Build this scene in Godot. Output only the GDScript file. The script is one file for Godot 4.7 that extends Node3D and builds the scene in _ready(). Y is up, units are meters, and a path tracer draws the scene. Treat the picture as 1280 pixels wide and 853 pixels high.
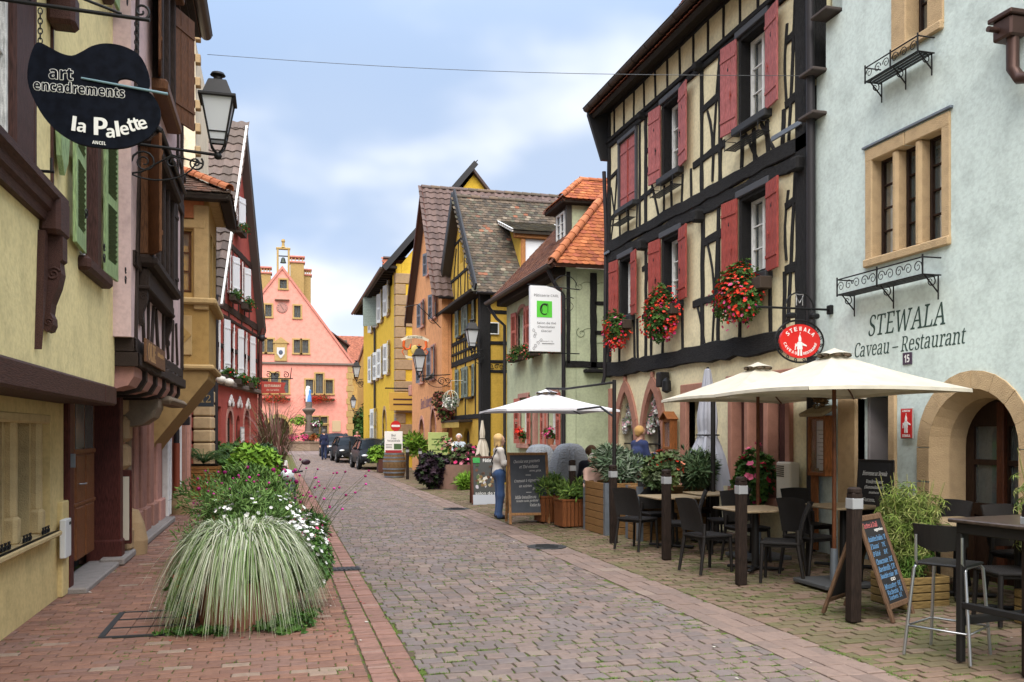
extends Node3D

class MB:
	var v := PackedVector3Array()
	var nn := PackedVector3Array()
	var cc := PackedColorArray()
	var xf := Transform3D()
	var col := Color.WHITE
	var tint := false
	func tri(a: Vector3, b: Vector3, c: Vector3) -> void:
		a = xf * a
		b = xf * b
		c = xf * c
		var n := (b - a).cross(c - a)
		if n.length_squared() < 1e-16:
			return
		n = n.normalized()
		v.append(a); v.append(c); v.append(b)
		nn.append(n); nn.append(n); nn.append(n)
		if tint:
			cc.append(col); cc.append(col); cc.append(col)
	func trin(a: Vector3, b: Vector3, c: Vector3, na: Vector3, nb: Vector3, nc: Vector3) -> void:
		if (b - a).cross(c - a).length_squared() < 1e-18:
			return
		v.append(xf * a); v.append(xf * c); v.append(xf * b)
		nn.append((xf.basis * na).normalized()); nn.append((xf.basis * nc).normalized()); nn.append((xf.basis * nb).normalized())
		if tint:
			cc.append(col); cc.append(col); cc.append(col)
	func quad(a: Vector3, b: Vector3, c: Vector3, d: Vector3) -> void:
		tri(a, b, c)
		tri(a, c, d)
	func box(c: Vector3, s: Vector3, bv := 0.0, bs := Basis()) -> void:
		var old := xf
		xf = xf * Transform3D(bs, c)
		var h := s * 0.5
		if bv <= 0.0:
			for k in 3:
				for g in [-1.0, 1.0]:
					var n := Vector3.ZERO; n[k] = g
					var u := Vector3.ZERO; u[(k + 1) % 3] = g
					var w := Vector3.ZERO; w[(k + 2) % 3] = 1.0
					quad((n - u - w) * h, (n + u - w) * h, (n + u + w) * h, (n - u + w) * h)
		else:
			var i := h - Vector3.ONE * minf(bv, minf(h.x, minf(h.y, h.z)) * 0.9)
			for k in 3:
				for g in [-1.0, 1.0]:
					var n := Vector3.ZERO; n[k] = g * h[k]
					var u := Vector3.ZERO; u[(k + 1) % 3] = g * i[(k + 1) % 3]
					var w := Vector3.ZERO; w[(k + 2) % 3] = i[(k + 2) % 3]
					quad(n - u - w, n + u - w, n + u + w, n - u + w)
				for g in [-1.0, 1.0]:
					for q in [-1.0, 1.0]:
						var a1 := (k + 1) % 3
						var a2 := (k + 2) % 3
						var p := Vector3.ZERO; p[a1] = g * h[a1]; p[a2] = q * i[a2]
						var r := Vector3.ZERO; r[a1] = g * i[a1]; r[a2] = q * h[a2]
						var e := Vector3.ZERO; e[k] = i[k] * g * q
						quad(p - e, r - e, r + e, p + e)
			for sx in [-1.0, 1.0]:
				for sy in [-1.0, 1.0]:
					for sz in [-1.0, 1.0]:
						var a := Vector3(sx * h.x, sy * i.y, sz * i.z)
						var b := Vector3(sx * i.x, sy * h.y, sz * i.z)
						var d := Vector3(sx * i.x, sy * i.y, sz * h.z)
						if sx * sy * sz > 0.0:
							tri(a, b, d)
						else:
							tri(a, d, b)
		xf = old
	func poly(p: PackedVector2Array, z: float, front := true) -> void:
		var t := Geometry2D.triangulate_polygon(p)
		for k in range(0, t.size(), 3):
			var a := p[t[k]]; var b := p[t[k + 1]]; var c := p[t[k + 2]]
			var ccw := (b - a).cross(c - a) > 0.0
			if ccw == front:
				tri(Vector3(a.x, a.y, z), Vector3(b.x, b.y, z), Vector3(c.x, c.y, z))
			else:
				tri(Vector3(a.x, a.y, z), Vector3(c.x, c.y, z), Vector3(b.x, b.y, z))
	func sides(p: PackedVector2Array, z0: float, z1: float, out := true) -> void:
		var cw := Geometry2D.is_polygon_clockwise(p)
		for k in p.size():
			var a := p[k]; var b := p[(k + 1) % p.size()]
			if cw == out:
				var t := a; a = b; b = t
			quad(Vector3(a.x, a.y, z0), Vector3(b.x, b.y, z0), Vector3(b.x, b.y, z1), Vector3(a.x, a.y, z1))
	func prism(p: PackedVector2Array, z0: float, z1: float, back := true) -> void:
		poly(p, z1)
		sides(p, z0, z1)
		if back:
			poly(p, z0, false)
	func tube(pts: PackedVector3Array, r0: float, r1 := -1.0, n := 6, closed := false) -> void:
		if r1 < 0.0:
			r1 = r0
		var rings := []
		var m := pts.size()
		var last := Vector3(0.31, 0.83, 0.47)
		for k in m:
			var d := pts[mini(k + 1, m - 1)] - pts[maxi(k - 1, 0)]
			if closed:
				d = pts[(k + 1) % m] - pts[(k + m - 1) % m]
			d = d.normalized()
			var a := last - d * last.dot(d)
			if a.length_squared() < 1e-6:
				a = d.cross(Vector3(d.y, d.z, d.x + 0.5))
			a = a.normalized()
			last = a
			var b := d.cross(a)
			var r := lerpf(r0, r1, float(k) / maxf(m - 1, 1))
			var ring := []
			for j in n:
				var t := TAU * j / n
				var o := a * cos(t) + b * sin(t)
				ring.append([pts[k] + o * r, o])
			rings.append(ring)
		for k in (m if closed else m - 1):
			var A: Array = rings[k]
			var B: Array = rings[(k + 1) % m]
			for j in n:
				var q := (j + 1) % n
				trin(A[j][0], A[q][0], B[q][0], A[j][1], A[q][1], B[q][1])
				trin(A[j][0], B[q][0], B[j][0], A[j][1], B[q][1], B[j][1])
		if not closed:
			for j in range(1, n - 1):
				tri(rings[0][0][0], rings[0][j + 1][0], rings[0][j][0])
				tri(rings[m - 1][0][0], rings[m - 1][j][0], rings[m - 1][j + 1][0])
	func lathe(prof: PackedVector2Array, n := 16, at := Vector3.ZERO, smooth := true) -> void:
		for k in prof.size() - 1:
			var a := prof[k]; var b := prof[k + 1]
			var e := (b - a).normalized()
			for j in n:
				var t0 := TAU * j / n; var t1 := TAU * (j + 1) / n
				var d0 := Vector3(cos(t0), 0, -sin(t0)); var d1 := Vector3(cos(t1), 0, -sin(t1))
				var p00 := at + d0 * a.x + Vector3.UP * a.y
				var p10 := at + d1 * a.x + Vector3.UP * a.y
				var p11 := at + d1 * b.x + Vector3.UP * b.y
				var p01 := at + d0 * b.x + Vector3.UP * b.y
				if smooth:
					var n0 := d0 * e.y - Vector3.UP * e.x
					var n1 := d1 * e.y - Vector3.UP * e.x
					trin(p00, p10, p11, n0, n1, n1)
					trin(p00, p11, p01, n0, n1, n0)
				else:
					quad(p00, p10, p11, p01)
	func ball(c: Vector3, r: Vector3, n := 10) -> void:
		var m := maxi(n / 2, 3)
		for k in m:
			for j in n:
				var q := []
				for w in [[k, j], [k, j + 1], [k + 1, j + 1], [k + 1, j]]:
					var a: float = PI * float(w[0]) / m - PI / 2; var b: float = TAU * float(w[1]) / n
					q.append(Vector3(cos(a) * cos(b), sin(a), -cos(a) * sin(b)))
				trin(c + q[0] * r, c + q[1] * r, c + q[2] * r, q[0] / r, q[1] / r, q[2] / r)
				trin(c + q[0] * r, c + q[2] * r, c + q[3] * r, q[0] / r, q[2] / r, q[3] / r)
	func mesh() -> ArrayMesh:
		var a := []
		a.resize(Mesh.ARRAY_MAX)
		a[Mesh.ARRAY_VERTEX] = v
		a[Mesh.ARRAY_NORMAL] = nn
		if tint:
			a[Mesh.ARRAY_COLOR] = cc
		var m := ArrayMesh.new()
		if v.size():
			m.add_surface_from_arrays(Mesh.PRIMITIVE_TRIANGLES, a)
		return m

var R := RandomNumberGenerator.new()
var T := {}
var M := {}
var used := {}

func V2(a: Array) -> PackedVector2Array:
	var p := PackedVector2Array()
	for k in range(0, a.size(), 2):
		p.append(Vector2(a[k], a[k + 1]))
	return p

func V3(a: Array) -> PackedVector3Array:
	var p := PackedVector3Array()
	for k in range(0, a.size(), 3):
		p.append(Vector3(a[k], a[k + 1], a[k + 2]))
	return p

const Z3 := Vector3.ZERO
const VX := Vector3.RIGHT
const VY := Vector3.UP
const V1 := Vector3.ONE

func V(x: float, y: float, z: float) -> Vector3:
	return Vector3(x, y, z)

func TF(o: Vector3) -> Transform3D:
	return Transform3D(Basis(), o)

func BZ(a: float) -> Basis:
	return Basis(Vector3(0, 0, 1), a)

func P3(a: Array) -> PackedVector3Array:
	return PackedVector3Array(a)

func rect(x: float, y: float, w: float, h: float) -> PackedVector2Array:
	return V2([x, y, x + w, y, x + w, y + h, x, y + h])

func numbered(nm: String) -> String:
	var k: int = used.get(nm, 0)
	used[nm] = k + 1
	return nm if k == 0 else "%s_%03d" % [nm, k]

func tag(o: Node, label := "", category := "", group := "", kind := "") -> Node:
	if label: o.set_meta("label", label)
	if category: o.set_meta("category", category)
	if group: o.set_meta("group", group)
	if kind: o.set_meta("kind", kind)
	return o

func thing(nm: String, label: String, category: String, at := Vector3.ZERO, turn := 0.0, group := "") -> Node3D:
	var o := Node3D.new()
	o.name = numbered(nm)
	add_child(o)
	o.position = at
	o.rotation.y = turn
	tag(o, label, category, group)
	return o

func facade(nm: String, label: String, category: String, at: Vector3, out: Vector3, group := "") -> Node3D:
	var o := thing(nm, label, category, at, 0.0, group)
	out = out.normalized()
	o.basis = Basis(Vector3.UP.cross(out), Vector3.UP, out)
	return o

func put(nm: String, mesh: Mesh, m: Material, parent: Node, at := Transform3D()) -> MeshInstance3D:
	var o := MeshInstance3D.new()
	o.mesh = mesh
	o.material_override = m
	if parent == self:
		o.name = numbered(nm)
		add_child(o)
	else:
		var key: String = str(parent.get_instance_id()) + nm
		var k: int = used.get(key, 0)
		used[key] = k + 1
		o.name = nm if k == 0 else "%s_%03d" % [nm, k]
		parent.add_child(o, true)
	o.transform = at
	return o

func part(nm: String, b: MB, m: Material, parent: Node, at := Transform3D()) -> MeshInstance3D:
	return put(nm, b.mesh(), m, parent, at)

func bx(nm: String, c: Vector3, s: Vector3, m: Material, parent: Node, bv := 0.0, bs := Basis()) -> MeshInstance3D:
	var b := MB.new()
	b.box(Vector3.ZERO, s, bv)
	return part(nm, b, m, parent, Transform3D(bs, c))

func dup(o: Node3D, at: Vector3, turn: float, label := "") -> Node3D:
	var c: Node3D = o.duplicate()
	c.name = numbered(String(o.name).rstrip("_0123456789"))
	add_child(c)
	c.position = at
	c.rotation.y = turn
	if label:
		c.set_meta("label", label)
	return c

func many(nm: String, mesh: Mesh, m: Material, parent: Node, xs: Array, cols: Array) -> MultiMeshInstance3D:
	var mm := MultiMesh.new()
	mm.transform_format = MultiMesh.TRANSFORM_3D
	mm.use_colors = cols.size() > 0
	mm.mesh = mesh
	mm.instance_count = xs.size()
	for k in xs.size():
		mm.set_instance_transform(k, xs[k])
		if cols.size():
			mm.set_instance_color(k, cols[k])
	var o := MultiMeshInstance3D.new()
	o.multimesh = mm
	o.material_override = m
	o.name = nm if parent != self else numbered(nm)
	parent.add_child(o, true)
	o.set_meta("kind", "stuff")
	return o

func noise_tex(key: String, freq: float, octaves: int, lo: float, hi: float, seed_: int, type := FastNoiseLite.TYPE_SIMPLEX_SMOOTH, size := 512, fract := FastNoiseLite.FRACTAL_FBM) -> void:
	var n := FastNoiseLite.new()
	n.noise_type = type
	n.seed = seed_
	n.frequency = freq
	n.fractal_octaves = octaves
	n.fractal_type = fract
	var im := n.get_seamless_image(size, size)
	im.convert(Image.FORMAT_RGB8)
	var d := im.get_data()
	for k in d.size():
		d[k] = int(clampf(lerpf(lo, hi, d[k] / 255.0), 0.0, 1.0) * 255.0)
	T[key] = ImageTexture.create_from_image(Image.create_from_data(size, size, false, Image.FORMAT_RGB8, d))

func lin(r: float, g: float, b: float, a := 1.0) -> Color:
	return Color(r, g, b, a).linear_to_srgb()

func mat(key: String, r: float, g: float, b: float, rough := 0.85, o := {}) -> StandardMaterial3D:
	if M.has(key):
		return M[key]
	var m := StandardMaterial3D.new()
	m.resource_name = key
	m.albedo_color = lin(r, g, b)
	m.roughness = rough
	m.metallic = o.get("metal", 0.0)
	m.metallic_specular = o.get("spec", 0.4)
	if o.has("tex"):
		m.albedo_texture = T[o.tex]
		m.uv1_triplanar = true
		m.uv1_world_triplanar = o.get("world", true)
		m.uv1_scale = o.scale if o.scale is Vector3 else Vector3.ONE * o.scale
	if o.has("tex2"):
		m.detail_enabled = true
		m.detail_albedo = T[o.tex2]
		m.detail_blend_mode = BaseMaterial3D.BLEND_MODE_MUL
		m.detail_uv_layer = BaseMaterial3D.DETAIL_UV_2
		m.uv2_triplanar = true
		m.uv2_world_triplanar = o.get("world", true)
		m.uv2_scale = o.scale2 if o.scale2 is Vector3 else Vector3.ONE * o.scale2
	if o.has("bump"):
		m.heightmap_enabled = true
		m.heightmap_texture = T[o.bump]
		m.heightmap_scale = o.depth
		if not o.has("tex"):
			m.uv1_triplanar = true
			m.uv1_world_triplanar = o.get("world", true)
			m.uv1_scale = o.scale if o.scale is Vector3 else Vector3.ONE * o.scale
	if o.get("vc", false):
		m.vertex_color_use_as_albedo = true
	if o.has("back"):
		m.backlight_enabled = true
		m.backlight = o.back
	if o.has("coat"):
		m.clearcoat_enabled = true
		m.clearcoat = o.coat
		m.clearcoat_roughness = 0.08
	if o.has("rim"):
		m.rim_enabled = true
		m.rim = o.rim
		m.rim_tint = 0.6
	M[key] = m
	return m

func plaster(key: String, r: float, g: float, b: float) -> StandardMaterial3D:
	return mat(key, r, g, b, 0.92, {"tex": "mottle", "scale": 0.45, "tex2": "rain", "scale2": 1.7, "bump": "rough", "depth": 0.16, "spec": 0.25})

func wood(key: String, r: float, g: float, b: float, along := 0, rough := 0.75, depth := 0.35) -> StandardMaterial3D:
	var s := Vector3(9, 9, 9)
	s[along] = 0.7
	return mat(key, r, g, b, rough, {"tex": "grain", "scale": s, "world": false, "tex2": "mottle", "scale2": 1.3, "bump": "grain", "depth": depth, "spec": 0.3})

func stone(key: String, r: float, g: float, b: float) -> StandardMaterial3D:
	return mat(key, r, g, b, 0.9, {"tex": "mottle", "scale": 1.1, "tex2": "fine", "scale2": 3.7, "bump": "rough", "depth": 0.5, "spec": 0.25})

func textures() -> void:
	noise_tex("mottle", 0.008, 5, 0.91, 1.07, 3)
	noise_tex("rain", 0.014, 6, 0.93, 1.04, 23)
	noise_tex("fine", 0.05, 4, 0.86, 1.12, 5)
	noise_tex("rough", 0.09, 4, 0.0, 1.0, 8)
	noise_tex("grain", 0.02, 5, 0.62, 1.14, 11)
	noise_tex("coarse", 0.03, 5, 0.1, 0.9, 13)
	noise_tex("streak", 0.012, 4, 0.7, 1.15, 17)

func materials() -> void:
	mat("iron", 0.012, 0.012, 0.013, 0.5, {"metal": 0.3, "tex": "fine", "scale": 4.0})
	mat("black_paint", 0.011, 0.01, 0.01, 0.55, {"tex": "fine", "scale": 5.0})
	mat("steel", 0.42, 0.43, 0.45, 0.32, {"metal": 0.9})
	mat("zinc", 0.2, 0.23, 0.27, 0.5, {"metal": 0.6, "tex": "mottle", "scale": 1.0})
	mat("white_paint", 0.78, 0.78, 0.76, 0.5, {"tex": "mottle", "scale": 1.2})
	mat("paper", 0.78, 0.77, 0.74, 0.8)
	mat("ink", 0.02, 0.025, 0.02, 0.7)
	mat("grey_ink", 0.1, 0.1, 0.11, 0.7)
	mat("terracotta", 0.42, 0.17, 0.09, 0.85, {"tex": "mottle", "scale": 2.0})
	mat("green_stem", 0.05, 0.075, 0.02, 0.8)
	mat("dark_inside", 0.05, 0.045, 0.04, 0.95)
	mat("curtain", 0.7, 0.68, 0.64, 0.95, {"back": Color(0.5, 0.5, 0.5)})
	mat("leaf", 1, 1, 1, 0.6, {"vc": true, "back": Color(0.35, 0.35, 0.3), "spec": 0.3})
	mat("petal", 1, 1, 1, 0.75, {"vc": true, "back": Color(0.4, 0.4, 0.4), "spec": 0.2})
	mat("tinted", 1, 1, 1, 0.88, {"vc": true, "tex": "mottle", "scale": 2.3, "tex2": "fine", "scale2": 5.0, "bump": "rough", "depth": 0.4, "spec": 0.25})
	mat("cloth", 1, 1, 1, 0.9, {"vc": true, "spec": 0.2, "rim": 0.2})
	var g := StandardMaterial3D.new()
	g.resource_name = "glass"
	g.transparency = BaseMaterial3D.TRANSPARENCY_ALPHA
	g.albedo_color = Color(0.75, 0.8, 0.8, 0.12)
	g.roughness = 0.04
	g.metallic_specular = 0.6
	M.glass = g
	mat("smoked", 0.015, 0.017, 0.02, 0.06, {"spec": 0.6})

func cut(outer: PackedVector2Array, holes: Array) -> Array:
	var xs := []
	var rs := []
	for h in holes:
		var r := Rect2(h[0], Vector2.ZERO)
		for p in h:
			r = r.expand(p)
		rs.append(r)
		xs.append(r.get_center().x)
	xs.sort()
	var edges := [-100.0]
	for x in xs:
		if x - edges[-1] > 0.003:
			edges.append(x)
	edges.append(100.0)
	var done := []
	for k in edges.size() - 1:
		var strip := Rect2(edges[k], -100, edges[k + 1] - edges[k], 300)
		var pieces := Geometry2D.intersect_polygons(outer, rect(strip.position.x, -100, strip.size.x, 300))
		for i in holes.size():
			if not strip.intersects(rs[i]):
				continue
			var next: Array[PackedVector2Array] = []
			for p in pieces:
				for q in Geometry2D.clip_polygons(p, holes[i]):
					if not Geometry2D.is_polygon_clockwise(q):
						next.append(q)
			pieces = next
		done.append_array(pieces)
	return done

func wall(h: Node, nm: String, outer: PackedVector2Array, holes: Array, m: Material, t := 0.26, z := 0.0) -> MeshInstance3D:
	var b := MB.new()
	for p in cut(outer, holes):
		b.poly(p, z)
		b.poly(p, z - t, false)
	b.sides(outer, z - t, z)
	for q in holes:
		b.sides(q, z - t, z, false)
	return part(nm, b, m, h)

func arch(x: float, y: float, w: float, spring: float, rise: float, pointed := false, n := 12) -> PackedVector2Array:
	var p := V2([x, y, x + w, y])
	var c := x + w * 0.5
	for k in n + 1:
		var a := PI * k / n
		var px := cos(a)
		var py := sin(a)
		if pointed:
			var u := 1.0 - absf(px)
			py = sqrt(maxf(0.0, 1.0 - pow(1.0 - u, 2.0))) * 0.72 + u * 0.28
		p.append(Vector2(c + px * w * 0.5, spring + py * rise))
	return p

func arch_stones(h: Node, o: PackedVector2Array, i: PackedVector2Array, m: Material, z0: float, z1: float, per := 2) -> void:
	var n := o.size()
	var seq := []
	for k in range(1, n):
		seq.append(k)
	seq.append(0)
	var segs := []
	var k := 0
	while k < seq.size() - 1:
		var span: int = 1 if (k == 0 or k >= seq.size() - 2) else per
		segs.append([k, mini(k + span, seq.size() - 1 if k >= seq.size() - 2 else seq.size() - 2)])
		k = segs[-1][1]
	for s in segs:
		var parts_ := 1
		if s[1] - s[0] == 1 and o[seq[s[0]]].distance_to(o[seq[s[1]]]) > 0.55:
			parts_ = int(o[seq[s[0]]].distance_to(o[seq[s[1]]]) / 0.42) + 1
		for q in parts_:
			var po := PackedVector2Array()
			var pi_ := PackedVector2Array()
			if parts_ > 1:
				for f in [float(q) / parts_ + 0.006, float(q + 1) / parts_ - 0.006]:
					po.append(o[seq[s[0]]].lerp(o[seq[s[1]]], f))
					pi_.append(i[seq[s[0]]].lerp(i[seq[s[1]]], f))
			else:
				for j in range(s[0], s[1] + 1):
					po.append(o[seq[j]])
					pi_.append(i[seq[j]])
				var e := po.size() - 1
				po[0] = po[0].lerp(po[1], 0.02); pi_[0] = pi_[0].lerp(pi_[1], 0.02)
				po[e] = po[e].lerp(po[e - 1], 0.02); pi_[e] = pi_[e].lerp(pi_[e - 1], 0.02)
			pi_.reverse()
			po.append_array(pi_)
			if Geometry2D.is_polygon_clockwise(po):
				po.reverse()
			var b := MB.new()
			b.prism(po, z0, z1 + R.randf_range(-0.003, 0.003), false)
			part("stone", b, m, h)

func window(h: Node, x: float, y: float, w: float, hh: float, m: Material, o := {}) -> MeshInstance3D:
	var d: float = o.get("depth", 0.12)
	var fw: float = o.get("fw", 0.055)
	var cols: int = o.get("cols", 2)
	var rows: int = o.get("rows", 3)
	var mw: float = o.get("mw", 0.022)
	var ft := 0.06
	var b := MB.new()
	b.box(Vector3(fw * 0.5, hh * 0.5, 0), Vector3(fw, hh, ft), 0.006)
	b.box(Vector3(w - fw * 0.5, hh * 0.5, 0), Vector3(fw, hh, ft), 0.006)
	b.box(Vector3(w * 0.5, fw * 0.5, 0), Vector3(w - 2 * fw, fw, ft), 0.006)
	b.box(Vector3(w * 0.5, hh - fw * 0.5, 0), Vector3(w - 2 * fw, fw, ft), 0.006)
	var iw := w - 2 * fw
	var ih := hh - 2 * fw
	for c in range(1, cols):
		var bw := fw * 1.3 if (cols % 2 == 0 and c * 2 == cols) else mw
		b.box(Vector3(fw + iw * c / cols, hh * 0.5, 0.003), Vector3(bw, ih, ft * 0.85), 0.004)
	for r in range(1, rows):
		b.box(Vector3(w * 0.5, fw + ih * r / rows, -0.004), Vector3(iw, mw, ft * 0.6), 0.003)
	var f := part("window", b, m, h, Transform3D(Basis(), Vector3(x, y, o.get("z", 0.0) - d)))
	var q := QuadMesh.new()
	q.size = Vector2(iw / cols - mw * 0.4, ih / rows - mw * 0.4)
	if o.get("onepane", false):
		q.size = Vector2(iw, ih)
		put("pane", q, M[o.get("glass", "glass")], f, Transform3D(Basis(), Vector3(w / 2, hh / 2, -0.012)))
	else:
		for c in cols:
			for r in rows:
				put("pane", q, M[o.get("glass", "glass")], f, Transform3D(Basis().rotated(Vector3.UP, R.randf_range(-0.006, 0.006)), Vector3(fw + iw * (c + 0.5) / cols, fw + ih * (r + 0.5) / rows, -0.012)))
	var cu: float = o.get("curtain", 0.0)
	if cu > 0.0:
		for side in [0, 1]:
			var cb := MB.new()
			var n := 12
			var cw := iw * 0.5 * cu
			for k in n:
				var x0 := cw * k / n
				var x1 := cw * (k + 1) / n
				var z0 := sin(k * 1.9) * 0.018
				var z1 := sin((k + 1) * 1.9) * 0.018
				cb.quad(Vector3(x0, 0, z0), Vector3(x1, 0, z1), Vector3(x1, ih, z1), Vector3(x0, ih, z0))
			part("curtain", cb, M.curtain, f, Transform3D(Basis(), Vector3(fw + (0.0 if side == 0 else iw - cw), fw, -0.09)))
	return f

func shutter(h: Node, x: float, y: float, w: float, hh: float, m: Material, kind := 0, turn := 0.0, z := 0.03, sm: Material = null, fine := false) -> MeshInstance3D:
	var b := MB.new()
	var s := signf(w)
	var a := absf(w)
	var t := 0.032
	var bs := Basis(Vector3.UP, turn)
	var at := Transform3D(bs, Vector3(x, y, z))
	if kind == 0:
		b.box(Vector3(w / 2, hh / 2, 0), Vector3(a, hh, t), 0.004)
		for q in [0.16, 0.84]:
			b.box(Vector3(w / 2, hh * q, t / 2 + 0.006), Vector3(a * 0.96, 0.05, 0.016), 0.003)
		for q in [1.0 / 3, 2.0 / 3]:
			b.box(Vector3(w * q, hh / 2, t / 2 + 0.0015), Vector3(0.006, hh * 0.97, 0.004))
		return part("shutter", b, m, h, at)
	var st := minf(0.075, a * 0.2)
	b.box(Vector3(s * st / 2, hh / 2, 0), Vector3(st, hh, t), 0.004)
	b.box(Vector3(w - s * st / 2, hh / 2, 0), Vector3(st, hh, t), 0.004)
	for q in [0.05, 0.5, 0.95]:
		b.box(Vector3(w / 2, hh * q, 0), Vector3(a - 2 * st, hh * (0.1 if q != 0.5 else 0.07), t), 0.004)
	var o := part("shutter", b, m, h, at)
	var lb := MB.new()
	var n := maxi(int(hh / 0.062), 6)
	var tilt := Basis(Vector3.RIGHT, 0.7)
	for k in n:
		var yy := hh * (0.1 + 0.8 * (k + 0.5) / n)
		if absf(yy - hh * 0.5) < hh * 0.04:
			continue
		if fine:
			bx("slat", Vector3(w / 2, yy, 0), Vector3(a - 2 * st, 0.062, 0.009), sm if sm else m, o, 0.0, tilt)
		else:
			lb.box(Vector3(w / 2, yy, 0), Vector3(a - 2 * st, 0.062, 0.009), 0.0, tilt)
	if not fine:
		part("slats", lb, sm if sm else m, o).set_meta("kind", "stuff")
	return o

func timber(h: Node, nm: String, a: Vector2, b: Vector2, w: float, m: Material, z1 := 0.03, z0 := -0.05, wob := 0.1, sag := 0.0) -> MeshInstance3D:
	var d := b - a
	var l := d.length()
	var n := clampi(int(l / 0.22), 3, 26)
	var up := PackedVector2Array()
	var lo := PackedVector2Array()
	for k in n + 1:
		var f := float(k) / n
		var off := sag * sin(PI * f)
		var e := 0.0 if (k == 0 or k == n) else 1.0
		up.append(Vector2(l * f, off + w * (0.5 + e * R.randf_range(-wob, wob))))
		lo.append(Vector2(l * f, off - w * (0.5 + e * R.randf_range(-wob, wob))))
	var mb := MB.new()
	var c := minf(0.012, (z1 - z0) * 0.3)
	for k in n:
		var a0 := lo[k]; var a1 := lo[k + 1]; var b0 := up[k]; var b1 := up[k + 1]
		var i0 := Vector2(0, c); var zz := R.randf_range(-0.003, 0.003)
		mb.quad(Vector3(a0.x, a0.y + c, z1), Vector3(a1.x, a1.y + c, z1), Vector3(b1.x, b1.y - c, z1), Vector3(b0.x, b0.y - c, z1))
		mb.quad(Vector3(a0.x, a0.y, z1 - c), Vector3(a1.x, a1.y, z1 - c), Vector3(a1.x, a1.y + c, z1), Vector3(a0.x, a0.y + c, z1))
		mb.quad(Vector3(b0.x, b0.y - c, z1), Vector3(b1.x, b1.y - c, z1), Vector3(b1.x, b1.y, z1 - c), Vector3(b0.x, b0.y, z1 - c))
		mb.quad(Vector3(a0.x, a0.y, z0), Vector3(a1.x, a1.y, z0), Vector3(a1.x, a1.y, z1 - c), Vector3(a0.x, a0.y, z1 - c))
		mb.quad(Vector3(b0.x, b0.y, z1 - c), Vector3(b1.x, b1.y, z1 - c), Vector3(b1.x, b1.y, z0), Vector3(b0.x, b0.y, z0))
	mb.quad(Vector3(0, lo[0].y, z0), Vector3(0, lo[0].y, z1 - c), Vector3(0, up[0].y, z1 - c), Vector3(0, up[0].y, z0))
	mb.quad(Vector3(l, lo[n].y, z1 - c), Vector3(l, lo[n].y, z0), Vector3(l, up[n].y, z0), Vector3(l, up[n].y, z1 - c))
	var u := d / l
	return part(nm, mb, m, h, Transform3D(Basis(Vector3(u.x, u.y, 0), Vector3(-u.y, u.x, 0), Vector3(0, 0, 1)), Vector3(a.x, a.y, 0)))

func tile_mesh(kind: int) -> Mesh:
	var b := MB.new()
	if kind == 0:   # plain tile with a rounded tail; x across, y up the slope, z out
		var w := 0.083
		var p := V2([-w, 0.2, -w, 0.03, -w * 0.6, 0.007, 0, 0, w * 0.6, 0.007, w, 0.03, w, 0.2])
		b.xf = Transform3D(Basis(Vector3.RIGHT, -0.1), Vector3(0, 0, 0.018))
		b.prism(p, 0.0, 0.016, false)
	elif kind == 1:  # interlocking pantile with a rolled edge
		var n := 6
		var q := []
		for k in n + 1:
			var f := float(k) / n
			q.append(Vector2(-0.15 + 0.3 * f, 0.012 + 0.026 * sin(f * TAU + 0.6)))
		b.xf = Transform3D(Basis(Vector3.RIGHT, -0.11), Vector3(0, 0, 0.03))
		for k in n:
			b.quad(Vector3(q[k].x, 0, q[k].y), Vector3(q[k + 1].x, 0, q[k + 1].y), Vector3(q[k + 1].x, 0.37, q[k + 1].y), Vector3(q[k].x, 0.37, q[k].y))
			b.quad(Vector3(q[k].x, 0, q[k].y - 0.025), Vector3(q[k + 1].x, 0, q[k + 1].y - 0.025), Vector3(q[k + 1].x, 0, q[k + 1].y), Vector3(q[k].x, 0, q[k].y))
	return b.mesh()

func roof(h: Node, o: Vector3, u: Vector3, vdir: Vector3, outline: PackedVector2Array, kind: int, palette: Array, deck: Material, patch := 0.0) -> void:
	var n := u.cross(vdir).normalized()
	var bs := Basis(u.normalized(), vdir.normalized(), n)
	var b := MB.new()
	b.prism(outline, -0.1, -0.012)
	part("roof_deck", b, deck, h, Transform3D(bs, o))
	var pw := 0.168 if kind == 0 else 0.3
	var ph := 0.145 if kind == 0 else 0.34
	var r := Rect2(outline[0], Vector2.ZERO)
	for p in outline:
		r = r.expand(p)
	var xs := []
	var cs := []
	var nz := FastNoiseLite.new()
	nz.frequency = 0.5
	nz.seed = R.randi() % 1000
	for j in int(r.size.y / ph) + 1:
		var yy := r.position.y + j * ph
		for i in int(r.size.x / pw) + 2:
			var xx := r.position.x + (i + (0.5 if (j % 2 == 1 and kind == 0) else 0.0)) * pw
			if not Geometry2D.is_point_in_polygon(Vector2(xx, yy + 0.05), outline):
				continue
			var tb := bs * Basis(Vector3(0, 0, 1), R.randf_range(-0.025, 0.025) if kind == 0 else 0.0) * Basis(Vector3.RIGHT, R.randf_range(-0.03, 0.03) if kind == 0 else 0.0)
			xs.append(Transform3D(tb, o + bs * Vector3(xx, yy - 0.03 + (R.randf_range(-0.008, 0.008) if kind == 0 else 0.0), 0.004)))
			var c: Color = palette[R.randi() % palette.size()]
			if patch > 0.0 and nz.get_noise_2d(xx * 2.0, yy * 2.6) > 0.28 and R.randf() < patch:
				c = c.lerp(Color(0.3, 0.11, 0.06) if R.randf() < 0.6 else Color(0.24, 0.2, 0.15), R.randf_range(0.3, 0.9))
			cs.append(c * R.randf_range(0.78, 1.2))
	many("roof_tiles", tile_mesh(kind), M.tinted, h, xs, cs)

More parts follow.
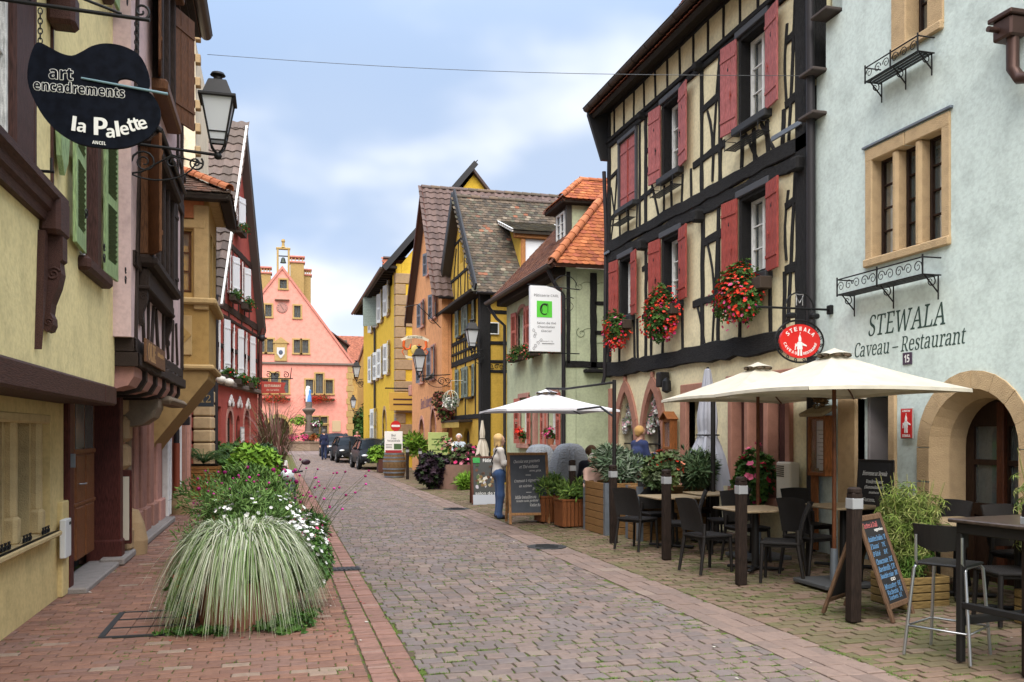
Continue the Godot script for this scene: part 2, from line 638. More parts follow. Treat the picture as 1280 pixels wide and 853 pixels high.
func ridge_tiles(h: Node, a: Vector3, b: Vector3, r: float, palette: Array, step := 0.34) -> void:
	var d := (b - a).normalized()
	var n := int(a.distance_to(b) / step)
	var side := d.cross(Vector3.UP).normalized()
	var up := side.cross(d)
	var mb := MB.new()
	var k := 7
	for j in k:
		var t0 := -1.75 + 3.5 * j / k
		var t1 := -1.75 + 3.5 * (j + 1) / k
		for e in [[0.0, 1.0], [step * 1.12, 0.84]]:
			pass
		var p0 := Vector3(sin(t0) * r, cos(t0) * r, 0); var p1 := Vector3(sin(t1) * r, cos(t1) * r, 0)
		mb.quad(p0, p0 * 0.84 + Vector3(0, 0, -step * 1.1), p1 * 0.84 + Vector3(0, 0, -step * 1.1), p1)
		mb.quad(p0 * 0.86, p0, p1, p1 * 0.86)
	var m := mb.mesh()
	for i in n:
		var o := put("ridge_tile", m, M[palette[R.randi() % palette.size()]], h, Transform3D(Basis(side, up, -d), a + d * (step * i)))

func spiral(c: Vector3, ax: Vector3, ay: Vector3, r: float, turns: float, start := 0.0, n := 22) -> PackedVector3Array:
	var p := PackedVector3Array()
	for k in n + 1:
		var f := float(k) / n
		var a := start + TAU * turns * f
		var rr := r * (1.0 - 0.82 * f)
		p.append(c + ax * cos(a) * rr + ay * sin(a) * rr)
	return p

func arc(c: Vector3, ax: Vector3, ay: Vector3, r: float, a0: float, a1: float, n := 16, ry := -1.0) -> PackedVector3Array:
	var p := PackedVector3Array()
	for k in n + 1:
		var a := lerpf(a0, a1, float(k) / n)
		p.append(c + ax * cos(a) * r + ay * sin(a) * (r if ry < 0 else ry))
	return p

func letters(parent: Node, s: String, font: String, at: Transform3D, w: float, h: float, m: Material, bold := 400, slant := 0.0, depth := 0.006) -> MeshInstance3D:
	var f := SystemFont.new()
	f.font_names = PackedStringArray([font])
	f.font_weight = bold
	var t := TextMesh.new()
	t.text = s
	t.font = f
	t.font_size = 48
	t.pixel_size = 0.01
	t.depth = depth * 100.0
	t.curve_step = 1.5
	var bb := t.get_aabb()
	t.depth = depth
	var sx := w / maxf(bb.size.x, 1e-4)
	var sy := h / maxf(bb.size.y, 1e-4)
	var bs := Basis(Vector3(sx, 0, 0), Vector3(slant * sy, sy, 0), Vector3(0, 0, 1))
	var c := bb.get_center()
	var o := put("lettering", t, m, parent, at * Transform3D(bs, -(bs * Vector3(c.x, c.y, 0.0))))
	return o

func leaf_mesh(kind: int) -> Mesh:
	var b := MB.new()
	if kind == 0:   # spray of five pointed leaves, about 0.1 across
		for k in 5:
			var a := TAU * k / 5.0
			b.xf = Transform3D(Basis(Vector3.UP, a) * Basis(Vector3.RIGHT, -0.5 - 0.25 * (k % 2)), Vector3.ZERO)
			b.quad(Vector3(0, 0, 0), Vector3(0.016, 0.004, 0.025), Vector3(0, 0, 0.06), Vector3(-0.016, 0.004, 0.025))
	elif kind == 1:  # five petals, about 0.04 across
		for k in 5:
			var a := TAU * k / 5.0
			b.xf = Transform3D(Basis(Vector3.UP, a) * Basis(Vector3.RIGHT, -0.35), Vector3.ZERO)
			b.quad(Vector3(0, 0, 0), Vector3(0.011, 0.0, 0.012), Vector3(0, 0.002, 0.022), Vector3(-0.011, 0.0, 0.012))
	elif kind == 2:  # narrow bamboo leaves
		for k in 5:
			var a := TAU * k / 5.0 + 0.4 * (k % 2)
			b.xf = Transform3D(Basis(Vector3.UP, a) * Basis(Vector3.RIGHT, 0.1 + 0.3 * (k % 3)), Vector3.ZERO)
			b.quad(Vector3(0, 0, 0), Vector3(0.008, 0.003, 0.04), Vector3(0, -0.02, 0.12), Vector3(-0.008, 0.003, 0.04))
	elif kind == 3:  # round flower head
		b.ball(Vector3.ZERO, Vector3(0.016, 0.014, 0.016), 6)
	elif kind == 4:  # long lance leaf (oleander)
		for k in 4:
			var a := TAU * k / 4.0
			b.xf = Transform3D(Basis(Vector3.UP, a) * Basis(Vector3.RIGHT, -0.7), Vector3.ZERO)
			b.quad(Vector3(0, 0, 0), Vector3(0.012, 0.004, 0.06), Vector3(0, 0, 0.13), Vector3(-0.012, 0.004, 0.06))
	return b.mesh()

func rnd_basis(sc: float, tilt := 1.2) -> Basis:
	return (Basis(Vector3.UP, R.randf() * TAU) * Basis(Vector3.RIGHT, R.randf_range(-tilt, tilt)) * Basis(Vector3.UP, R.randf() * TAU)).scaled(Vector3.ONE * sc * R.randf_range(0.75, 1.3))

func foliage(parent: Node, nm: String, c: Vector3, r: Vector3, count: int, kind: int, sc: float, palette: Array, mname := "leaf", shell := 0.55, lobes := 7, flat := -1.0) -> void:
	var lc := []
	for k in lobes:
		var d := Vector3(R.randfn(), R.randfn(), R.randfn()).normalized()
		lc.append([d * r * R.randf_range(0.35, 0.62), R.randf_range(0.38, 0.6)])
	lc.append([Vector3.ZERO, 0.7])
	var xs := []
	var cs := []
	for k in count:
		var l: Array = lc[R.randi() % lc.size()]
		var d := Vector3(R.randfn(), R.randfn(), R.randfn()).normalized()
		var rr := lerpf(shell, 1.0, pow(R.randf(), 0.6)) * R.randf_range(0.85, 1.08)
		var p: Vector3 = c + l[0] + d * r * l[1] * rr
		if p.y < flat:
			continue
		var up := (d + Vector3(0, 0.7, 0)).normalized()
		var x := up.cross(Vector3(R.randfn(), R.randfn(), R.randfn())).normalized()
		var bs := Basis(x, up, x.cross(up)).scaled(Vector3.ONE * sc * R.randf_range(0.7, 1.35))
		xs.append(Transform3D(bs, p))
		var col: Color = palette[R.randi() % palette.size()]
		cs.append(col * R.randf_range(0.75, 1.25))
	many(nm, leaf_mesh(kind), M[mname], parent, xs, cs)

const GREEN := [Color(0.045, 0.105, 0.02), Color(0.06, 0.13, 0.025), Color(0.035, 0.085, 0.022), Color(0.08, 0.15, 0.03)]
const LIME := [Color(0.16, 0.3, 0.03), Color(0.2, 0.34, 0.04), Color(0.12, 0.24, 0.03)]
const GREYGREEN := [Color(0.09, 0.14, 0.08), Color(0.13, 0.18, 0.11), Color(0.07, 0.11, 0.06)]
const REDS := [Color(0.62, 0.035, 0.02), Color(0.7, 0.06, 0.03), Color(0.55, 0.02, 0.03), Color(0.72, 0.1, 0.06)]
const PINKS := [Color(0.6, 0.07, 0.2), Color(0.65, 0.15, 0.28), Color(0.5, 0.04, 0.14)]
const WHITES := [Color(0.8, 0.8, 0.76), Color(0.72, 0.74, 0.7), Color(0.82, 0.78, 0.78)]
const PURPLES := [Color(0.3, 0.02, 0.14), Color(0.4, 0.04, 0.22), Color(0.24, 0.015, 0.1)]

func ground(n: float, s: float) -> float:
	return clampf((n - 4.3) * 0.042, 0.0, 0.12) * clampf((30.0 - s) / 8.0, 0.0, 1.0) + clampf((s - 46.0) * 0.0165, 0.0, 0.4)

func at(n: float, s: float, y := 0.0) -> Vector3:
	return Vector3(n, ground(n, s) + y, -s)

func camera_and_light() -> void:
	var cam := Camera3D.new()
	cam.name = "camera"
	cam.projection = Camera3D.PROJECTION_FRUSTUM
	cam.near = 0.1
	cam.far = 1000.0
	cam.size = 0.1 * 853.0 / 1100.0
	cam.frustum_offset = Vector2(0, 0.1 * 115.5 / 1100.0)
	add_child(cam)
	cam.position = V(0, 1.715, 0)
	cam.rotation.y = -atan(295.0 / 1100.0)
	cam.current = true
	var e := Environment.new()
	e.background_mode = Environment.BG_SKY
	e.tonemap_mode = Environment.TONE_MAPPER_LINEAR
	e.tonemap_exposure = EXPOSURE
	e.sdfgi_enabled = true
	e.ssao_enabled = true
	e.ssil_enabled = true
	var sky := Sky.new()
	var pm := PanoramaSkyMaterial.new()
	pm.panorama = clouds()
	pm.energy_multiplier = 1.0
	sky.sky_material = pm
	e.sky = sky
	var we := WorldEnvironment.new()
	we.name = "world_environment"
	we.environment = e
	add_child(we)
	var sun := DirectionalLight3D.new()
	sun.name = "sun"
	sun.light_color = Color(1.0, 0.96, 0.9)
	sun.light_energy = SUN
	sun.light_angular_distance = 70.0
	sun.shadow_enabled = true
	add_child(sun)
	sun.rotation = V(deg_to_rad(-55), deg_to_rad(-6), 0)

const EXPOSURE := 4.6
const SUN := 0.5

func clouds() -> ImageTexture:
	var w := 1024
	var h := 512
	var im := Image.create(w, h, false, Image.FORMAT_RGBF)
	var n := FastNoiseLite.new()
	n.seed = 21
	n.frequency = 0.9
	n.fractal_octaves = 6
	n.fractal_gain = 0.5
	var big := FastNoiseLite.new()
	big.seed = 5
	big.frequency = 0.45
	big.fractal_octaves = 3
	var blue := V(0.31, 0.46, 0.72)
	var grey := V(0.45, 0.55, 0.72)
	var white := V(0.93, 0.95, 0.98)
	for y in h:
		var el := PI / 2 - PI * (y + 0.5) / h
		for x in w:
			var ph := (float(x) + 0.5) / w * TAU - PI
			var d := V(sin(ph) * cos(el), sin(el), -cos(ph) * cos(el))
			var c := V(0.3, 0.28, 0.26)
			if el > -0.02:
				var q := V(d.x, 0, d.z) / (maxf(d.y, 0.0) + 0.22)
				var a := n.get_noise_3d(q.x * 1.1, d.y * 2.4, q.z * 1.1)
				var g := big.get_noise_3d(q.x + 7.0, d.y * 1.5, q.z)
				var cover := smoothstep(0.0, 0.62, a + g * 0.9 + 0.3 * (1.0 - smoothstep(0.05, 0.4, d.y)) - 0.05)
				var low := 1.0 - smoothstep(0.02, 0.3, d.y)
				c = blue.lerp(grey, 0.45).lerp(grey, smoothstep(-0.3, 0.3, g)).lerp(white, cover * 0.9)
				c = c.lerp(white * 1.03, low * low * 0.8)
				c *= 0.285 * (1.0 + 1.7 * smoothstep(0.35, 1.0, d.y))
			im.set_pixel(x, y, Color(c.x, c.y, c.z))
	return ImageTexture.create_from_image(im)

func paving(p: Node, nm: String, n0: float, n1: float, s0: float, s1: float, cw: float, cd: float, gap: float, pal: Array, broken: float, bevel: float, skip: Rect2, along := false) -> void:
	var b := MB.new()
	var variants := []
	for k in 4:
		var vb := MB.new()
		var hw := cw * 0.5 - gap * 0.5
		var hd := cd * 0.5 - gap * 0.5
		var poly := PackedVector2Array()
		var j := bevel * 0.8
		for q in [[-1, -1], [0, -1], [1, -1], [1, 0], [1, 1], [0, 1], [-1, 1], [-1, 0]]:
			poly.append(Vector2(q[0] * hw + R.randf_range(-j, j), q[1] * hd + R.randf_range(-j, j)))
		var inner := PackedVector2Array()
		for q in poly:
			inner.append(Vector2(q.x - signf(q.x) * minf(bevel, absf(q.x)), q.y - signf(q.y) * minf(bevel, absf(q.y))))
		vb.xf = Transform3D(Basis(VX, -PI / 2), Z3)
		vb.poly(inner, 0.0)
		for i in 8:
			var a := poly[i]; var c := poly[(i + 1) % 8]; var ia := inner[i]; var ic := inner[(i + 1) % 8]
			vb.quad(V(a.x, a.y, -bevel * 0.7), V(c.x, c.y, -bevel * 0.7), V(ic.x, ic.y, 0), V(ia.x, ia.y, 0))
			vb.quad(V(a.x, a.y, -0.03), V(c.x, c.y, -0.03), V(c.x, c.y, -bevel * 0.7), V(a.x, a.y, -bevel * 0.7))
		variants.append(vb.mesh())
	var rows := int((s1 - s0) / cd)
	var cols := int(ceil((n1 - n0) / cw)) + 1
	var singles := 0
	var sets := [[], [], [], []]
	var tints := [[], [], [], []]
	var nz := FastNoiseLite.new()
	nz.seed = 77
	nz.frequency = 0.55
	var pm := []
	for k in pal.size():
		pm.append(mat(nm + "_tone_%d" % k, pal[k].r, pal[k].g, pal[k].b, 0.85, {"tex": "mottle", "scale": 2.3, "tex2": "fine", "scale2": 6.0, "bump": "rough", "depth": 0.4, "spec": 0.3}))
	var span := n1 - n0
	var fit := span / maxf(1.0, roundf(span / cw))
	for j in rows:
		var s := s0 + (j + 0.5) * cd
		var sh := (0.5 if j % 2 == 1 else 0.0) * cw + R.randf_range(-0.5, 0.5) * cw * broken
		if along:
			sh = 0.0
		var x := n0 - (cw if sh != 0.0 else 0.0) + sh
		while x < n1 - 0.02:
			var a := maxf(x, n0)
			var c := minf(x + (fit if along else cw), n1)
			x += fit if along else cw
			if c - a < 0.05:
				continue
			var n := (a + c) * 0.5
			if skip.has_point(Vector2(n, s)):
				continue
			var sx := (c - a) / cw
			var bs := Basis(V(0, 1, 0), R.randf_range(-0.02, 0.02) * (2.5 if broken > 0.5 else 1.0)) * Basis(V(0, 0, 1), R.randf_range(-0.015, 0.015)) * Basis(V(1, 0, 0), R.randf_range(-0.02, 0.02))
			bs = bs.scaled_local(V(sx, 1, R.randf_range(0.95, 1.0)))
			var t := Transform3D(bs, at(n, s + (R.randf_range(-0.012, 0.012) if broken > 0.5 else 0.0), R.randf_range(-0.006, 0.003)))
			var k := R.randi() % 4
			var ti := R.randi() % pal.size()
			if R.randf() > 0.22:
				ti = clampi(int((nz.get_noise_2d(n * 1.3, s) * 0.9 + 0.5) * (pal.size() - 1) + R.randf_range(-0.5, 1.2)), 0, pal.size() - 2)
			var inside := absf(n - (s * 0.268) ) < 0.62 * s and s > 5.4
			if singles < 300 and inside and s < 14.0:
				singles += 1
				put(nm, variants[k], pm[ti], p, t)
			else:
				sets[k].append(t)
				tints[k].append(pal[ti] * R.randf_range(0.86, 1.14))
	for k in 4:
		var o := many(nm + "_rest", variants[k], M.tinted, p, sets[k], tints[k])
		if k > 0:
			o.name = "%s_rest_%03d" % [nm, k]

func sheet(nm: String, n0: float, n1: float, s0: float, s1: float, m: Material, y := -0.012, parent: Node = self) -> MeshInstance3D:
	var b := MB.new()
	var ns := 8
	var ss := int((s1 - s0) / 1.5) + 1
	for i in ns:
		for j in ss:
			var q := []
			for w in [[i, j], [i + 1, j], [i + 1, j + 1], [i, j + 1]]:
				q.append(at(lerpf(n0, n1, float(w[0]) / ns), lerpf(s0, s1, float(w[1]) / ss), y))
			b.quad(q[0], q[1], q[2], q[3])
	return part(nm, b, m, parent)

func build_ground() -> void:
	var g := Gradient.new()
	g.offsets = PackedFloat32Array([0.0, 0.42, 0.58, 1.0])
	g.colors = PackedColorArray([lin(0.09, 0.07, 0.055), lin(0.11, 0.085, 0.06), lin(0.09, 0.12, 0.03), lin(0.07, 0.12, 0.025)])
	var fn := FastNoiseLite.new()
	fn.seed = 31
	fn.frequency = 0.02
	fn.fractal_octaves = 5
	var im := fn.get_seamless_image(512, 512)
	im.convert(Image.FORMAT_RGB8)
	for y in 512:
		for x in 512:
			im.set_pixel(x, y, g.sample(im.get_pixel(x, y).r))
	T["joint"] = ImageTexture.create_from_image(im)
	mat("joint", 1, 1, 1, 1.0, {"tex": "joint", "scale": 0.7, "tex2": "fine", "scale2": 4.0, "spec": 0.1})
	mat("far_paving", 0.23, 0.18, 0.165, 0.9, {"tex": "mottle", "scale": 0.6, "tex2": "fine", "scale2": 2.6, "bump": "rough", "depth": 1.0, "spec": 0.25})
	mat("earth", 0.16, 0.13, 0.1, 1.0, {"tex": "mottle", "scale": 0.2})
	var ground_sheet := MB.new()
	ground_sheet.quad(V(-400, -0.1, 60), V(400, -0.1, 60), V(400, -0.1, -900), V(-400, -0.1, -900))
	tag(part("ground", ground_sheet, M.earth, self), "earth beneath the village", "", "", "structure")
	var none := Rect2()
	var road := thing("road", "street of worn mauve setts with grass in the joints", "road")
	tag(road, "", "", "", "structure")
	sheet("bed", 1.0, 3.75, -4.0, 62.0, M.joint, -0.012, road)
	paving(road, "cobble", 1.0, 3.75, 5.2, 62.0, 0.166, 0.146, 0.009, [Color(0.185, 0.143, 0.13), Color(0.205, 0.155, 0.136), Color(0.168, 0.137, 0.128), Color(0.215, 0.164, 0.142), Color(0.186, 0.153, 0.145), Color(0.235, 0.187, 0.155)], 0.8, 0.007, none)
	var left := thing("pavement", "pavement of red bricks beside the left-hand houses", "pavement")
	tag(left, "", "", "", "structure")
	sheet("bed", -3.2, 0.64, -4.0, 62.0, M.joint, -0.012, left)
	var lpal := [Color(0.235, 0.125, 0.09), Color(0.255, 0.14, 0.1), Color(0.22, 0.122, 0.092), Color(0.275, 0.148, 0.105), Color(0.24, 0.142, 0.112), Color(0.31, 0.225, 0.17)]
	paving(left, "brick", -2.35, 0.63, 4.6, 50.0, 0.205, 0.105, 0.009, lpal, 0.2, 0.006, Rect2(-1.42, 8.0, 0.7, 1.1))
	var strip := thing("brick_gutter", "two bands of red edging bricks between pavement and setts", "gutter")
	tag(strip, "", "", "", "structure")
	sheet("bed", 0.64, 1.0, -4.0, 62.0, M.joint, -0.014, strip)
	var spal := [Color(0.25, 0.14, 0.11), Color(0.28, 0.158, 0.125), Color(0.23, 0.132, 0.105), Color(0.3, 0.19, 0.155)]
	paving(strip, "edging_brick", 0.645, 0.815, 4.6, 40.0, 0.17, 0.062, 0.007, spal, 0.0, 0.004, none, true)
	paving(strip, "border_brick", 0.825, 0.995, 4.6, 40.0, 0.17, 0.105, 0.007, spal, 0.0, 0.004, none, true)
	var terr := thing("terrace_paving", "mossy brown brick paving of the terrace on the right", "terrace")
	tag(terr, "", "", "", "structure")
	sheet("bed", 4.25, 9.0, -4.0, 62.0, M.joint, -0.012, terr)
	var tpal := [Color(0.155, 0.115, 0.078), Color(0.175, 0.128, 0.088), Color(0.145, 0.118, 0.07), Color(0.19, 0.13, 0.095), Color(0.135, 0.12, 0.062), Color(0.21, 0.155, 0.11)]
	paving(terr, "paver", 4.26, 7.25, 4.4, 50.0, 0.23, 0.112, 0.008, tpal, 0.25, 0.006, none)
	var rs := thing("edging_strip", "band of pinkish edging stones between setts and terrace", "gutter")
	tag(rs, "", "", "", "structure")
	sheet("bed", 3.75, 4.26, -4.0, 62.0, M.joint, -0.014, rs)
	paving(rs, "edging_stone", 3.76, 4.25, 4.6, 62.0, 0.163, 0.27, 0.007, [Color(0.215, 0.155, 0.13), Color(0.235, 0.17, 0.142), Color(0.205, 0.152, 0.13), Color(0.26, 0.2, 0.165)], 0.0, 0.005, none, true)
	var far := thing("square", "paved square before the pink town hall", "square")
	tag(far, "", "", "", "structure")
	sheet("surface", -14.0, 14.0, 61.9, 100.0, M.far_paving, 0.0, far)
	sheet("surface", -14.0, -2.3, 30.0, 62.0, M.far_paving, -0.02, far)
	var b := MB.new()
	for k in 5:
		b.xf = Transform3D(Basis(VY, k * 1.3) * Basis(VX, 0.35 + 0.1 * k), V(0.006 * (k - 2), 0, 0.004 * (k % 2)))
		b.tri(V(-0.0035, 0, 0), V(0.0035, 0, 0), V(0, 0.03, 0))
	var tuft := b.mesh()
	var xs := []
	var cs := []
	var nz := FastNoiseLite.new()
	nz.seed = 9
	nz.frequency = 0.7
	for k in 16000:
		var n := R.randf_range(-2.2, 7.0)
		var s := 5.0 + pow(R.randf(), 1.5) * 26.0
		var on_road := n > 1.0 and n < 3.75
		var cd := 0.146 if on_road else (0.112 if n > 4.25 else 0.105)
		var s0 := 5.2 if on_road else (4.4 if n > 4.25 else 4.6)
		if n > 0.62 and n < 1.0 or n > 3.75 and n < 4.26:
			n = [0.64, 0.82, 1.0, 3.755, 4.255][R.randi() % 5]
		else:
			s = s0 + roundf((s - s0) / cd) * cd + R.randf_range(-0.008, 0.008)
		var w := nz.get_noise_2d(n * 1.4, s * 0.8) + (0.12 if on_road else (0.05 if n > 4.2 else -0.32))
		if n > 4.25:
			w += 0.25 * (1.0 - smoothstep(0.0, 0.5, absf(n - 5.1)))
		if w + R.randf_range(-0.25, 0.25) < 0.02:
			continue
		for q in 2 + R.randi() % 3:
			xs.append(Transform3D(Basis(VY, R.randf() * TAU).scaled(V(1.5, R.randf_range(0.35, 0.8), 1.5)), at(n + R.randf_range(-0.05, 0.05), s, -0.012)))
			cs.append(Color(0.1, 0.16, 0.03) * R.randf_range(0.7, 1.3))
	tag(many("grass", tuft, M.leaf, self, xs, cs), "short grass growing in the joints of the paving", "grass", "", "stuff")
	xs = []
	cs = []
	for k in 260:
		var n := R.randf_range(-2.1, 6.8)
		var s := 5.2 + pow(R.randf(), 1.4) * 14.0
		if R.randf() < 0.45:
			n = R.randf_range(-1.2, 0.9)
			s = R.randf_range(7.2, 13.0)
		xs.append(Transform3D(rnd_basis(R.randf_range(0.5, 1.0), 0.25), at(n, s, 0.006)))
		cs.append([Color(0.5, 0.48, 0.42), Color(0.16, 0.11, 0.05), Color(0.12, 0.13, 0.04), Color(0.35, 0.06, 0.04)][R.randi() % 4])
	var fl := MB.new()
	fl.quad(V(-0.012, 0, -0.02), V(-0.008, 0.004, 0.018), V(0.009, 0, 0.02), V(0.013, 0.003, -0.015))
	tag(many("fallen_leaves", fl.mesh(), M.leaf, self, xs, cs), "scattered fallen petals and dry leaves on the paving", "fallen leaves", "", "stuff")
	mat("cast_iron", 0.05, 0.05, 0.05, 0.7, {"metal": 0.4, "tex": "fine", "scale": 3.0})
	var gr := thing("drain_grate", "iron drain grate in the brick gutter by the white flowers", "drain grate", at(0.82, 11.25, 0.004))
	bx("frame", V(0, 0.002, 0), V(0.42, 0.012, 0.26), M.cast_iron, gr)
	for k in 7:
		bx("bar", V(-0.17 + k * 0.057, 0.011, 0), V(0.03, 0.008, 0.22), M.iron, gr)
	var labels := ["round iron cover in the edging beside the wooden planters", "iron cover in the edging before the flower tub"]
	for k in 2:
		var c := thing("manhole_cover", labels[k], "manhole cover", at(3.95, [12.7, 19.6][k], 0.002), 0.0, "covers in the right-hand edging")
		var mb := MB.new()
		mb.lathe(V2([0.3, -0.01, 0.3, 0.006, 0.27, 0.008, 0.0, 0.008]), 20)
		part("lid", mb, M.cast_iron, c)
		for j in 5:
			bx("rib", V(0, 0.01, -0.2 + j * 0.1), V(0.36 - absf(j - 2) * 0.07, 0.006, 0.03), M.iron, c)
	var cover := thing("pavement_hatch", "rectangular hatch of bricks in a dark steel frame before the grass planter", "hatch", at(-1.07, 8.55, 0.0))
	for q in [[0, -0.53, 0.7, 0.03], [0, 0.53, 0.7, 0.03], [-0.35, 0, 0.05, 1.06], [0.35, 0, 0.03, 1.06], [0, -0.18, 0.66, 0.02], [0, 0.18, 0.66, 0.02]]:
		bx("frame_bar", V(q[0], 0.0, q[1]), V(q[2], 0.016, q[3]), M.cast_iron, cover)
	for j in 3:
		for r in 3:
			for k in 4:
				if r == 2 and k == 3:
					continue
				bx("brick", V(-0.245 + k * 0.163, -0.004, -0.415 + j * 0.355 - 0.05 + r * 0.1 + 0.02), V(0.157, 0.02, 0.094), mat("brick_tone_%d" % (R.randi() % 4), 1, 1, 1), cover, 0.004)

func shell(h: Node, L: float, D: float, he: float, hr: float, m: Material, gable := false, skip_right := false) -> void:
	var b := MB.new()
	var e := V2([0.27, 0, D, 0, D, he, 0.27, he]) if gable else V2([0.27, 0, D, 0, D, he, D * 0.5, hr, 0.27, he])
	b.xf = Transform3D(Basis(V(0, 0, -1), V(0, 1, 0), V(1, 0, 0)), V(0, 0, 0))
	b.prism(e, 0.0, 0.25)
	b.xf = Transform3D()
	var back := V2([0.25, 0, L - 0.25, 0, L - 0.25, he, 0.25, he]) if not gable else V2([0.25, 0, L - 0.25, 0, L - 0.25, he, L * 0.5, hr - 0.2, 0.25, he])
	b.xf = TF(V(0, 0, -D))
	b.prism(back, 0.0, 0.25)
	part("back_wall", b, m, h)
	if not skip_right:
		var r := MB.new()
		r.xf = Transform3D(Basis(V(0, 0, -1), V(0, 1, 0), V(1, 0, 0)), V(L - 0.25, 0, 0))
		r.prism(e, 0.0, 0.25)
		part("end_wall", r, m, h)
	var f := MB.new()
	f.box(V(L / 2, 0.08, -D / 2), V(L - 0.6, 0.04, D - 0.6))
	for y in range(1, int(he / 2.6) + 1):
		f.box(V(L / 2, y * 2.75 + 0.1, -D / 2), V(L - 0.6, 0.16, D - 0.6))
	part("floor_slab", f, M.dark_inside, h)

func deck_only(h: Node, o: Vector3, u: Vector3, v: Vector3, outline: PackedVector2Array, m: Material) -> void:
	var b := MB.new()
	b.prism(outline, -0.1, 0.02)
	part("roof_slope", b, m, h, Transform3D(Basis(u.normalized(), v.normalized(), u.cross(v).normalized()), o))

func downpipe(h: Node, pts: PackedVector3Array, m: Material, r := 0.045) -> void:
	var b := MB.new()
	b.tube(pts, r, r, 10)
	part("downpipe", b, m, h)

func gutter(h: Node, a: Vector3, b: Vector3, r: float, m: Material, rings := 0) -> void:
	var mb := MB.new()
	var d := (b - a).normalized()
	var side := d.cross(VY).normalized()
	var n := 8
	for k in n:
		var t0 := PI + PI * k / n
		var t1 := PI + PI * (k + 1) / n
		var o0 := side * cos(t0) * r + VY * sin(t0) * r
		var o1 := side * cos(t1) * r + VY * sin(t1) * r
		mb.quad(a + o0, a + o1, b + o1, b + o0)
		mb.quad(a + o0 * 0.9, b + o0 * 0.9, b + o1 * 0.9, a + o1 * 0.9)
	for e in [a, b]:
		for k in n - 1:
			var q := []
			for j in [0, k + 1, k + 2]:
				var t: float = PI + PI * j / n
				q.append(e + side * cos(t) * r + VY * sin(t) * r)
			mb.tri(q[0], q[1], q[2])
	for k in rings:
		var c := a.lerp(b, (k + 0.5) / rings)
		mb.tube(arc(c, side, VY, r * 1.04, PI, TAU, 8), 0.008, 0.008, 4)
	mb.tube(P3([a + side * r, b + side * r]), 0.012, 0.012, 5)
	mb.tube(P3([a - side * r, b - side * r]), 0.012, 0.012, 5)
	part("gutter", mb, m, h)

func geranium_box(label: String, group: String, parent_xf: Transform3D, w: float, drop: float, rise: float, leaves: int, flowers: int, pal: Array, pal2: Array) -> Node3D:
	var o := thing("flower_box", label, "flower box", Z3, 0.0, group)
	o.transform = parent_xf
	bx("trough", V(0, 0.09, 0.12), V(w, 0.18, 0.2), mat("trough", 0.05, 0.035, 0.025, 0.8), o, 0.01)
	foliage(o, "foliage", V(0, 0.16 + (rise - drop) * 0.5, 0.17), V(w * 0.62, (rise + drop) * 0.62, 0.26), int(leaves * 1.3), 0, 0.9, GREEN, "leaf", 0.3, 11)
	foliage(o, "blossom", V(0, 0.1 + (rise - drop) * 0.5, 0.22), V(w * 0.68, (rise + drop) * 0.66, 0.26), int(flowers * 1.5), 1, 1.25, pal, "petal", 0.6, 11)
	if pal2.size():
		foliage(o, "petals", V(0, 0.05 - drop * 0.25, 0.24), V(w * 0.66, (rise + drop) * 0.6, 0.26), flowers / 4, 1, 1.5, pal2, "petal", 0.85, 7)
	return o

func iron_basket(h: Node, o: Vector3, w: float, hh: float, dz: float, scrolls: int, m: Material, r := 0.008) -> void:
	var b := MB.new()
	for y in [0.0, hh]:
		b.tube(P3([o + V(0, y, 0), o + V(0, y, dz), o + V(w, y, dz), o + V(w, y, 0)]), r, r, 5)
	var n := 3
	for k in n:
		var x := w * k / (n - 1)
		b.tube(P3([o + V(x, -0.02, dz), o + V(x, hh + 0.03, dz)]), r * 1.2, r * 1.2, 5)
	for k in 4:
		b.box(o + V(w / 2, 0.0, dz * (k + 0.5) / 4), V(w, 0.008, dz / 4 * 0.7))
	part("basket_rail", b, m, h)
	if scrolls > 0:
		for k in scrolls * 2:
			var s := MB.new()
			s.tube(spiral(o + V(w * (k + 0.5) / scrolls / 2, hh * 0.5, dz), VX if k % 2 else -VX, VY, hh * 0.36, 1.4, 0.0, 14), r * 0.7, r * 0.5, 4)
			part("scroll", s, m, h)
		for x in [0.03, w * 0.5, w - 0.03]:
			var br := MB.new()
			br.tube(P3([o + V(x, 0, dz * 0.8), o + V(x, -hh * 1.0, 0.01)]), r, r, 5)
			br.tube(spiral(o + V(x, -hh * 0.35, dz * 0.45), V(0, 0, 1), VY, hh * 0.38, 1.3, 1.2, 14), r * 0.8, r * 0.6, 4)
			br.tube(P3([o + V(x, 0, 0.01), o + V(x, -hh * 1.4, 0.01)]), r, r, 5)
			part("bracket", br, m, h)

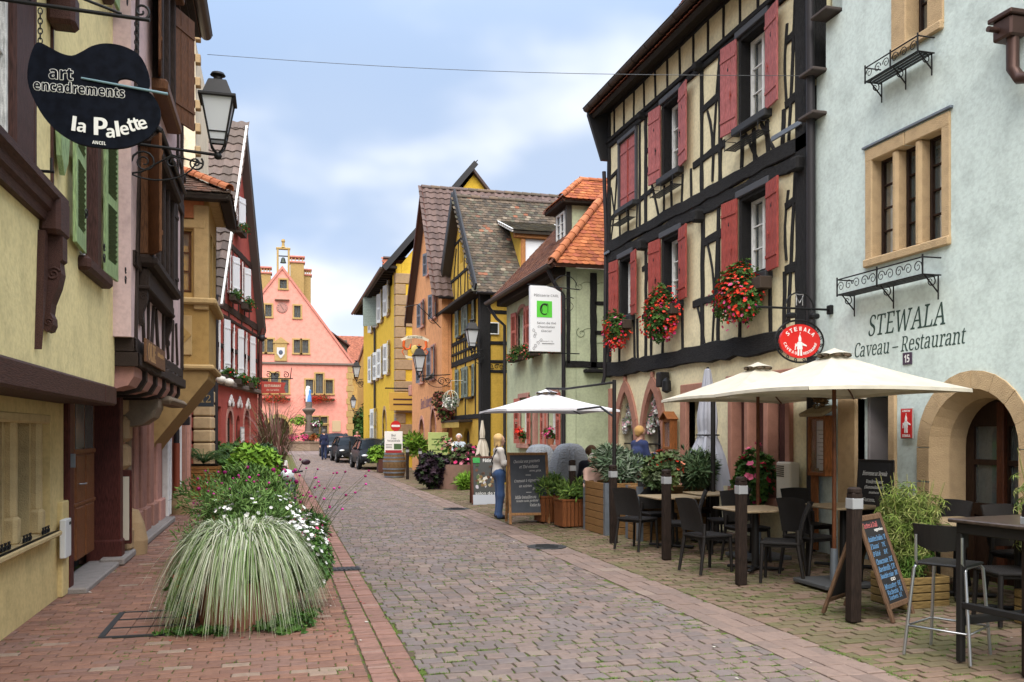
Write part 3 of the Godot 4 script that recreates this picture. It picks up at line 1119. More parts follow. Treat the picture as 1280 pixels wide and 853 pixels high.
func build_timber_house() -> void:
	var cream := plaster("cream_plaster", 0.76, 0.68, 0.45)
	var black := wood("black_timber", 0.034, 0.033, 0.034, 0, 0.9, 2.6)
	var red := wood("red_shutter", 0.42, 0.085, 0.068, 1, 0.6, 0.12)
	var pinkred := wood("faded_red_shutter", 0.5, 0.16, 0.155, 1, 0.6, 0.12)
	var sand := stone("pink_sandstone", 0.4, 0.2, 0.145)
	var brown := wood("brown_soffit", 0.03, 0.023, 0.018, 0, 0.8)
	var L := 7.65
	var h := facade("timber_house", "tall cream house with black timber frame, red shutters and boxes of red geraniums", "house", V(7.1, 0, -18.2), V(-1, 0, 0))
	var a1 := arch(0.42, 0.55, 1.0, 1.45, 1.15, true)
	var a2 := arch(1.72, 0.55, 1.0, 1.45, 1.15, true)
	var door := rect(3.84, 0.1, 0.56, 2.22)
	var big := rect(5.42, 0.75, 1.64, 1.72)
	wall(h, "lower_wall", rect(0, 0, L, 3.0), [a1, a2, door, big], cream, 0.3, -0.03)
	arch_stones(h, arch(0.2, 0.0, 1.44, 1.45, 1.4, true), arch(0.42, 0.0, 1.0, 1.45, 1.15, true), sand, -0.06, 0.02)
	arch_stones(h, arch(1.66, 0.0, 1.3, 1.45, 1.4, true), arch(1.8, 0.0, 0.96, 1.45, 1.15, true), sand, -0.06, 0.022)
	for x in [0.92, 2.31]:
		bx("keystone", V(x, 2.86, -0.01), V(0.1, 0.12, 0.08), sand, h, 0.01)
	bx("corner_stone", V(0.07, 1.35, 0.0), V(0.14, 2.7, 0.05), sand, h, 0.006)
	for q in [a1, a2]:
		var gb := MB.new()
		gb.poly(q, -0.2)
		part("show_window", gb, M.glass, h)
		var fb := MB.new()
		var c: float = (q[0].x + q[1].x) * 0.5
		fb.box(V(c, 1.35, -0.19), V(0.03, 1.6, 0.04))
		fb.box(V(c, 1.5, -0.19), V(0.96, 0.03, 0.04))
		part("window_bar", fb, M.black_paint, h)
		bx("sill", V(c, 0.52, 0.02), V(1.12, 0.08, 0.16), sand, h, 0.01)
		for k in 3:
			foliage(h, "garland", V(c + (k - 1) * 0.28, 2.22 - absf(k - 1) * 0.3, -0.13), V(0.24, 0.3, 0.05), 130, 1, 1.9, [Color(0.75, 0.75, 0.7), Color(0.7, 0.4, 0.45), Color(0.28, 0.34, 0.22), Color(0.6, 0.6, 0.6)], "petal", 0.1, 4)
	var inside := MB.new()
	inside.box(V(1.5, 1.4, -1.3), V(2.9, 2.7, 0.05))
	part("shop_backdrop", inside, mat("shop_wall", 0.42, 0.2, 0.12, 0.9, {"tex": "mottle", "scale": 0.6}), h)
	bx("shelf", V(2.3, 1.52, -0.7), V(0.9, 0.03, 0.3), mat("shelf_wood", 0.2, 0.12, 0.06), h)
	for q in [[3.72, 1.2, 0.24, 2.4], [4.48, 1.2, 0.16, 2.4], [4.1, 2.46, 0.98, 0.26]]:
		bx("door_jamb", V(q[0], q[1], -0.06), V(q[2], q[3], 0.2), sand, h, 0.012)
	bx("door_leaf", V(4.28, 1.2, -0.42), V(0.05, 2.2, 0.62), mat("pale_door", 0.46, 0.42, 0.28, 0.7), h, 0.01)
	bx("door_back", V(4.05, 1.2, -0.85), V(0.6, 2.3, 0.05), M.dark_inside, h)
	bx("door_step", V(4.1, 0.12, 0.1), V(1.0, 0.1, 0.3), sand, h, 0.015)
	bx("lintel", V(6.24, 2.55, -0.05), V(1.9, 0.18, 0.2), sand, h, 0.012)
	bx("sill", V(6.24, 0.7, -0.02), V(1.9, 0.12, 0.24), sand, h, 0.012)
	for x in [5.4, 5.92, 6.48, 7.06]:
		bx("mullion", V(x, 1.6, -0.06), V(0.12, 1.74, 0.2), sand, h, 0.012)
	var panel := wood("oxblood_boards", 0.095, 0.04, 0.034, 1, 0.7)
	for x in [5.67, 6.2, 6.77]:
		bx("panel", V(x, 1.6, -0.17), V(0.42, 1.74, 0.05), panel, h, 0.006)
	var wins := [[0.68, 4.15, 0.72, 1.27, 0.41], [2.82, 4.13, 0.8, 1.28, 0.44], [5.7, 4.13, 0.86, 1.3, 0.42], [2.82, 6.54, 0.8, 1.4, 0.44], [5.68, 6.54, 0.86, 1.42, 0.43]]
	var holes := []
	for w in wins:
		holes.append(rect(w[0], w[1], w[2], w[3]))
	holes.append(rect(0.7, 6.48, 0.84, 1.38))
	wall(h, "upper_wall", rect(0, 3.0, L, 5.85), holes, cream, 0.28, 0.0)
	for i in wins.size():
		var w: Array = wins[i]
		for q in [[w[0] + 0.035, w[1] + w[3] / 2, 0.07, w[3]], [w[0] + w[2] - 0.035, w[1] + w[3] / 2, 0.07, w[3]], [w[0] + w[2] / 2, w[1] + w[3] - 0.035, w[2] - 0.14, 0.07], [w[0] + w[2] / 2, w[1] + 0.03, w[2] - 0.14, 0.06]]:
			bx("window_frame", V(q[0], q[1], -0.085), V(q[2], q[3], 0.24), black, h, 0.008)
		window(h, w[0] + 0.07, w[1] + 0.06, w[2] - 0.14, w[3] - 0.13, M.white_paint, {"depth": 0.17, "cols": 2, "rows": 3, "fw": 0.045, "curtain": 0.7 if i == 1 else 0.3})
		bx("sill", V(w[0] + w[2] / 2, w[1] - 0.06, 0.05), V(w[2] + 0.14, 0.12, 0.16), mat("dark_trim", 0.03, 0.031, 0.034, 0.6), h, 0.012)
		bx("head", V(w[0] + w[2] / 2, w[1] + w[3] + 0.05, 0.03), V(w[2] + 0.1, 0.11, 0.1), mat("grey_trim", 0.06, 0.062, 0.07, 0.6), h, 0.01)
		var m: Material = red if i < 3 else pinkred
		for sd in [-1.0, 1.0]:
			var sx: float = w[0] if sd < 0 else w[0] + w[2]
			var sh := shutter(h, sx, w[1] - 0.02, sd * w[4], w[3] + 0.02, m, 0, (0.1 if sd < 0 else -0.16), 0.065)
			var hb := MB.new()
			hb.box(V(sd * w[4] * 0.3, w[3] * 0.42, 0.03), V(0.03, 0.03, 0.02), 0.004)
			hb.tube(P3([V(sd * w[4] * 0.3, w[3] * 0.46, 0.035), V(sd * w[4] * 0.3, w[3] * 0.36, 0.035)]), 0.007, 0.007, 5)
			part("latch", hb, M.iron if i % 2 else red, sh)
			var db := MB.new()
			db.prism(V2([0, 0, 0.018, 0.02, 0.006, 0.045, 0.02, 0.07, -0.006, 0.055, -0.016, 0.03]), 0.0, 0.004)
			part("cut_out", db, M.iron, sh, TF(V(sd * w[4] * 0.5, w[3] * 0.7, 0.017)))
	for sd in [0, 1]:
		shutter(h, 0.7 if sd == 0 else 1.54, 6.48, 0.416 if sd == 0 else -0.416, 1.38, pinkred, 0, 0.0, 0.0)
	bx("shutter_bar", V(1.12, 7.17, 0.025), V(0.045, 1.36, 0.03), red, h, 0.006)
	bx("shutter_frame", V(0.66, 7.17, 0.03), V(0.06, 1.5, 0.06), mat("grey_trim", 0.06, 0.062, 0.07, 0.6), h, 0.008)
	bx("shutter_frame", V(1.585, 7.17, 0.03), V(0.06, 1.5, 0.06), M.grey_trim, h, 0.008)
	bx("head", V(1.12, 7.92, 0.03), V(0.98, 0.09, 0.08), M.grey_trim, h, 0.008)
	bx("sill", V(1.12, 6.42, 0.05), V(1.0, 0.1, 0.16), M.dark_trim, h, 0.01)
	timber(h, "sill_beam", Vector2(-0.05, 3.1), Vector2(L + 0.012, 3.07), 0.3, black, 0.06, -0.3, 0.1)
	timber(h, "sill_beam", Vector2(-0.05, 5.58), Vector2(L + 0.012, 5.55), 0.2, black, 0.05, -0.1, 0.14)
	timber(h, "sill_beam", Vector2(-0.05, 5.8), Vector2(L + 0.014, 5.76), 0.22, black, 0.07, -0.1, 0.12)
	timber(h, "wall_plate", Vector2(-0.05, 8.03), Vector2(L + 0.013, 8.00), 0.1, black, 0.045, -0.1, 0.05)
	timber(h, "wall_plate", Vector2(-0.05, 8.14), Vector2(L + 0.015, 8.11), 0.09, black, 0.075, -0.1, 0.05)
	timber(h, "top_plate", Vector2(-0.05, 8.8), Vector2(L, 8.78), 0.12, black, 0.04, -0.1, 0.08)
	timber(h, "corner_post", Vector2(0.05, 3.2), Vector2(0.05, 8.75), 0.13, black, 0.045)
	timber(h, "corner_post", Vector2(7.48, 3.15), Vector2(7.48, 8.75), 0.36, black, 0.07, -0.2, 0.04)
	for q in [[2.02, 0.1], [4.42, 0.11], [2.28, 0.07], [4.98, 0.09]]:
		timber(h, "post", Vector2(q[0], 3.22), Vector2(q[0] + 0.02, 5.5), q[1], black, 0.03, -0.05, 0.12)
	for q in [[2.02, 0.11], [4.4, 0.1], [1.72, 0.07], [5.05, 0.1]]:
		timber(h, "post", Vector2(q[0], 5.88), Vector2(q[0], 7.98), q[1], black, 0.03, -0.05, 0.12)
	for q in [[0.1, 4.05, 0.62, 0.11], [1.86, 4.04, 2.36, 0.11], [4.08, 3.98, 5.22, 0.13], [6.98, 4.06, 7.3, 0.14]]:
		timber(h, "rail", Vector2(q[0], q[1]), Vector2(q[2], q[1] + 0.02), q[3], black, 0.028, -0.05, 0.12)
	for q in [[0.1, 6.42, 0.62, 0.1], [1.64, 6.42, 2.34, 0.1], [4.08, 6.42, 5.2, 0.13], [6.98, 6.44, 7.3, 0.13], [0.1, 7.32, 0.62, 0.09], [2.06, 7.3, 2.36, 0.1], [4.42, 7.28, 5.2, 0.13], [7.0, 7.36, 7.3, 0.12], [1.86, 5.0, 2.4, 0.11], [4.42, 4.98, 5.24, 0.14], [6.98, 4.98, 7.3, 0.12], [0.1, 4.9, 0.3, 0.1]]:
		timber(h, "rail", Vector2(q[0], q[1]), Vector2(q[2], q[1] + 0.05), q[3], black, 0.026, -0.05, 0.12)
	var braces := [[0.12, 5.9, 0.5, 7.35, 0.06, -0.05], [0.14, 7.1, 0.36, 6.4, 0.05, 0.0], [2.05, 7.0, 2.62, 5.9, 0.07, 0.03], [4.6, 7.2, 4.78, 6.45, 0.06, 0.06], [5.02, 7.9, 4.78, 5.95, 0.07, -0.03], [7.06, 5.9, 7.24, 8.0, 0.07, 0.0], [7.0, 6.5, 7.02, 7.6, 0.06, 0.05],
		[0.12, 3.3, 0.24, 5.0, 0.06, 0.03], [2.08, 5.0, 2.3, 4.05, 0.06, 0.02], [4.6, 4.95, 4.84, 4.0, 0.06, 0.06], [4.98, 5.5, 4.78, 3.25, 0.06, 0.02], [4.22, 3.95, 4.5, 3.25, 0.06, 0.02], [7.04, 3.3, 7.22, 5.4, 0.08, 0.0], [7.0, 4.2, 7.05, 5.2, 0.06, 0.06]]
	for q in braces:
		timber(h, "brace", Vector2(q[0], q[1]), Vector2(q[2], q[3]), q[4] * 0.85, black, 0.025, -0.05, 0.14, q[5])
	for x in [0.66, 1.12, 1.56, 2.86, 3.2, 3.62, 4.0, 5.74, 6.14, 6.52, 6.9]:
		timber(h, "stud", Vector2(x, 5.9), Vector2(x + R.randf_range(-0.05, 0.05), 6.4), 0.06 if x < 5 else 0.09, black, 0.025, -0.05, 0.14)
	for x in [0.62, 1.46, 1.62, 2.8, 3.66, 5.68, 6.58, 6.94]:
		timber(h, "stud", Vector2(x, 3.22), Vector2(x + R.randf_range(-0.03, 0.03), 4.05), 0.08, black, 0.025, -0.05, 0.14)
	for x in [5.95, 6.42]:
		timber(h, "brace", Vector2(x + 0.25, 5.9), Vector2(x - 0.1, 6.4), 0.07, black, 0.024, -0.05, 0.14)
	for k in 14:
		var x := 0.34 + k * 0.535
		timber(h, "stud", Vector2(x, 8.17), Vector2(x + R.randf_range(-0.04, 0.02), 8.76), 0.055, black, 0.025, -0.05, 0.14)
	for x in [2.02, 4.42, 7.44]:
		bx("beam_end", V(x, 5.45, 0.09), V(0.2, 0.2, 0.2), black, h, 0.03)
		bx("beam_end", V(x, 8.02, 0.09), V(0.13, 0.13, 0.2), black, h, 0.02)
	bx("iron_strap", V(7.12, 6.02, 0.09), V(0.75, 0.07, 0.03), M.zinc, h, 0.004, BZ(0.0))
	bx("iron_strap", V(0.08, 5.68, 0.09), V(0.28, 0.06, 0.03), M.zinc, h, 0.004)
	for q in [[0.72, 6.12, 0.84], [2.72, 6.2, 0.98], [5.6, 6.2, 1.0]]:
		iron_basket(h, V(q[0], q[1], 0.03), q[2], 0.14, 0.2, 0, M.iron, 0.007)
	for q in [[3.0, 2.72, 0.2, 0.28]]:
		bx("lamp_housing", V(q[0], q[1], 0.1), V(q[2], q[3], 0.2), M.black_paint, h, 0.02)
	var sb := MB.new()
	sb.lathe(V2([0.02, -0.16, 0.09, -0.12, 0.08, 0.06, 0.03, 0.12, 0.0, 0.13]), 10, V(3.22, 2.62, 0.12))
	part("lamp_shade", sb, M.iron, h)
	shell(h, L, 9.0, 8.85, 14.6, cream)
	var rm := mat("old_roof", 0.22, 0.1, 0.07, 0.9, {"tex": "mottle", "scale": 1.0})
	var v := V(0, 5.75, -4.5).normalized()
	var ov := 0.42
	roof(h, V(-0.05, 8.95 - ov * 0.55, ov), V(1, 0, 0), V(0, 0.55, -1).normalized(), rect(0, 0, L + 0.2, 0.75), 0, [Color(0.27, 0.09, 0.055), Color(0.32, 0.11, 0.065), Color(0.22, 0.08, 0.055)], brown)
	roof(h, V(-0.05, 9.0, 0.15), V(1, 0, 0), v, rect(0, 0, L + 0.2, 7.2), 0, [Color(0.27, 0.09, 0.055), Color(0.32, 0.11, 0.065), Color(0.22, 0.08, 0.055)], rm)
	deck_only(h, V(L + 0.15, 8.9, -9.3), V(-1, 0, 0), V(0, 5.75, 4.5), rect(0, 0, L + 0.6, 7.4), rm)
	var sf := MB.new()
	for k in 4:
		sf.box(V(L / 2 + 0.02, 8.8 + 0.012 * k, 0.08 + k * 0.105), V(L + 0.1, 0.03, 0.1))
	part("soffit", sf, brown, h).set_meta("kind", "stuff")
	bx("fascia", V(L / 2 + 0.02, 8.84, 0.0), V(L + 0.1, 0.1, 0.1), brown, h, 0.01)
	gutter(h, V(-0.08, 8.86, 0.5), V(L + 0.1, 8.86, 0.5), 0.085, mat("gutter_brown", 0.05, 0.036, 0.028, 0.45, {"metal": 0.3}), 13)
	var bb := MB.new()
	bb.xf = Transform3D(Basis(V(0, 0, -1), V(0, 1, 0), V(1, 0, 0)), V(-0.12, 0, 0))
	bb.prism(V2([-0.48, 8.72, -0.16, 7.75, 0.25, 7.75, 0.25, 9.0, -0.48, 8.86]), 0.0, 0.1)
	part("barge_board", bb, mat("barge_dark", 0.02, 0.02, 0.022, 0.6), h)
	downpipe(h, V3([L + 0.06, 8.8, 0.46, L + 0.06, 8.4, 0.1, L + 0.06, 5.0, 0.08, L + 0.06, 0.1, 0.08]), mat("pipe_dark", 0.035, 0.032, 0.035, 0.5, {"metal": 0.4}), 0.06)
	downpipe(h, V3([-0.05, 7.5, 0.1, -0.05, 6.2, 0.05, -0.05, 3.0, 0.08, -0.08, 2.8, 0.12]), M.pipe_dark, 0.045)
	for q in [[0.5, 6.3, 2.6, 6.3, 0.22], [0.5, 7.4, 2.6, 7.4, 0.18], [1.0, 6.4, 1.0, 7.4, 0.14], [1.6, 7.45, 2.2, 9.2, 0.14]]:
		var e := timber(h, "end_beam", Vector2(q[0], q[1]), Vector2(q[2], q[3]), q[4], black, 0.03, -0.05)
		e.transform = Transform3D(Basis(V(0, 0, -1), V(0, 1, 0), V(1, 0, 0)), V(L, 0, 0)) * e.transform
	var fl := ["box of red geraniums under the far shuttered window, first floor of the timber house", "box of red geraniums under the middle first-floor window of the timber house", "largest box of red geraniums, first-floor window nearest the oval red sign"]
	var spots := [[1.02, 3.86, 0.95, 0.52, 0.22, 520, 210], [3.2, 3.86, 1.1, 0.58, 0.36, 800, 300], [6.12, 3.84, 1.25, 0.6, 0.34, 1000, 380]]
	for k in 3:
		var q: Array = spots[k]
		geranium_box(fl[k], "geranium boxes on the timber house", h.transform * TF(V(q[0], q[1], 0.06)), q[2], q[3], q[4], q[5], q[6], REDS, PINKS)

func stewala_man(parent: Node, o: Transform3D, sc: float, m: Material) -> void:
	var b := MB.new()
	for q in [[-0.16, 0, -0.05, 0, -0.04, 0.42, -0.15, 0.42], [0.04, 0, 0.16, 0, 0.14, 0.42, 0.03, 0.42], [-0.2, 0.4, 0.19, 0.4, 0.15, 0.86, -0.14, 0.86], [-0.09, 0.88, 0.09, 0.88, 0.1, 1.1, 0.0, 1.32, -0.1, 1.1], [0.14, 0.66, 0.48, 0.58, 0.48, 0.66, 0.14, 0.82], [-0.15, 0.84, -0.3, 0.6, -0.24, 0.56, -0.12, 0.7], [-0.36, 0.35, -0.31, 0.35, -0.27, 0.75, -0.32, 0.75], [0.0, 1.3, 0.05, 1.46, 0.01, 1.46]]:
		b.prism(V2(q), 0.0, 0.006)
	part("emblem", b, m, parent, o * Transform3D(Basis().scaled(V(sc, sc, 1)), Z3))

func build_mint_house() -> void:
	var mint := plaster("mint_plaster", 0.64, 0.735, 0.705)
	var sand := stone("ochre_sandstone", 0.54, 0.39, 0.23)
	var dark := wood("dark_oak", 0.035, 0.018, 0.012, 1, 0.5, 0.2)
	var L := 7.5
	var h := facade("mint_house", "pale mint restaurant house with stone windows, iron baskets and a round-arched door", "house", V(7.1, 0, -10.52), V(-1, 0, 0))
	var outline := V2([0, 0, L, 0, L, 10.5, 1.5, 10.5, 1.5, 8.75, 1.02, 8.75, 1.02, 7.9, 0.56, 7.9, 0.56, 7.2, 0.26, 7.2, 0.26, 6.62, 0.0, 6.62])
	outline = V2([0, 0, L, 0, L, 11.0, 1.45, 11.0, 1.45, 8.9, 1.0, 8.9, 1.0, 8.05, 0.6, 8.05, 0.6, 7.2, 0.25, 7.2, 0.25, 6.55, 0.04, 6.55, 0.04, 5.97, 0, 5.97])
	var trip := rect(1.2, 3.86, 1.18, 1.22)
	var up := rect(1.8, 6.28, 0.36, 1.7)
	var door := rect(0.92, 0.1, 0.58, 2.08)
	var ar := arch(2.19, 0.0, 1.24, 1.56, 0.63, false, 16)
	wall(h, "street_wall", outline, [trip, up, door, ar], mint, 0.45)
	for q in [[0.13, 6.58], [0.42, 7.23], [0.8, 8.08], [1.22, 8.93]]:
		bx("step_slab", V(q[0] - 0.04, q[1] - 0.6 + 0.02 if q[1] < 6.6 else q[1] + 0.02, -0.1), V(0.36, 0.045, 0.62), mat("slab_brown", 0.07, 0.055, 0.05, 0.8), h, 0.01)
	bx("step_slab", V(0.1, 6.58, -0.1), V(0.34, 0.045, 0.62), M.slab_brown, h, 0.01)
	for q in [[1.14, 4.47, 0.13, 1.34], [2.44, 4.47, 0.13, 1.34]]:
		bx("stone_jamb", V(q[0], q[1], -0.18), V(q[2], q[3], 0.4), sand, h, 0.012)
	bx("stone_lintel", V(1.43, 5.155, -0.18), V(0.71, 0.16, 0.405), sand, h, 0.012)
	bx("stone_lintel", V(2.15, 5.155, -0.18), V(0.71, 0.16, 0.405), sand, h, 0.012)
	bx("stone_sill", V(1.79, 3.82, -0.05), V(1.44, 0.1, 0.2), sand, h, 0.012)
	bx("drip_cap", V(1.79, 5.265, 0.0), V(1.5, 0.03, 0.08), M.zinc, h, 0.004)
	for x in [1.6, 1.99]:
		bx("mullion", V(x, 4.47, -0.1), V(0.1, 1.22, 0.22), sand, h, 0.03)
	for x in [1.205, 1.65, 2.04]:
		window(h, x, 3.88, 0.34, 1.2, dark, {"depth": 0.15, "cols": 1, "rows": 4, "fw": 0.035, "curtain": 0.9})
	for x in [1.68, 2.28]:
		bx("stone_jamb", V(x, 7.1, -0.18), V(0.25, 1.75, 0.4), sand, h, 0.012)
	bx("stone_sill", V(1.98, 6.22, -0.05), V(0.84, 0.1, 0.2), sand, h, 0.012)
	window(h, 1.8, 6.28, 0.36, 1.7, dark, {"depth": 0.2, "cols": 1, "rows": 4, "fw": 0.035, "curtain": 0.9})
	iron_basket(h, V(0.86, 3.46, 0.02), 1.52, 0.19, 0.24, 5, M.iron, 0.009)
	iron_basket(h, V(1.38, 5.95, 0.02), 0.9, 0.17, 0.22, 3, M.iron, 0.009)
	bx("door_jamb", V(0.72, 1.12, -0.05), V(0.4, 2.3, 0.16), sand, h, 0.03)
	bx("door_jamb", V(1.575, 1.12, -0.14), V(0.14, 2.3, 0.34), sand, h, 0.02)
	bx("door_lintel", V(1.09, 2.29, -0.14), V(1.16, 0.2, 0.345), sand, h, 0.02)
	bx("door_back", V(1.25, 1.12, -0.72), V(0.7, 2.1, 0.05), mat("lilac_door", 0.33, 0.3, 0.31, 0.6, {"tex": "mottle", "scale": 0.7}), h, 0.01)
	bx("door_leaf", V(0.935, 1.12, -0.42), V(0.05, 2.1, 0.56), mat("lilac_door", 0.33, 0.3, 0.31, 0.6, {"tex": "mottle", "scale": 0.7}), h, 0.01)
	bx("door_step", V(1.2, 0.1, 0.1), V(0.8, 0.08, 0.3), sand, h, 0.012)
	arch_stones(h, arch(2.00, 0.0, 1.62, 1.56, 0.82, false, 16), arch(2.19, 0.0, 1.24, 1.56, 0.63, false, 16), sand, -0.1, 0.02, 2)
	var rev := MB.new()
	var o1 := arch(2.19, 0.0, 1.24, 1.56, 0.63, false, 16)
	var o2 := arch(2.3, 0.0, 1.06, 1.56, 0.53, false, 16)
	for k in range(1, o1.size()):
		var a := o1[k]; var c := o1[(k + 1) % o1.size()]; var d := o2[(k + 1) % o2.size()]; var e := o2[k]
		rev.quad(V(a.x, a.y, 0.012), V(c.x, c.y, 0.012), V(d.x, d.y, -0.16), V(e.x, e.y, -0.16))
		rev.quad(V(e.x, e.y, -0.16), V(d.x, d.y, -0.16), V(d.x, d.y, -0.46), V(e.x, e.y, -0.46))
	part("arch_reveal", rev, sand, h)
	var dp := arch(2.3, 0.05, 1.06, 1.56, 0.53, false, 16)
	var dh := []
	for x in [2.42, 2.9]:
		dh.append(rect(x, 0.95, 0.34, 0.42))
		dh.append(rect(x, 1.43, 0.34, 0.36))
		dh.append(rect(x, 0.22, 0.34, 0.6))
	wall(h, "arched_door", dp, dh, dark, 0.06, -0.38)
	for k in dh.size():
		var q: PackedVector2Array = dh[k]
		if k % 3 == 2:
			bx("door_panel", V(q[0].x + 0.17, q[0].y + 0.3, -0.42), V(0.34, 0.6, 0.02), dark, h)
		else:
			var qm := QuadMesh.new()
			qm.size = Vector2(0.34, q[2].y - q[0].y)
			put("pane", qm, M.glass, h, TF(V(q[0].x + 0.17, (q[0].y + q[2].y) / 2, -0.41)))
	bx("door_post", V(2.83, 1.05, -0.36), V(0.1, 2.0, 0.06), wood("red_oak", 0.09, 0.03, 0.015, 1, 0.5, 0.2), h, 0.01)
	var ink := mat("sign_green", 0.035, 0.065, 0.055, 0.8)
	letters(h, "STEWALA", "Droid Serif", TF(V(1.79, 3.045, 0.001)), 1.3, 0.26, ink, 400, 0.16, 0.004)
	letters(h, "Caveau – Restaurant", "Droid Serif", TF(V(1.79, 2.765, 0.001)), 1.86, 0.185, ink, 400, 0.16, 0.004)
	bx("number_plate", V(1.83, 2.585, 0.008), V(0.15, 0.14, 0.014), mat("plate_plum", 0.06, 0.04, 0.07, 0.4), h, 0.003)
	letters(h, "15", "Droid Sans", TF(V(1.83, 2.585, 0.0155)), 0.085, 0.09, M.white_paint, 700, 0.0, 0.003)
	var pm := mat("copper_brown", 0.075, 0.042, 0.034, 0.42, {"metal": 0.5, "tex": "mottle", "scale": 1.0})
	bx("rain_head", V(3.44, 5.68, 0.14), V(0.24, 0.2, 0.2), pm, h, 0.02)
	bx("rain_head_lip", V(3.44, 5.8, 0.14), V(0.3, 0.05, 0.26), pm, h, 0.01)
	var rb := MB.new()
	rb.lathe(V2([0.0, 0.0, 0.028, 0.0, 0.028, 0.16, 0.0, 0.16]), 10)
	part("outlet", rb, pm, h, Transform3D(Basis(VX, PI / 2), V(3.4, 5.68, 0.2)))
	downpipe(h, V3([3.48, 5.6, 0.14, 3.48, 5.28, 0.14, 3.56, 5.16, 0.14, 3.7, 5.12, 0.12, 3.9, 5.12, 0.12]), pm, 0.06)
	shell(h, L, 9.0, 10.4, 10.9, mint, true)
	var p := facade("restaurant_plaque", "small red plaque with a white watchman between the two restaurant doors", "plaque", h.transform * V(1.855, 1.66, 0.02), V(-1, 0, 0))
	bx("board", V(0, 0.17, 0.01), V(0.21, 0.36, 0.02), mat("plaque_rim", 0.35, 0.32, 0.3, 0.4), p, 0.006)
	bx("panel", V(0, 0.17, 0.022), V(0.185, 0.335, 0.006), mat("sign_red", 0.55, 0.02, 0.02, 0.4), p, 0.002)
	stewala_man(p, TF(V(0, 0.06, 0.026)), 0.155, M.white_paint)
	letters(p, "STEWALA", "Droid Sans", TF(V(0, 0.028, 0.026)), 0.13, 0.03, M.white_paint, 700, 0, 0.002)
	letters(p, "CAVEAU", "Droid Sans", TF(V(0, 0.315, 0.026)), 0.13, 0.022, M.white_paint, 700, 0, 0.002)

func build_oval_sign() -> void:
	var o := thing("restaurant_sign", "oval red restaurant sign with white watchman in a scrolled black iron bracket", "hanging sign", V(6.62, 2.92, -10.15))
	var b := MB.new()
	b.tube(V3([0.46, 0.43, 0, -0.62, 0.43, 0]), 0.016, 0.016, 6)
	b.ball(V(-0.62, 0.43, 0), V1 * 0.024, 8)
	b.tube(arc(V(0.0, 0.43, 0), VX, VY, 0.21, 0.0, PI, 18), 0.011, 0.011, 5)
	b.box(V(0.46, 0.43, 0), V(0.06, 0.12, 0.09), 0.01)
	part("bracket", b, M.iron, o)
	var cr := MB.new()
	for sd in [-1.0, 1.0]:
		cr.tube(P3([V(sd * 0.045, 0.47, 0), V(sd * 0.045, 0.58, 0), V(0, 0.5, 0)]), 0.008, 0.008, 5)
		cr.tube(P3([V(sd * 0.045, 0.58, 0), V(sd * 0.06, 0.62, 0), V(0, 0.61, 0)]), 0.007, 0.007, 5)
	part("crest", cr, mat("crest_silver", 0.3, 0.3, 0.3, 0.4, {"metal": 0.6}), o)
	var lamps := MB.new()
	for sd in [-1.0, 1.0]:
		lamps.box(V(sd * 0.17 + 0.03, 0.33, 0.03), V(0.11, 0.07, 0.12), 0.02)
		lamps.tube(V3([sd * 0.17, 0.43, 0, sd * 0.17, 0.34, 0.02]), 0.012, 0.012, 5)
	part("sign_lamp", lamps, M.iron, o)
	var ring := MB.new()
	ring.tube(arc(Z3, VX, VY, 0.36, 0, TAU, 40, 0.275), 0.013, 0.013, 6)
	for k in 16:
		var a := TAU * (k + 0.5) / 16
		if a > 0.9 and a < 2.3:
			continue
		ring.tube(spiral(V(cos(a) * 0.328, sin(a) * 0.247, 0), V(cos(a), sin(a), 0), V(-sin(a), cos(a), 0), 0.027, 1.2, 0.0, 12), 0.007, 0.006, 4)
	for sd in [-1.0, 1.0]:
		ring.tube(V3([sd * 0.14, 0.25, 0, sd * 0.14, 0.43, 0]), 0.009, 0.009, 5)
	part("scroll_frame", ring, M.iron, o)
	var disc := PackedVector2Array()
	for k in 40:
		disc.append(Vector2(cos(TAU * k / 40) * 0.298, sin(TAU * k / 40) * 0.222))
	var db := MB.new()
	db.prism(disc, -0.02, 0.02)
	part("disc", db, mat("sign_red_gloss", 0.6, 0.018, 0.014, 0.3, {"coat": 0.4}), o)
	var white: Material = M.white_paint
	stewala_man(o, TF(V(-0.01, -0.19, 0.021)), 0.21, white)
	for set_ in [["STEWALA", 2.52, 0.62, 1.0, 0.055], ["CAVEAU", 3.36, 4.42, -1.0, 0.038], ["RESTAURANT", 4.96, 6.1, -1.0, 0.034]]:
		var s: String = set_[0]
		for k in s.length():
			var a: float = lerpf(set_[1], set_[2], float(k) / (s.length() - 1))
			var rx := 0.232
			var ry := 0.163
			var p := V(cos(a) * rx, sin(a) * ry, 0.0215)
			var t := V(-sin(a) * rx, cos(a) * ry, 0).normalized() * (-1.0 if set_[3] > 0 else 1.0)
			var bs := Basis(t, V(0, 0, 1).cross(t), V(0, 0, 1))
			var cw: float = set_[4] * (0.95 if s[k] != "I" else 0.3)
			letters(o, s[k], "Droid Sans", Transform3D(bs, p), cw * 0.82, set_[4], white, 700, 0, 0.003)

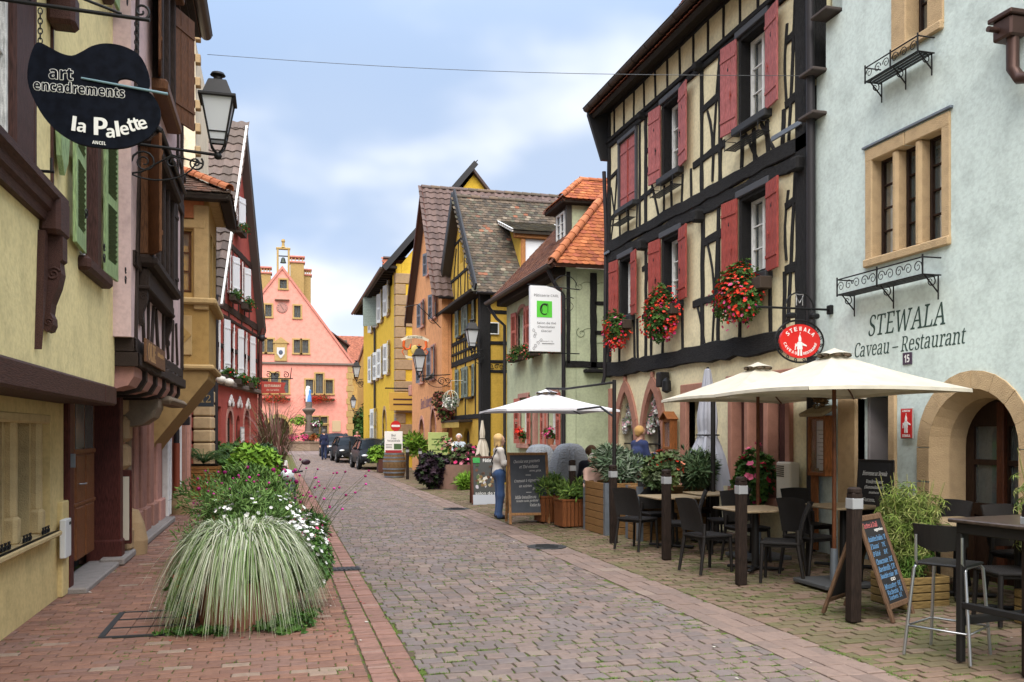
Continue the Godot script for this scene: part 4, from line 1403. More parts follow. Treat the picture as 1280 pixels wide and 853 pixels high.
func wall_window(h: Node, x: float, y: float, w: float, hh: float, frame: Material, o := {}) -> void:
	if o.has("surround"):
		var m: Material = o.surround
		var t: float = o.get("sw", 0.12)
		bx("surround", V(x - t / 2, y + hh / 2, 0.01), V(t, hh + t, 0.08), m, h, 0.008)
		bx("surround", V(x + w + t / 2, y + hh / 2, 0.01), V(t, hh + t, 0.08), m, h, 0.008)
		bx("surround", V(x + w / 2, y + hh + t / 2, 0.012), V(w + 2 * t, t, 0.09), m, h, 0.008)
		bx("sill", V(x + w / 2, y - t / 2, 0.03), V(w + 2 * t + 0.06, t, 0.14), m, h, 0.01)
	else:
		bx("sill", V(x + w / 2, y - 0.04, 0.04), V(w + 0.12, 0.08, 0.14), o.get("sill", frame), h, 0.008)
	window(h, x, y, w, hh, frame, o)
	if o.has("shutters"):
		var sm: Material = o.shutters
		var sw: float = o.get("leaf", w * 0.5)
		var kind: int = o.get("kind", 1)
		shutter(h, x - 0.02, y, -sw, hh, sm, kind, o.get("turn", 0.08), 0.05)
		shutter(h, x + w + 0.02, y, sw, hh, sm, kind, -o.get("turn", 0.08), 0.05)

func build_green_house() -> void:
	var green := plaster("green_plaster", 0.53, 0.585, 0.4)
	var coral := wood("coral_shutter", 0.62, 0.18, 0.13, 1, 0.6, 0.1)
	var pink := stone("rose_stone", 0.5, 0.27, 0.22)
	var black: Material = M.black_timber
	var L := 5.75
	var h := facade("green_house", "pale green house with coral louvred shutters and an orange hipped tile roof", "house", V(6.9, 0, -26.35), V(-1, 0, 0))
	var ups := [[1.33, 0.8], [2.93, 0.8], [4.5, 0.8]]
	var los := [[1.6, 0.82], [4.28, 0.82]]
	var holes := []
	for w in ups:
		holes.append(arch(w[0], 4.15, w[1], 5.2, 0.16, false, 8))
	for w in los:
		holes.append(rect(w[0], 1.42, w[1], 1.32))
	holes.append(rect(3.22, 0.1, 0.84, 2.5))
	wall(h, "street_wall", rect(0, 0, L, 5.85), holes, green)
	for w in ups:
		wall_window(h, w[0], 4.15, w[1], 1.05, M.white_paint, {"cols": 2, "rows": 3, "depth": 0.16, "curtain": 0.5})
		arch_stones(h, arch(w[0] - 0.1, 4.05, w[1] + 0.2, 5.2, 0.27, false, 8), arch(w[0], 4.15, w[1], 5.2, 0.16, false, 8), pink, -0.05, 0.02)
		for sd in [-1.0, 1.0]:
			shutter(h, w[0] + (-0.02 if sd < 0 else w[1] + 0.02), 4.17, sd * 0.4, 1.12, coral, 1, 0.12 * -sd, 0.06)
	for w in los:
		wall_window(h, w[0], 1.42, w[1], 1.32, M.white_paint, {"cols": 2, "rows": 3, "depth": 0.16, "curtain": 0.5, "surround": pink, "sw": 0.13, "shutters": coral, "leaf": 0.42})
	bx("door_leaf", V(3.64, 1.35, -0.12), V(0.84, 2.5, 0.06), wood("mauve_door", 0.22, 0.11, 0.09, 1, 0.6, 0.1), h, 0.02)
	for x in [3.16, 4.12]:
		bx("door_jamb", V(x, 1.3, 0.02), V(0.13, 2.6, 0.14), pink, h, 0.01)
	bx("door_lintel", V(3.64, 2.66, 0.02), V(1.1, 0.14, 0.14), pink, h, 0.01)
	bx("cornice", V(L / 2, 5.72, 0.16), V(L, 0.2, 0.34), wood("eave_brown", 0.035, 0.026, 0.02, 0, 0.8), h, 0.03)
	gutter(h, V(-0.5, 5.8, 0.52), V(L + 0.35, 5.8, 0.52), 0.085, M.gutter_brown)
	downpipe(h, V3([L + 0.12, 5.7, 0.5, L + 0.08, 5.35, 0.3, L + 0.03, 5.1, 0.07, L + 0.02, 0.2, 0.07]), M.pipe_dark, 0.05)
	downpipe(h, V3([-0.45, 5.7, 0.48, -0.3, 5.3, 0.25, 0.0, 5.05, 0.07, 0.0, 0.2, 0.07]), M.pipe_dark, 0.05)
	shell(h, L, 8.0, 5.8, 5.85, green, true, false)
	var E := Transform3D(Basis(V(0, 0, -1), V(0, 1, 0), V(1, 0, 0)), V(L, 0, 0))
	for q in [[0.72, 3.3, 0.72, 5.7, 0.17], [0.06, 3.45, 0.06, 5.7, 0.1], [0.0, 3.42, 2.2, 3.42, 0.16], [0.75, 4.22, 2.2, 4.22, 0.1], [0.75, 4.95, 2.2, 4.95, 0.1], [1.55, 3.4, 1.55, 5.7, 0.14]]:
		var t := timber(h, "end_beam", Vector2(q[0], q[1]), Vector2(q[2], q[3]), q[4], black, 0.03, -0.05, 0.06)
		t.transform = E * t.transform
	var jb := bx("jetty_beam", Z3, V(1.0, 0.09, 0.22), black, h, 0.02)
	jb.transform = E * TF(V(0.95, 3.26, 0.1))
	var pl := bx("plinth", Z3, V(2.6, 1.1, 0.05), stone("tan_plinth", 0.42, 0.29, 0.19), h, 0.01)
	pl.transform = E * TF(V(1.3, 0.55, 0.02))
	var vine := MB.new()
	for q in [[0.35, 5.35, 0.12, 1.0], [1.15, 5.35, 0.14, -1.0], [1.2, 4.6, 0.16, 1.0], [1.1, 3.85, 0.15, -1.0], [0.4, 4.2, 0.14, 1.0]]:
		vine.tube(spiral(V(q[0], q[1], 0.006), VX * q[3], VY, q[2], 1.3, 2.0, 18), 0.007, 0.005, 4)
		vine.tube(arc(V(q[0] + q[3] * 0.2, q[1] - 0.1, 0.006), VX, VY, 0.22, 0.5, 2.6, 10), 0.006, 0.006, 4)
	part("painted_vine", vine, mat("vine_ink", 0.1, 0.13, 0.08, 0.8), h, E)
	var pal := [Color(0.16, 0.075, 0.05), Color(0.19, 0.085, 0.055), Color(0.13, 0.065, 0.05), Color(0.22, 0.1, 0.06)]
	var opal := [Color(0.42, 0.14, 0.055), Color(0.48, 0.17, 0.07), Color(0.37, 0.115, 0.05), Color(0.33, 0.1, 0.055)]
	var rm := mat("roof_red_deck", 0.12, 0.055, 0.04, 0.9)
	var eo := 0.5
	var pitch := 1.08
	var S := V(0, pitch, -1).normalized()
	var ln := 3.6 * sqrt(1.0 + pitch * pitch)
	roof(h, V(-0.4, 5.8, eo), V(1, 0, 0), S, V2([0, 0, L + 0.9, 0, L + 0.9 - 3.6, ln, 0, ln]), 0, pal, rm, 0.12)
	roof(h, V(L + 0.5, 5.8, eo), V(0, 0, -1), V(-1, pitch, 0).normalized(), V2([0, 0, 7.2, 0, 3.6, ln]), 0, opal, rm)
	deck_only(h, V(L + 0.5, 5.8, -6.7), V(-1, 0, 0), V(0, pitch, 1), V2([0, 0, L + 0.9, 0, L + 0.9, ln, 3.6, ln]), rm)
	for k in 3:
		mat("ridge_orange_%d" % k, [0.44, 0.38, 0.5][k], [0.15, 0.12, 0.18][k], [0.06, 0.05, 0.08][k], 0.85, {"tex": "mottle", "scale": 2.0, "tex2": "fine", "scale2": 4.0})
		mat("ridge_grey_%d" % k, [0.1, 0.14, 0.12][k], [0.08, 0.1, 0.09][k], [0.06, 0.07, 0.08][k], 0.9, {"tex": "mottle", "scale": 2.0})
	var og := ["ridge_orange_0", "ridge_orange_1", "ridge_orange_2"]
	ridge_tiles(h, V(L + 0.52, 5.84, eo + 0.02), V(L + 0.5 - 3.6, 5.84 + 3.6 * pitch, eo - 3.6), 0.11, og)
	var dz := -0.62
	var d0 := V(3.0, 6.68, dz)
	var dm := MB.new()
	dm.prism(V2([0, 0, 1.15, 0, 1.15, 1.12, 0, 1.12]), -0.08, 0.0)
	part("dormer_front", dm, mat("dormer_frame", 0.11, 0.1, 0.085, 0.7), h, TF(d0))
	window(h, d0.x + 0.22, d0.y + 0.2, 0.7, 0.82, M.white_paint, {"z": dz + 0.02, "depth": -0.01, "cols": 2, "rows": 3, "glass": "smoked"})
	var cheek := MB.new()
	cheek.xf = Transform3D(Basis(V(0, 0, -1), V(0, 1, 0), V(1, 0, 0)), d0 + V(1.05, 0, 0))
	cheek.prism(V2([0.09, 0.08, 1.1, 1.12, 0.09, 1.12]), 0.0, 0.1)
	cheek.xf = cheek.xf.translated(V(-1.05, 0, 0))
	cheek.prism(V2([0.09, 0.08, 1.1, 1.12, 0.09, 1.12]), 0.0, 0.1)
	part("dormer_cheek", cheek, green, h)
	bx("dormer_corner", d0 + V(1.13, 0.56, 0.01), V(0.1, 1.12, 0.12), mat("dormer_post", 0.05, 0.045, 0.04, 0.7), h)
	bx("dormer_eave", d0 + V(0.575, 1.16, -0.5), V(1.6, 0.1, 1.5), M.eave_brown, h, 0.02)
	var dy := d0.y + 1.22
	roof(h, V(d0.x - 0.25, dy, dz + 0.28), V(1, 0, 0), V(0, 0.9, -1).normalized(), V2([0, 0, 1.65, 0, 0.83, 1.11]), 0, opal, rm)
	roof(h, V(d0.x + 1.4, dy, dz + 0.28), V(0, 0, -1), V(-1, 0.9, 0).normalized(), V2([0, 0, 2.4, 0, 2.4, 1.11, 0.83, 1.11]), 0, opal, rm)
	deck_only(h, V(d0.x - 0.25, dy, dz - 2.1), V(0, 0, 1), V(1, 0.9, 0), V2([0, 0, 2.4, 0, 1.57, 1.11, 0, 1.11]), rm)
	ridge_tiles(h, V(d0.x + 1.42, dy + 0.03, dz + 0.3), V(d0.x + 0.575, dy + 0.78, dz - 0.55), 0.085, og, 0.26)
	ridge_tiles(h, V(d0.x + 0.575, dy + 0.76, dz - 0.5), V(d0.x + 0.575, dy + 0.76, dz - 2.0), 0.085, og, 0.26)
	var fl := ["box of faded red flowers under the far upper window of the green house", "box of leafy flowers under the middle upper window of the green house", "leafy flower box beside the white pastry shop sign on the green house"]
	for k in 3:
		geranium_box(fl[k], "flower boxes on the green house", h.transform * TF(V(ups[k][0] + 0.4, 3.8, 0.05)), 1.15, 0.16, 0.26, 260, 40, [Color(0.45, 0.05, 0.04), Color(0.5, 0.2, 0.15)], [])
	var fp := [["small pot of red geraniums on the far lower sill of the green house", REDS], ["small pot of magenta flowers on the near lower sill of the green house", PINKS]]
	for k in 2:
		var o := thing("sill_pot", fp[k][0], "flower pot", Z3, 0.0, "pots on the green house sills")
		o.transform = h.transform * TF(V(los[k][0] + 0.42, 1.42, 0.06))
		var pb := MB.new()
		pb.lathe(V2([0.0, 0, 0.07, 0, 0.1, 0.16, 0.085, 0.16]), 12)
		part("pot", pb, mat("terracotta", 0.42, 0.17, 0.09, 0.85, {"tex": "mottle", "scale": 2.0}), o)
		foliage(o, "foliage", V(0, 0.26, 0.03), V(0.28, 0.18, 0.18), 90, 0, 1.0, GREEN, "leaf", 0.3, 4)
		foliage(o, "blossom", V(0, 0.33, 0.05), V(0.3, 0.17, 0.18), 60, 1, 1.8, fp[k][1], "petal", 0.6, 4)

func build_pastry_sign() -> void:
	var o := thing("pastry_shop_sign", "tall white hanging sign of the pastry shop with a green square", "hanging sign", V(6.05, 3.62, -19.6))
	var w := 0.74
	var hh := 1.52
	var b := MB.new()
	b.prism(V2([-w / 2, 0, w / 2, 0, w / 2, hh - 0.13, w * 0.28, hh - 0.04, 0.0, hh, -w / 2, hh]), -0.06, 0.06)
	part("panel", b, mat("sign_white", 0.74, 0.76, 0.78, 0.35), o)
	bx("green_square", V(-0.03, 0.98, 0.062), V(0.37, 0.38, 0.006), mat("sign_lime", 0.1, 0.55, 0.05, 0.4), o)
	var c := MB.new()
	c.tube(arc(V(-0.03, 0.98, 0.068), VX, VY, 0.1, 0.9, 5.3, 14, 0.12), 0.022, 0.01, 5)
	c.tube(V3([0.05, 0.9, 0.068, 0.055, 1.08, 0.068, 0.03, 1.12, 0.068]), 0.009, 0.007, 4)
	c.tube(V3([-0.07, 1.1, 0.068, -0.1, 1.02, 0.068, -0.085, 0.92, 0.068]), 0.012, 0.008, 4)
	part("emblem", c, mat("ink", 0.02, 0.025, 0.02, 0.7), o)
	var ink := mat("grey_ink", 0.1, 0.1, 0.11, 0.7)
	for q in [["Pâtisserie CARL", 1.3, 0.6, 0.062], ["Salon de thé", 0.66, 0.46, 0.055], ["Chocolatier", 0.57, 0.42, 0.055], ["Glacier", 0.475, 0.26, 0.055], ["ouvert 7j", 0.235, 0.3, 0.028]]:
		letters(o, q[0], "Droid Sans", TF(V(0.02, q[1], 0.062)), q[2], q[3], ink, 400, 0, 0.003)
	bx("arrow", V(0.06, 0.18, 0.063), V(0.3, 0.012, 0.004), M.ink, o)
	var vb := MB.new()
	for k in 7:
		vb.tube(spiral(V(-0.3 + 0.045 * k * (1 if k < 4 else 0) + R.randf_range(0, 0.06), 0.06 + 0.07 * k, 0.063), VX, VY, 0.045, 1.2, R.randf() * 6, 10), 0.004, 0.003, 4)
	part("ornament", vb, M.grey_ink, o)
	var br := MB.new()
	br.tube(V3([-0.42, 1.55, 0, 0.85, 1.48, 0]), 0.014, 0.014, 5)
	br.tube(V3([-0.42, -0.03, 0, 0.85, -0.03, 0]), 0.014, 0.014, 5)
	br.tube(arc(V(0.5, 1.5, 0), VX, VY, 0.3, 0.2, 2.8, 12), 0.01, 0.01, 5)
	br.tube(spiral(V(0.6, 1.1, 0), VX, VY, 0.2, 1.3, 1.0), 0.01, 0.006, 5)
	part("bracket", br, M.iron, o)

func build_yellow_timber_house() -> void:
	var yellow := plaster("gold_plaster", 0.62, 0.4, 0.075)
	var black: Material = M.black_timber
	var gg := wood("grey_green_shutter", 0.26, 0.32, 0.28, 1, 0.65, 0.1)
	var L := 6.6
	var s0 := 35.0
	var h := facade("gold_timber_house", "small golden half-timbered house with mossy tiled gable roof and grey-green shutters", "house", V(6.6, 0, -s0), V(-1, 0, 0))
	var ups := [[2.85, 0.55], [4.45, 0.75]]
	var holes := []
	for w in ups:
		holes.append(rect(w[0], 5.3, w[1], 1.0))
		holes.append(rect(w[0], 3.0, w[1], 1.1))
	wall(h, "gable_wall", V2([0, 0, L, 0, L, 6.5, L / 2, 10.35, 0, 6.5]), holes + [rect(2.95, 8.0, 0.5, 0.85), arch(3.6, 0.0, 1.0, 1.6, 0.3, false, 8)], yellow)
	var dk := wood("walnut_frame", 0.05, 0.035, 0.025, 1, 0.7, 0.1)
	for w in ups:
		wall_window(h, w[0], 5.3, w[1], 1.0, dk, {"cols": 2, "rows": 2, "shutters": gg, "leaf": 0.42})
		wall_window(h, w[0], 3.0, w[1], 1.1, dk, {"cols": 2, "rows": 2, "shutters": gg, "leaf": 0.42})
	window(h, 2.95, 8.0, 0.5, 0.85, dk, {"cols": 1, "rows": 2})
	bx("door_leaf", V(4.1, 0.9, -0.15), V(1.0, 1.8, 0.06), dk, h)
	for q in [[0, 6.42, L, 6.42, 0.24], [0, 5.12, L, 5.12, 0.14], [0, 4.72, L, 4.72, 0.1], [0, 4.35, L, 4.35, 0.2], [0.2, 7.6, L - 1.2, 7.6, 0.12], [1.0, 8.9, L - 2.2, 8.9, 0.1], [0, 2.3, L, 2.3, 0.16]]:
		timber(h, "rail", Vector2(q[0], q[1]), Vector2(q[2], q[3]), q[4], black, 0.035, -0.05, 0.06)
	for x in [0.1, 1.4, 2.3, 3.9, 5.55, 6.1]:
		timber(h, "post", Vector2(x, 4.35), Vector2(x, 6.4), 0.11, black, 0.03, -0.05, 0.08)
	for k in 13:
		timber(h, "stud", Vector2(0.4 + k * 0.46, 4.42), Vector2(0.4 + k * 0.46, 5.08), 0.07, black, 0.028, -0.05, 0.08)
	for k in 9:
		var x := 0.7 + k * 0.62
		var top := minf(7.55, 6.5 + (minf(x, L - x)) * 1.166 - 0.2)
		timber(h, "stud", Vector2(x, 6.55), Vector2(x + (0.12 if k % 2 else -0.1), top), 0.07, black, 0.028, -0.05, 0.08)
	for q in [[2.6, 7.6, 2.7, 8.9], [3.75, 7.6, 3.7, 8.9], [1.8, 7.6, 2.3, 8.7], [4.7, 7.6, 4.2, 8.7], [3.3, 8.95, 3.3, 10.1]]:
		timber(h, "post", Vector2(q[0], q[1]), Vector2(q[2], q[3]), 0.09, black, 0.028, -0.05, 0.08)
	for x in [2.25, 3.95, 5.6]:
		timber(h, "post", Vector2(x, 2.35), Vector2(x, 4.3), 0.1, black, 0.03, -0.05, 0.08)
	bx("corner_post", V(L - 0.12, 3.25, 0.02), V(0.3, 6.4, 0.12), black, h, 0.02)
	bx("side_post", V(L + 0.02, 3.25, -0.12), V(0.1, 6.4, 0.3), black, h, 0.02)
	bx("bracket_pelmet", V(3.4, 2.15, 0.25), V(3.4, 0.08, 0.5), dk, h, 0.01)
	for k in 14:
		bx("pelmet_tooth", V(1.85 + k * 0.24, 2.02, 0.48), V(0.09, 0.2, 0.03), mat("tooth_yellow", 0.5, 0.36, 0.1, 0.8), h)
	shell(h, L, 9.0, 6.5, 10.3, yellow, true, false)
	var E := Transform3D(Basis(V(0, 0, -1), V(0, 1, 0), V(1, 0, 0)), V(L, 0, 0))
	for q in [[0, 6.4, 3, 6.4, 0.2], [0.2, 5.75, 3, 5.75, 0.12], [0.2, 4.72, 3, 4.72, 0.12], [0.2, 4.1, 3, 4.1, 0.1], [0.2, 3.78, 3, 3.78, 0.1], [1.05, 4.7, 0.85, 6.3, 0.12]]:
		var t := timber(h, "side_beam", Vector2(q[0], q[1]), Vector2(q[2], q[3]), q[4], black, 0.03, -0.05, 0.06)
		t.transform = E * t.transform
	var orn := MB.new()
	for k in 5:
		orn.tube(spiral(V(0.32 + k * 0.17, 3.94, 0.01), VX, VY * (1 if k % 2 else -1), 0.09, 1.3, 0.5, 12), 0.016, 0.008, 4)
	part("painted_scroll", orn, black, h, E)
	var sw := window(h, 0, 0, 0.34, 0.4, M.white_paint, {"cols": 1, "rows": 1, "fw": 0.035, "glass": "smoked"})
	sw.transform = E * TF(V(0.22, 5.0, 0.03))
	var pal := [Color(0.085, 0.068, 0.052), Color(0.11, 0.085, 0.062), Color(0.07, 0.06, 0.05), Color(0.13, 0.1, 0.075), Color(0.1, 0.095, 0.07)]
	var rm := mat("roof_moss_deck", 0.06, 0.05, 0.04, 0.95)
	var rise := 4.05
	var run := L / 2 + 0.35
	var ln := sqrt(rise * rise + run * run)
	roof(h, V(L + 0.35, 6.35, 0.35), V(0, 0, -1), V(-run, rise, 0).normalized(), rect(0, 0, 8.5, ln), 0, pal, rm, 0.55)
	deck_only(h, V(-0.35, 6.35, -8.15), V(0, 0, 1), V(run, rise, 0), rect(0, 0, 8.5, ln), rm)
	ridge_tiles(h, V(L / 2, 10.4, 0.35), V(L / 2, 10.4, -8.0), 0.11, ["ridge_grey_0", "ridge_grey_1", "ridge_grey_2"])
	for sd in [-1.0, 1.0]:
		var bm := MB.new()
		bm.prism(V2([0, -0.3, ln, -0.3, ln, 0.02, 0, 0.02]) , 0.3, 0.36)
		var v := V(-sd * run, rise, 0).normalized()
		part("barge_board", bm, M.barge_dark, h, Transform3D(Basis(v, V(0, 0, 1).cross(v) * 1.0, V(0, 0, 1)), V(L / 2 + sd * run, 6.38, 0)) if sd > 0 else Transform3D(Basis(-v, V(0, 0, 1).cross(-v), V(0, 0, 1)), V(L / 2, 10.42, 0)))
	bx("pent_eave", V(L / 2 - 0.1, 6.42, 0.22), V(L + 0.3, 0.14, 0.46), M.eave_brown, h, 0.03)
	gutter(h, V(L + 0.42, 6.32, 0.3), V(L + 0.42, 6.32, -3.5), 0.07, M.pipe_dark)
	var D := Transform3D(Basis(V(0, 0, -1), V(0, 1, 0), V(1, 0, 0)), V(L - 0.55, 7.15, -1.55))
	var oak := wood("new_oak", 0.48, 0.21, 0.075, 1, 0.6, 0.15)
	for q in [[0.0, 0.62, 0.16, 1.24], [1.24, 0.62, 0.16, 1.24]]:
		bx("dormer_post", Z3, V(q[2], q[3], 0.14), oak, h, 0.01).transform = D * TF(V(q[0], q[1], 0))
	bx("dormer_beam", Z3, V(1.9, 0.22, 0.2), oak, h, 0.015).transform = D * TF(V(0.62, 1.34, 0.04))
	bx("dormer_blind", Z3, V(1.08, 1.2, 0.04), mat("blind_white", 0.72, 0.74, 0.78, 0.5), h, 0.005).transform = D * TF(V(0.62, 0.62, -0.03))
	bx("dormer_flashing", Z3, V(1.5, 0.26, 0.03), M.zinc, h).transform = D * Transform3D(Basis(VX, -0.5), V(0.62, -0.1, 0.1))
	var ck := MB.new()
	for x in [-0.1, 1.26]:
		ck.xf = D * Transform3D(Basis(V(0, 0, -1), V(0, 1, 0), V(1, 0, 0)), V(x, 0, 0))
		ck.prism(V2([0.0, 0.1, 1.5, 1.85, 0.0, 1.45]), 0.0, 0.08)
	part("dormer_cheek", ck, yellow, h)
	roof(h, D * V(-0.42, 1.44, 0.28), D.basis * V(1, 0, 0), D.basis * V(0, 0.36, -1).normalized(), rect(0, 0, 2.1, 2.3), 0, [Color(0.07, 0.06, 0.045), Color(0.085, 0.075, 0.05), Color(0.06, 0.055, 0.045)], rm)
	for x in [-0.44, 1.7]:
		bx("dormer_verge", Z3, V(0.05, 0.1, 2.3), M.white_paint, h).transform = D * Transform3D(Basis(VX, 0.346), V(x, 1.82, -0.8))
	var cl := thing("climbing_plant", "dark climbing plant with red berries on the front of the golden house", "climbing plant", h.transform * V(1.2, 0.1, 0.1))
	var st := MB.new()
	st.tube(V3([0, 0, 0, -0.1, 1.2, 0.3, -0.12, 2.3, 0.6]), 0.03, 0.015, 6)
	part("stem", st, wood("bark", 0.06, 0.045, 0.03, 1), cl)
	foliage(cl, "foliage", V(-0.2, 2.6, 0.5), V(0.55, 0.75, 1.3), 700, 0, 1.5, [Color(0.03, 0.06, 0.02), Color(0.05, 0.09, 0.02), Color(0.12, 0.03, 0.03), Color(0.2, 0.05, 0.04)])
	var hb := thing("hanging_basket", "white wire hanging basket with pale flowers before the golden house", "hanging basket", V(6.05, 2.9, -31.0))
	var wb := MB.new()
	for k in 8:
		var a := TAU * k / 8
		wb.tube(arc(Z3, V(cos(a), 0, sin(a)), VY, 0.3, -PI / 2, PI / 2, 8, 0.36), 0.01, 0.01, 4)
	wb.tube(V3([0, 0.36, 0, 0, 0.7, 0, 0.5, 0.72, 0]), 0.01, 0.01, 4)
	part("basket", wb, mat("cream_wire", 0.6, 0.6, 0.5, 0.6), hb)
	foliage(hb, "foliage", V(0, -0.05, 0), V(0.34, 0.3, 0.34), 160, 0, 1.2, GREYGREEN + WHITES)
	roof(h, V(-1.6, 4.0, 0.55), V(1, 0, 0), V(0, 0.9, -0.9).normalized(), rect(0, 0, 1.5, 1.2), 0, pal, rm)

func build_orange_house() -> void:
	var orange := plaster("orange_plaster", 0.68, 0.33, 0.155)
	var blue := wood("blue_grey_shutter", 0.2, 0.22, 0.26, 1, 0.65, 0.1)
	var sand: Material = M.rose_stone
	var s0 := 41.3
	var L := 7.7
	var h := facade("orange_house", "orange rendered gabled inn with steep brown tile roof and blue-grey shutters", "house", V(6.2, 0, -s0), V(-1, 0, 0))
	var wins := [[2.85, 6.4, 0.8, 1.05], [5.85, 6.4, 0.75, 1.0], [2.6, 3.95, 0.85, 1.3], [5.45, 3.95, 0.8, 1.3], [4.5, 8.4, 0.75, 0.95]]
	var holes := []
	for w in wins:
		holes.append(rect(w[0], w[1], w[2], w[3]))
	var d1 := arch(2.2, 0.0, 1.25, 1.75, 0.6, false, 12)
	var d2 := arch(5.1, 0.0, 1.25, 1.9, 0.85, true, 12)
	var sm := rect(5.0, 10.3, 0.3, 0.5)
	wall(h, "gable_wall", V2([0, 0, L, 0, L, 7.3, 4.6, 12.0, 0, 7.3]), holes + [d1, d2, sm], orange)
	for w in wins:
		wall_window(h, w[0], w[1], w[2], w[3], M.white_paint, {"cols": 2, "rows": 3, "surround": sand, "sw": 0.09, "shutters": blue, "leaf": 0.42, "turn": 0.25})
	for d in [d1, d2]:
		var pm := MB.new()
		pm.poly(d, -0.22)
		part("door_leaf", pm, M.walnut_frame, h)
	arch_stones(h, arch(2.05, 0, 1.55, 1.75, 0.76, false, 12), d1, sand, -0.05, 0.02)
	arch_stones(h, arch(4.95, 0, 1.55, 1.9, 1.02, true, 12), d2, sand, -0.05, 0.02)
	letters(h, "Hotel Auberge", "Droid Serif", Transform3D(Basis(V(0, 0, 1), 0.03), V(4.0, 2.98, 0.004)), 2.9, 0.62, mat("sign_violet", 0.16, 0.09, 0.12, 0.8), 700, 0.1, 0.006)
	shell(h, L, 12.0, 7.2, 11.9, orange, true, false)
	bx("corbel", V(-0.3, 3.75, -0.2), V(0.6, 0.5, 0.6), sand, h, 0.03)
	var rm := mat("brown_tile_deck", 0.1, 0.07, 0.06, 0.9)
	var pal := [Color(0.135, 0.095, 0.085), Color(0.15, 0.105, 0.093), Color(0.125, 0.09, 0.082)]
	var run := L - 4.6 + 0.25
	var rise := 12.1 - 7.0
	var ln := sqrt(rise * rise + run * run)
	roof(h, V(L + 0.25, 7.0, 0.3), V(0, 0, -1), V(-run, rise, 0).normalized(), rect(0, 0, 12.0, ln), 1, pal, rm)
	var run2 := 4.6 + 0.35
	deck_only(h, V(-0.35, 7.0, -11.7), V(0, 0, 1), V(run2, rise, 0), rect(0, 0, 12.0, sqrt(rise * rise + run2 * run2)), rm)
	ridge_tiles(h, V(4.6, 12.06, 0.3), V(4.6, 12.06, -11.6), 0.12, ["ridge_grey_0", "ridge_grey_1", "ridge_grey_2"], 0.4)
	var bm := MB.new()
	bm.prism(V2([-0.35, 6.75, 4.6, 11.85, L + 0.25, 6.75, L + 0.25, 7.02, 4.6, 12.14, -0.35, 7.02]), 0.27, 0.33)
	part("barge_board", bm, wood("barge_brown", 0.1, 0.045, 0.035, 0), h)
	gutter(h, V(L + 0.3, 6.95, 0.2), V(L + 0.3, 6.95, -3.5), 0.07, M.pipe_dark)
	var sg := thing("inn_sign", "painted wrought sign with two orange dragons hanging before the orange inn", "hanging sign", V(5.15, 5.05, -33.6))
	var b := MB.new()
	b.tube(V3([-0.35, 1.5, 0, -0.35, 0.45, 0]), 0.014, 0.014, 4)
	b.tube(V3([0.38, 1.4, 0, 0.4, 0.45, 0]), 0.014, 0.014, 4)
	b.tube(V3([-0.4, 1.5, 0, 0.1, 1.62, 0, 0.6, 1.15, 0, 1.0, 0.75, 0]), 0.018, 0.018, 5)
	b.tube(spiral(V(0.75, 1.1, 0), VX, VY, 0.25, 1.3, 2.0), 0.014, 0.01, 5)
	part("bracket", b, M.iron, sg)
	var bn := MB.new()
	bn.prism(V2([-0.55, 0.28, -0.3, 0.4, 0, 0.44, 0.3, 0.4, 0.55, 0.28, 0.5, 0.18, 0.28, 0.29, 0, 0.32, -0.28, 0.29, -0.5, 0.18]), -0.015, 0.015)
	bn.prism(V2([-0.35, -0.46, 0.35, -0.46, 0.38, -0.34, 0.1, -0.4, -0.1, -0.4, -0.38, -0.34]), -0.015, 0.015)
	part("scroll_banner", bn, mat("parchment", 0.6, 0.55, 0.42, 0.7), sg)
	letters(sg, "AUBERGE", "Droid Serif", TF(V(0, 0.355, 0.016)), 0.6, 0.07, M.ink, 700, 0, 0.003)
	var dr := MB.new()
	for sd in [-1.0, 1.0]:
		dr.tube(V3([sd * 0.42, 0.22, 0, sd * 0.44, 0.0, 0, sd * 0.34, -0.12, 0, sd * 0.2, -0.08, 0, sd * 0.15, 0.1, 0]), 0.06, 0.03, 6)
		dr.tube(V3([sd * 0.42, -0.1, 0, sd * 0.5, -0.2, 0, sd * 0.42, -0.34, 0]), 0.03, 0.015, 5)
	part("dragon", dr, mat("dragon_orange", 0.62, 0.11, 0.02, 0.5), sg)
	var sh := MB.new()
	sh.ball(V(0, -0.13, 0), V(0.16, 0.19, 0.03), 12)
	part("shield", sh, mat("shield_gold", 0.55, 0.42, 0.12, 0.5), sg)

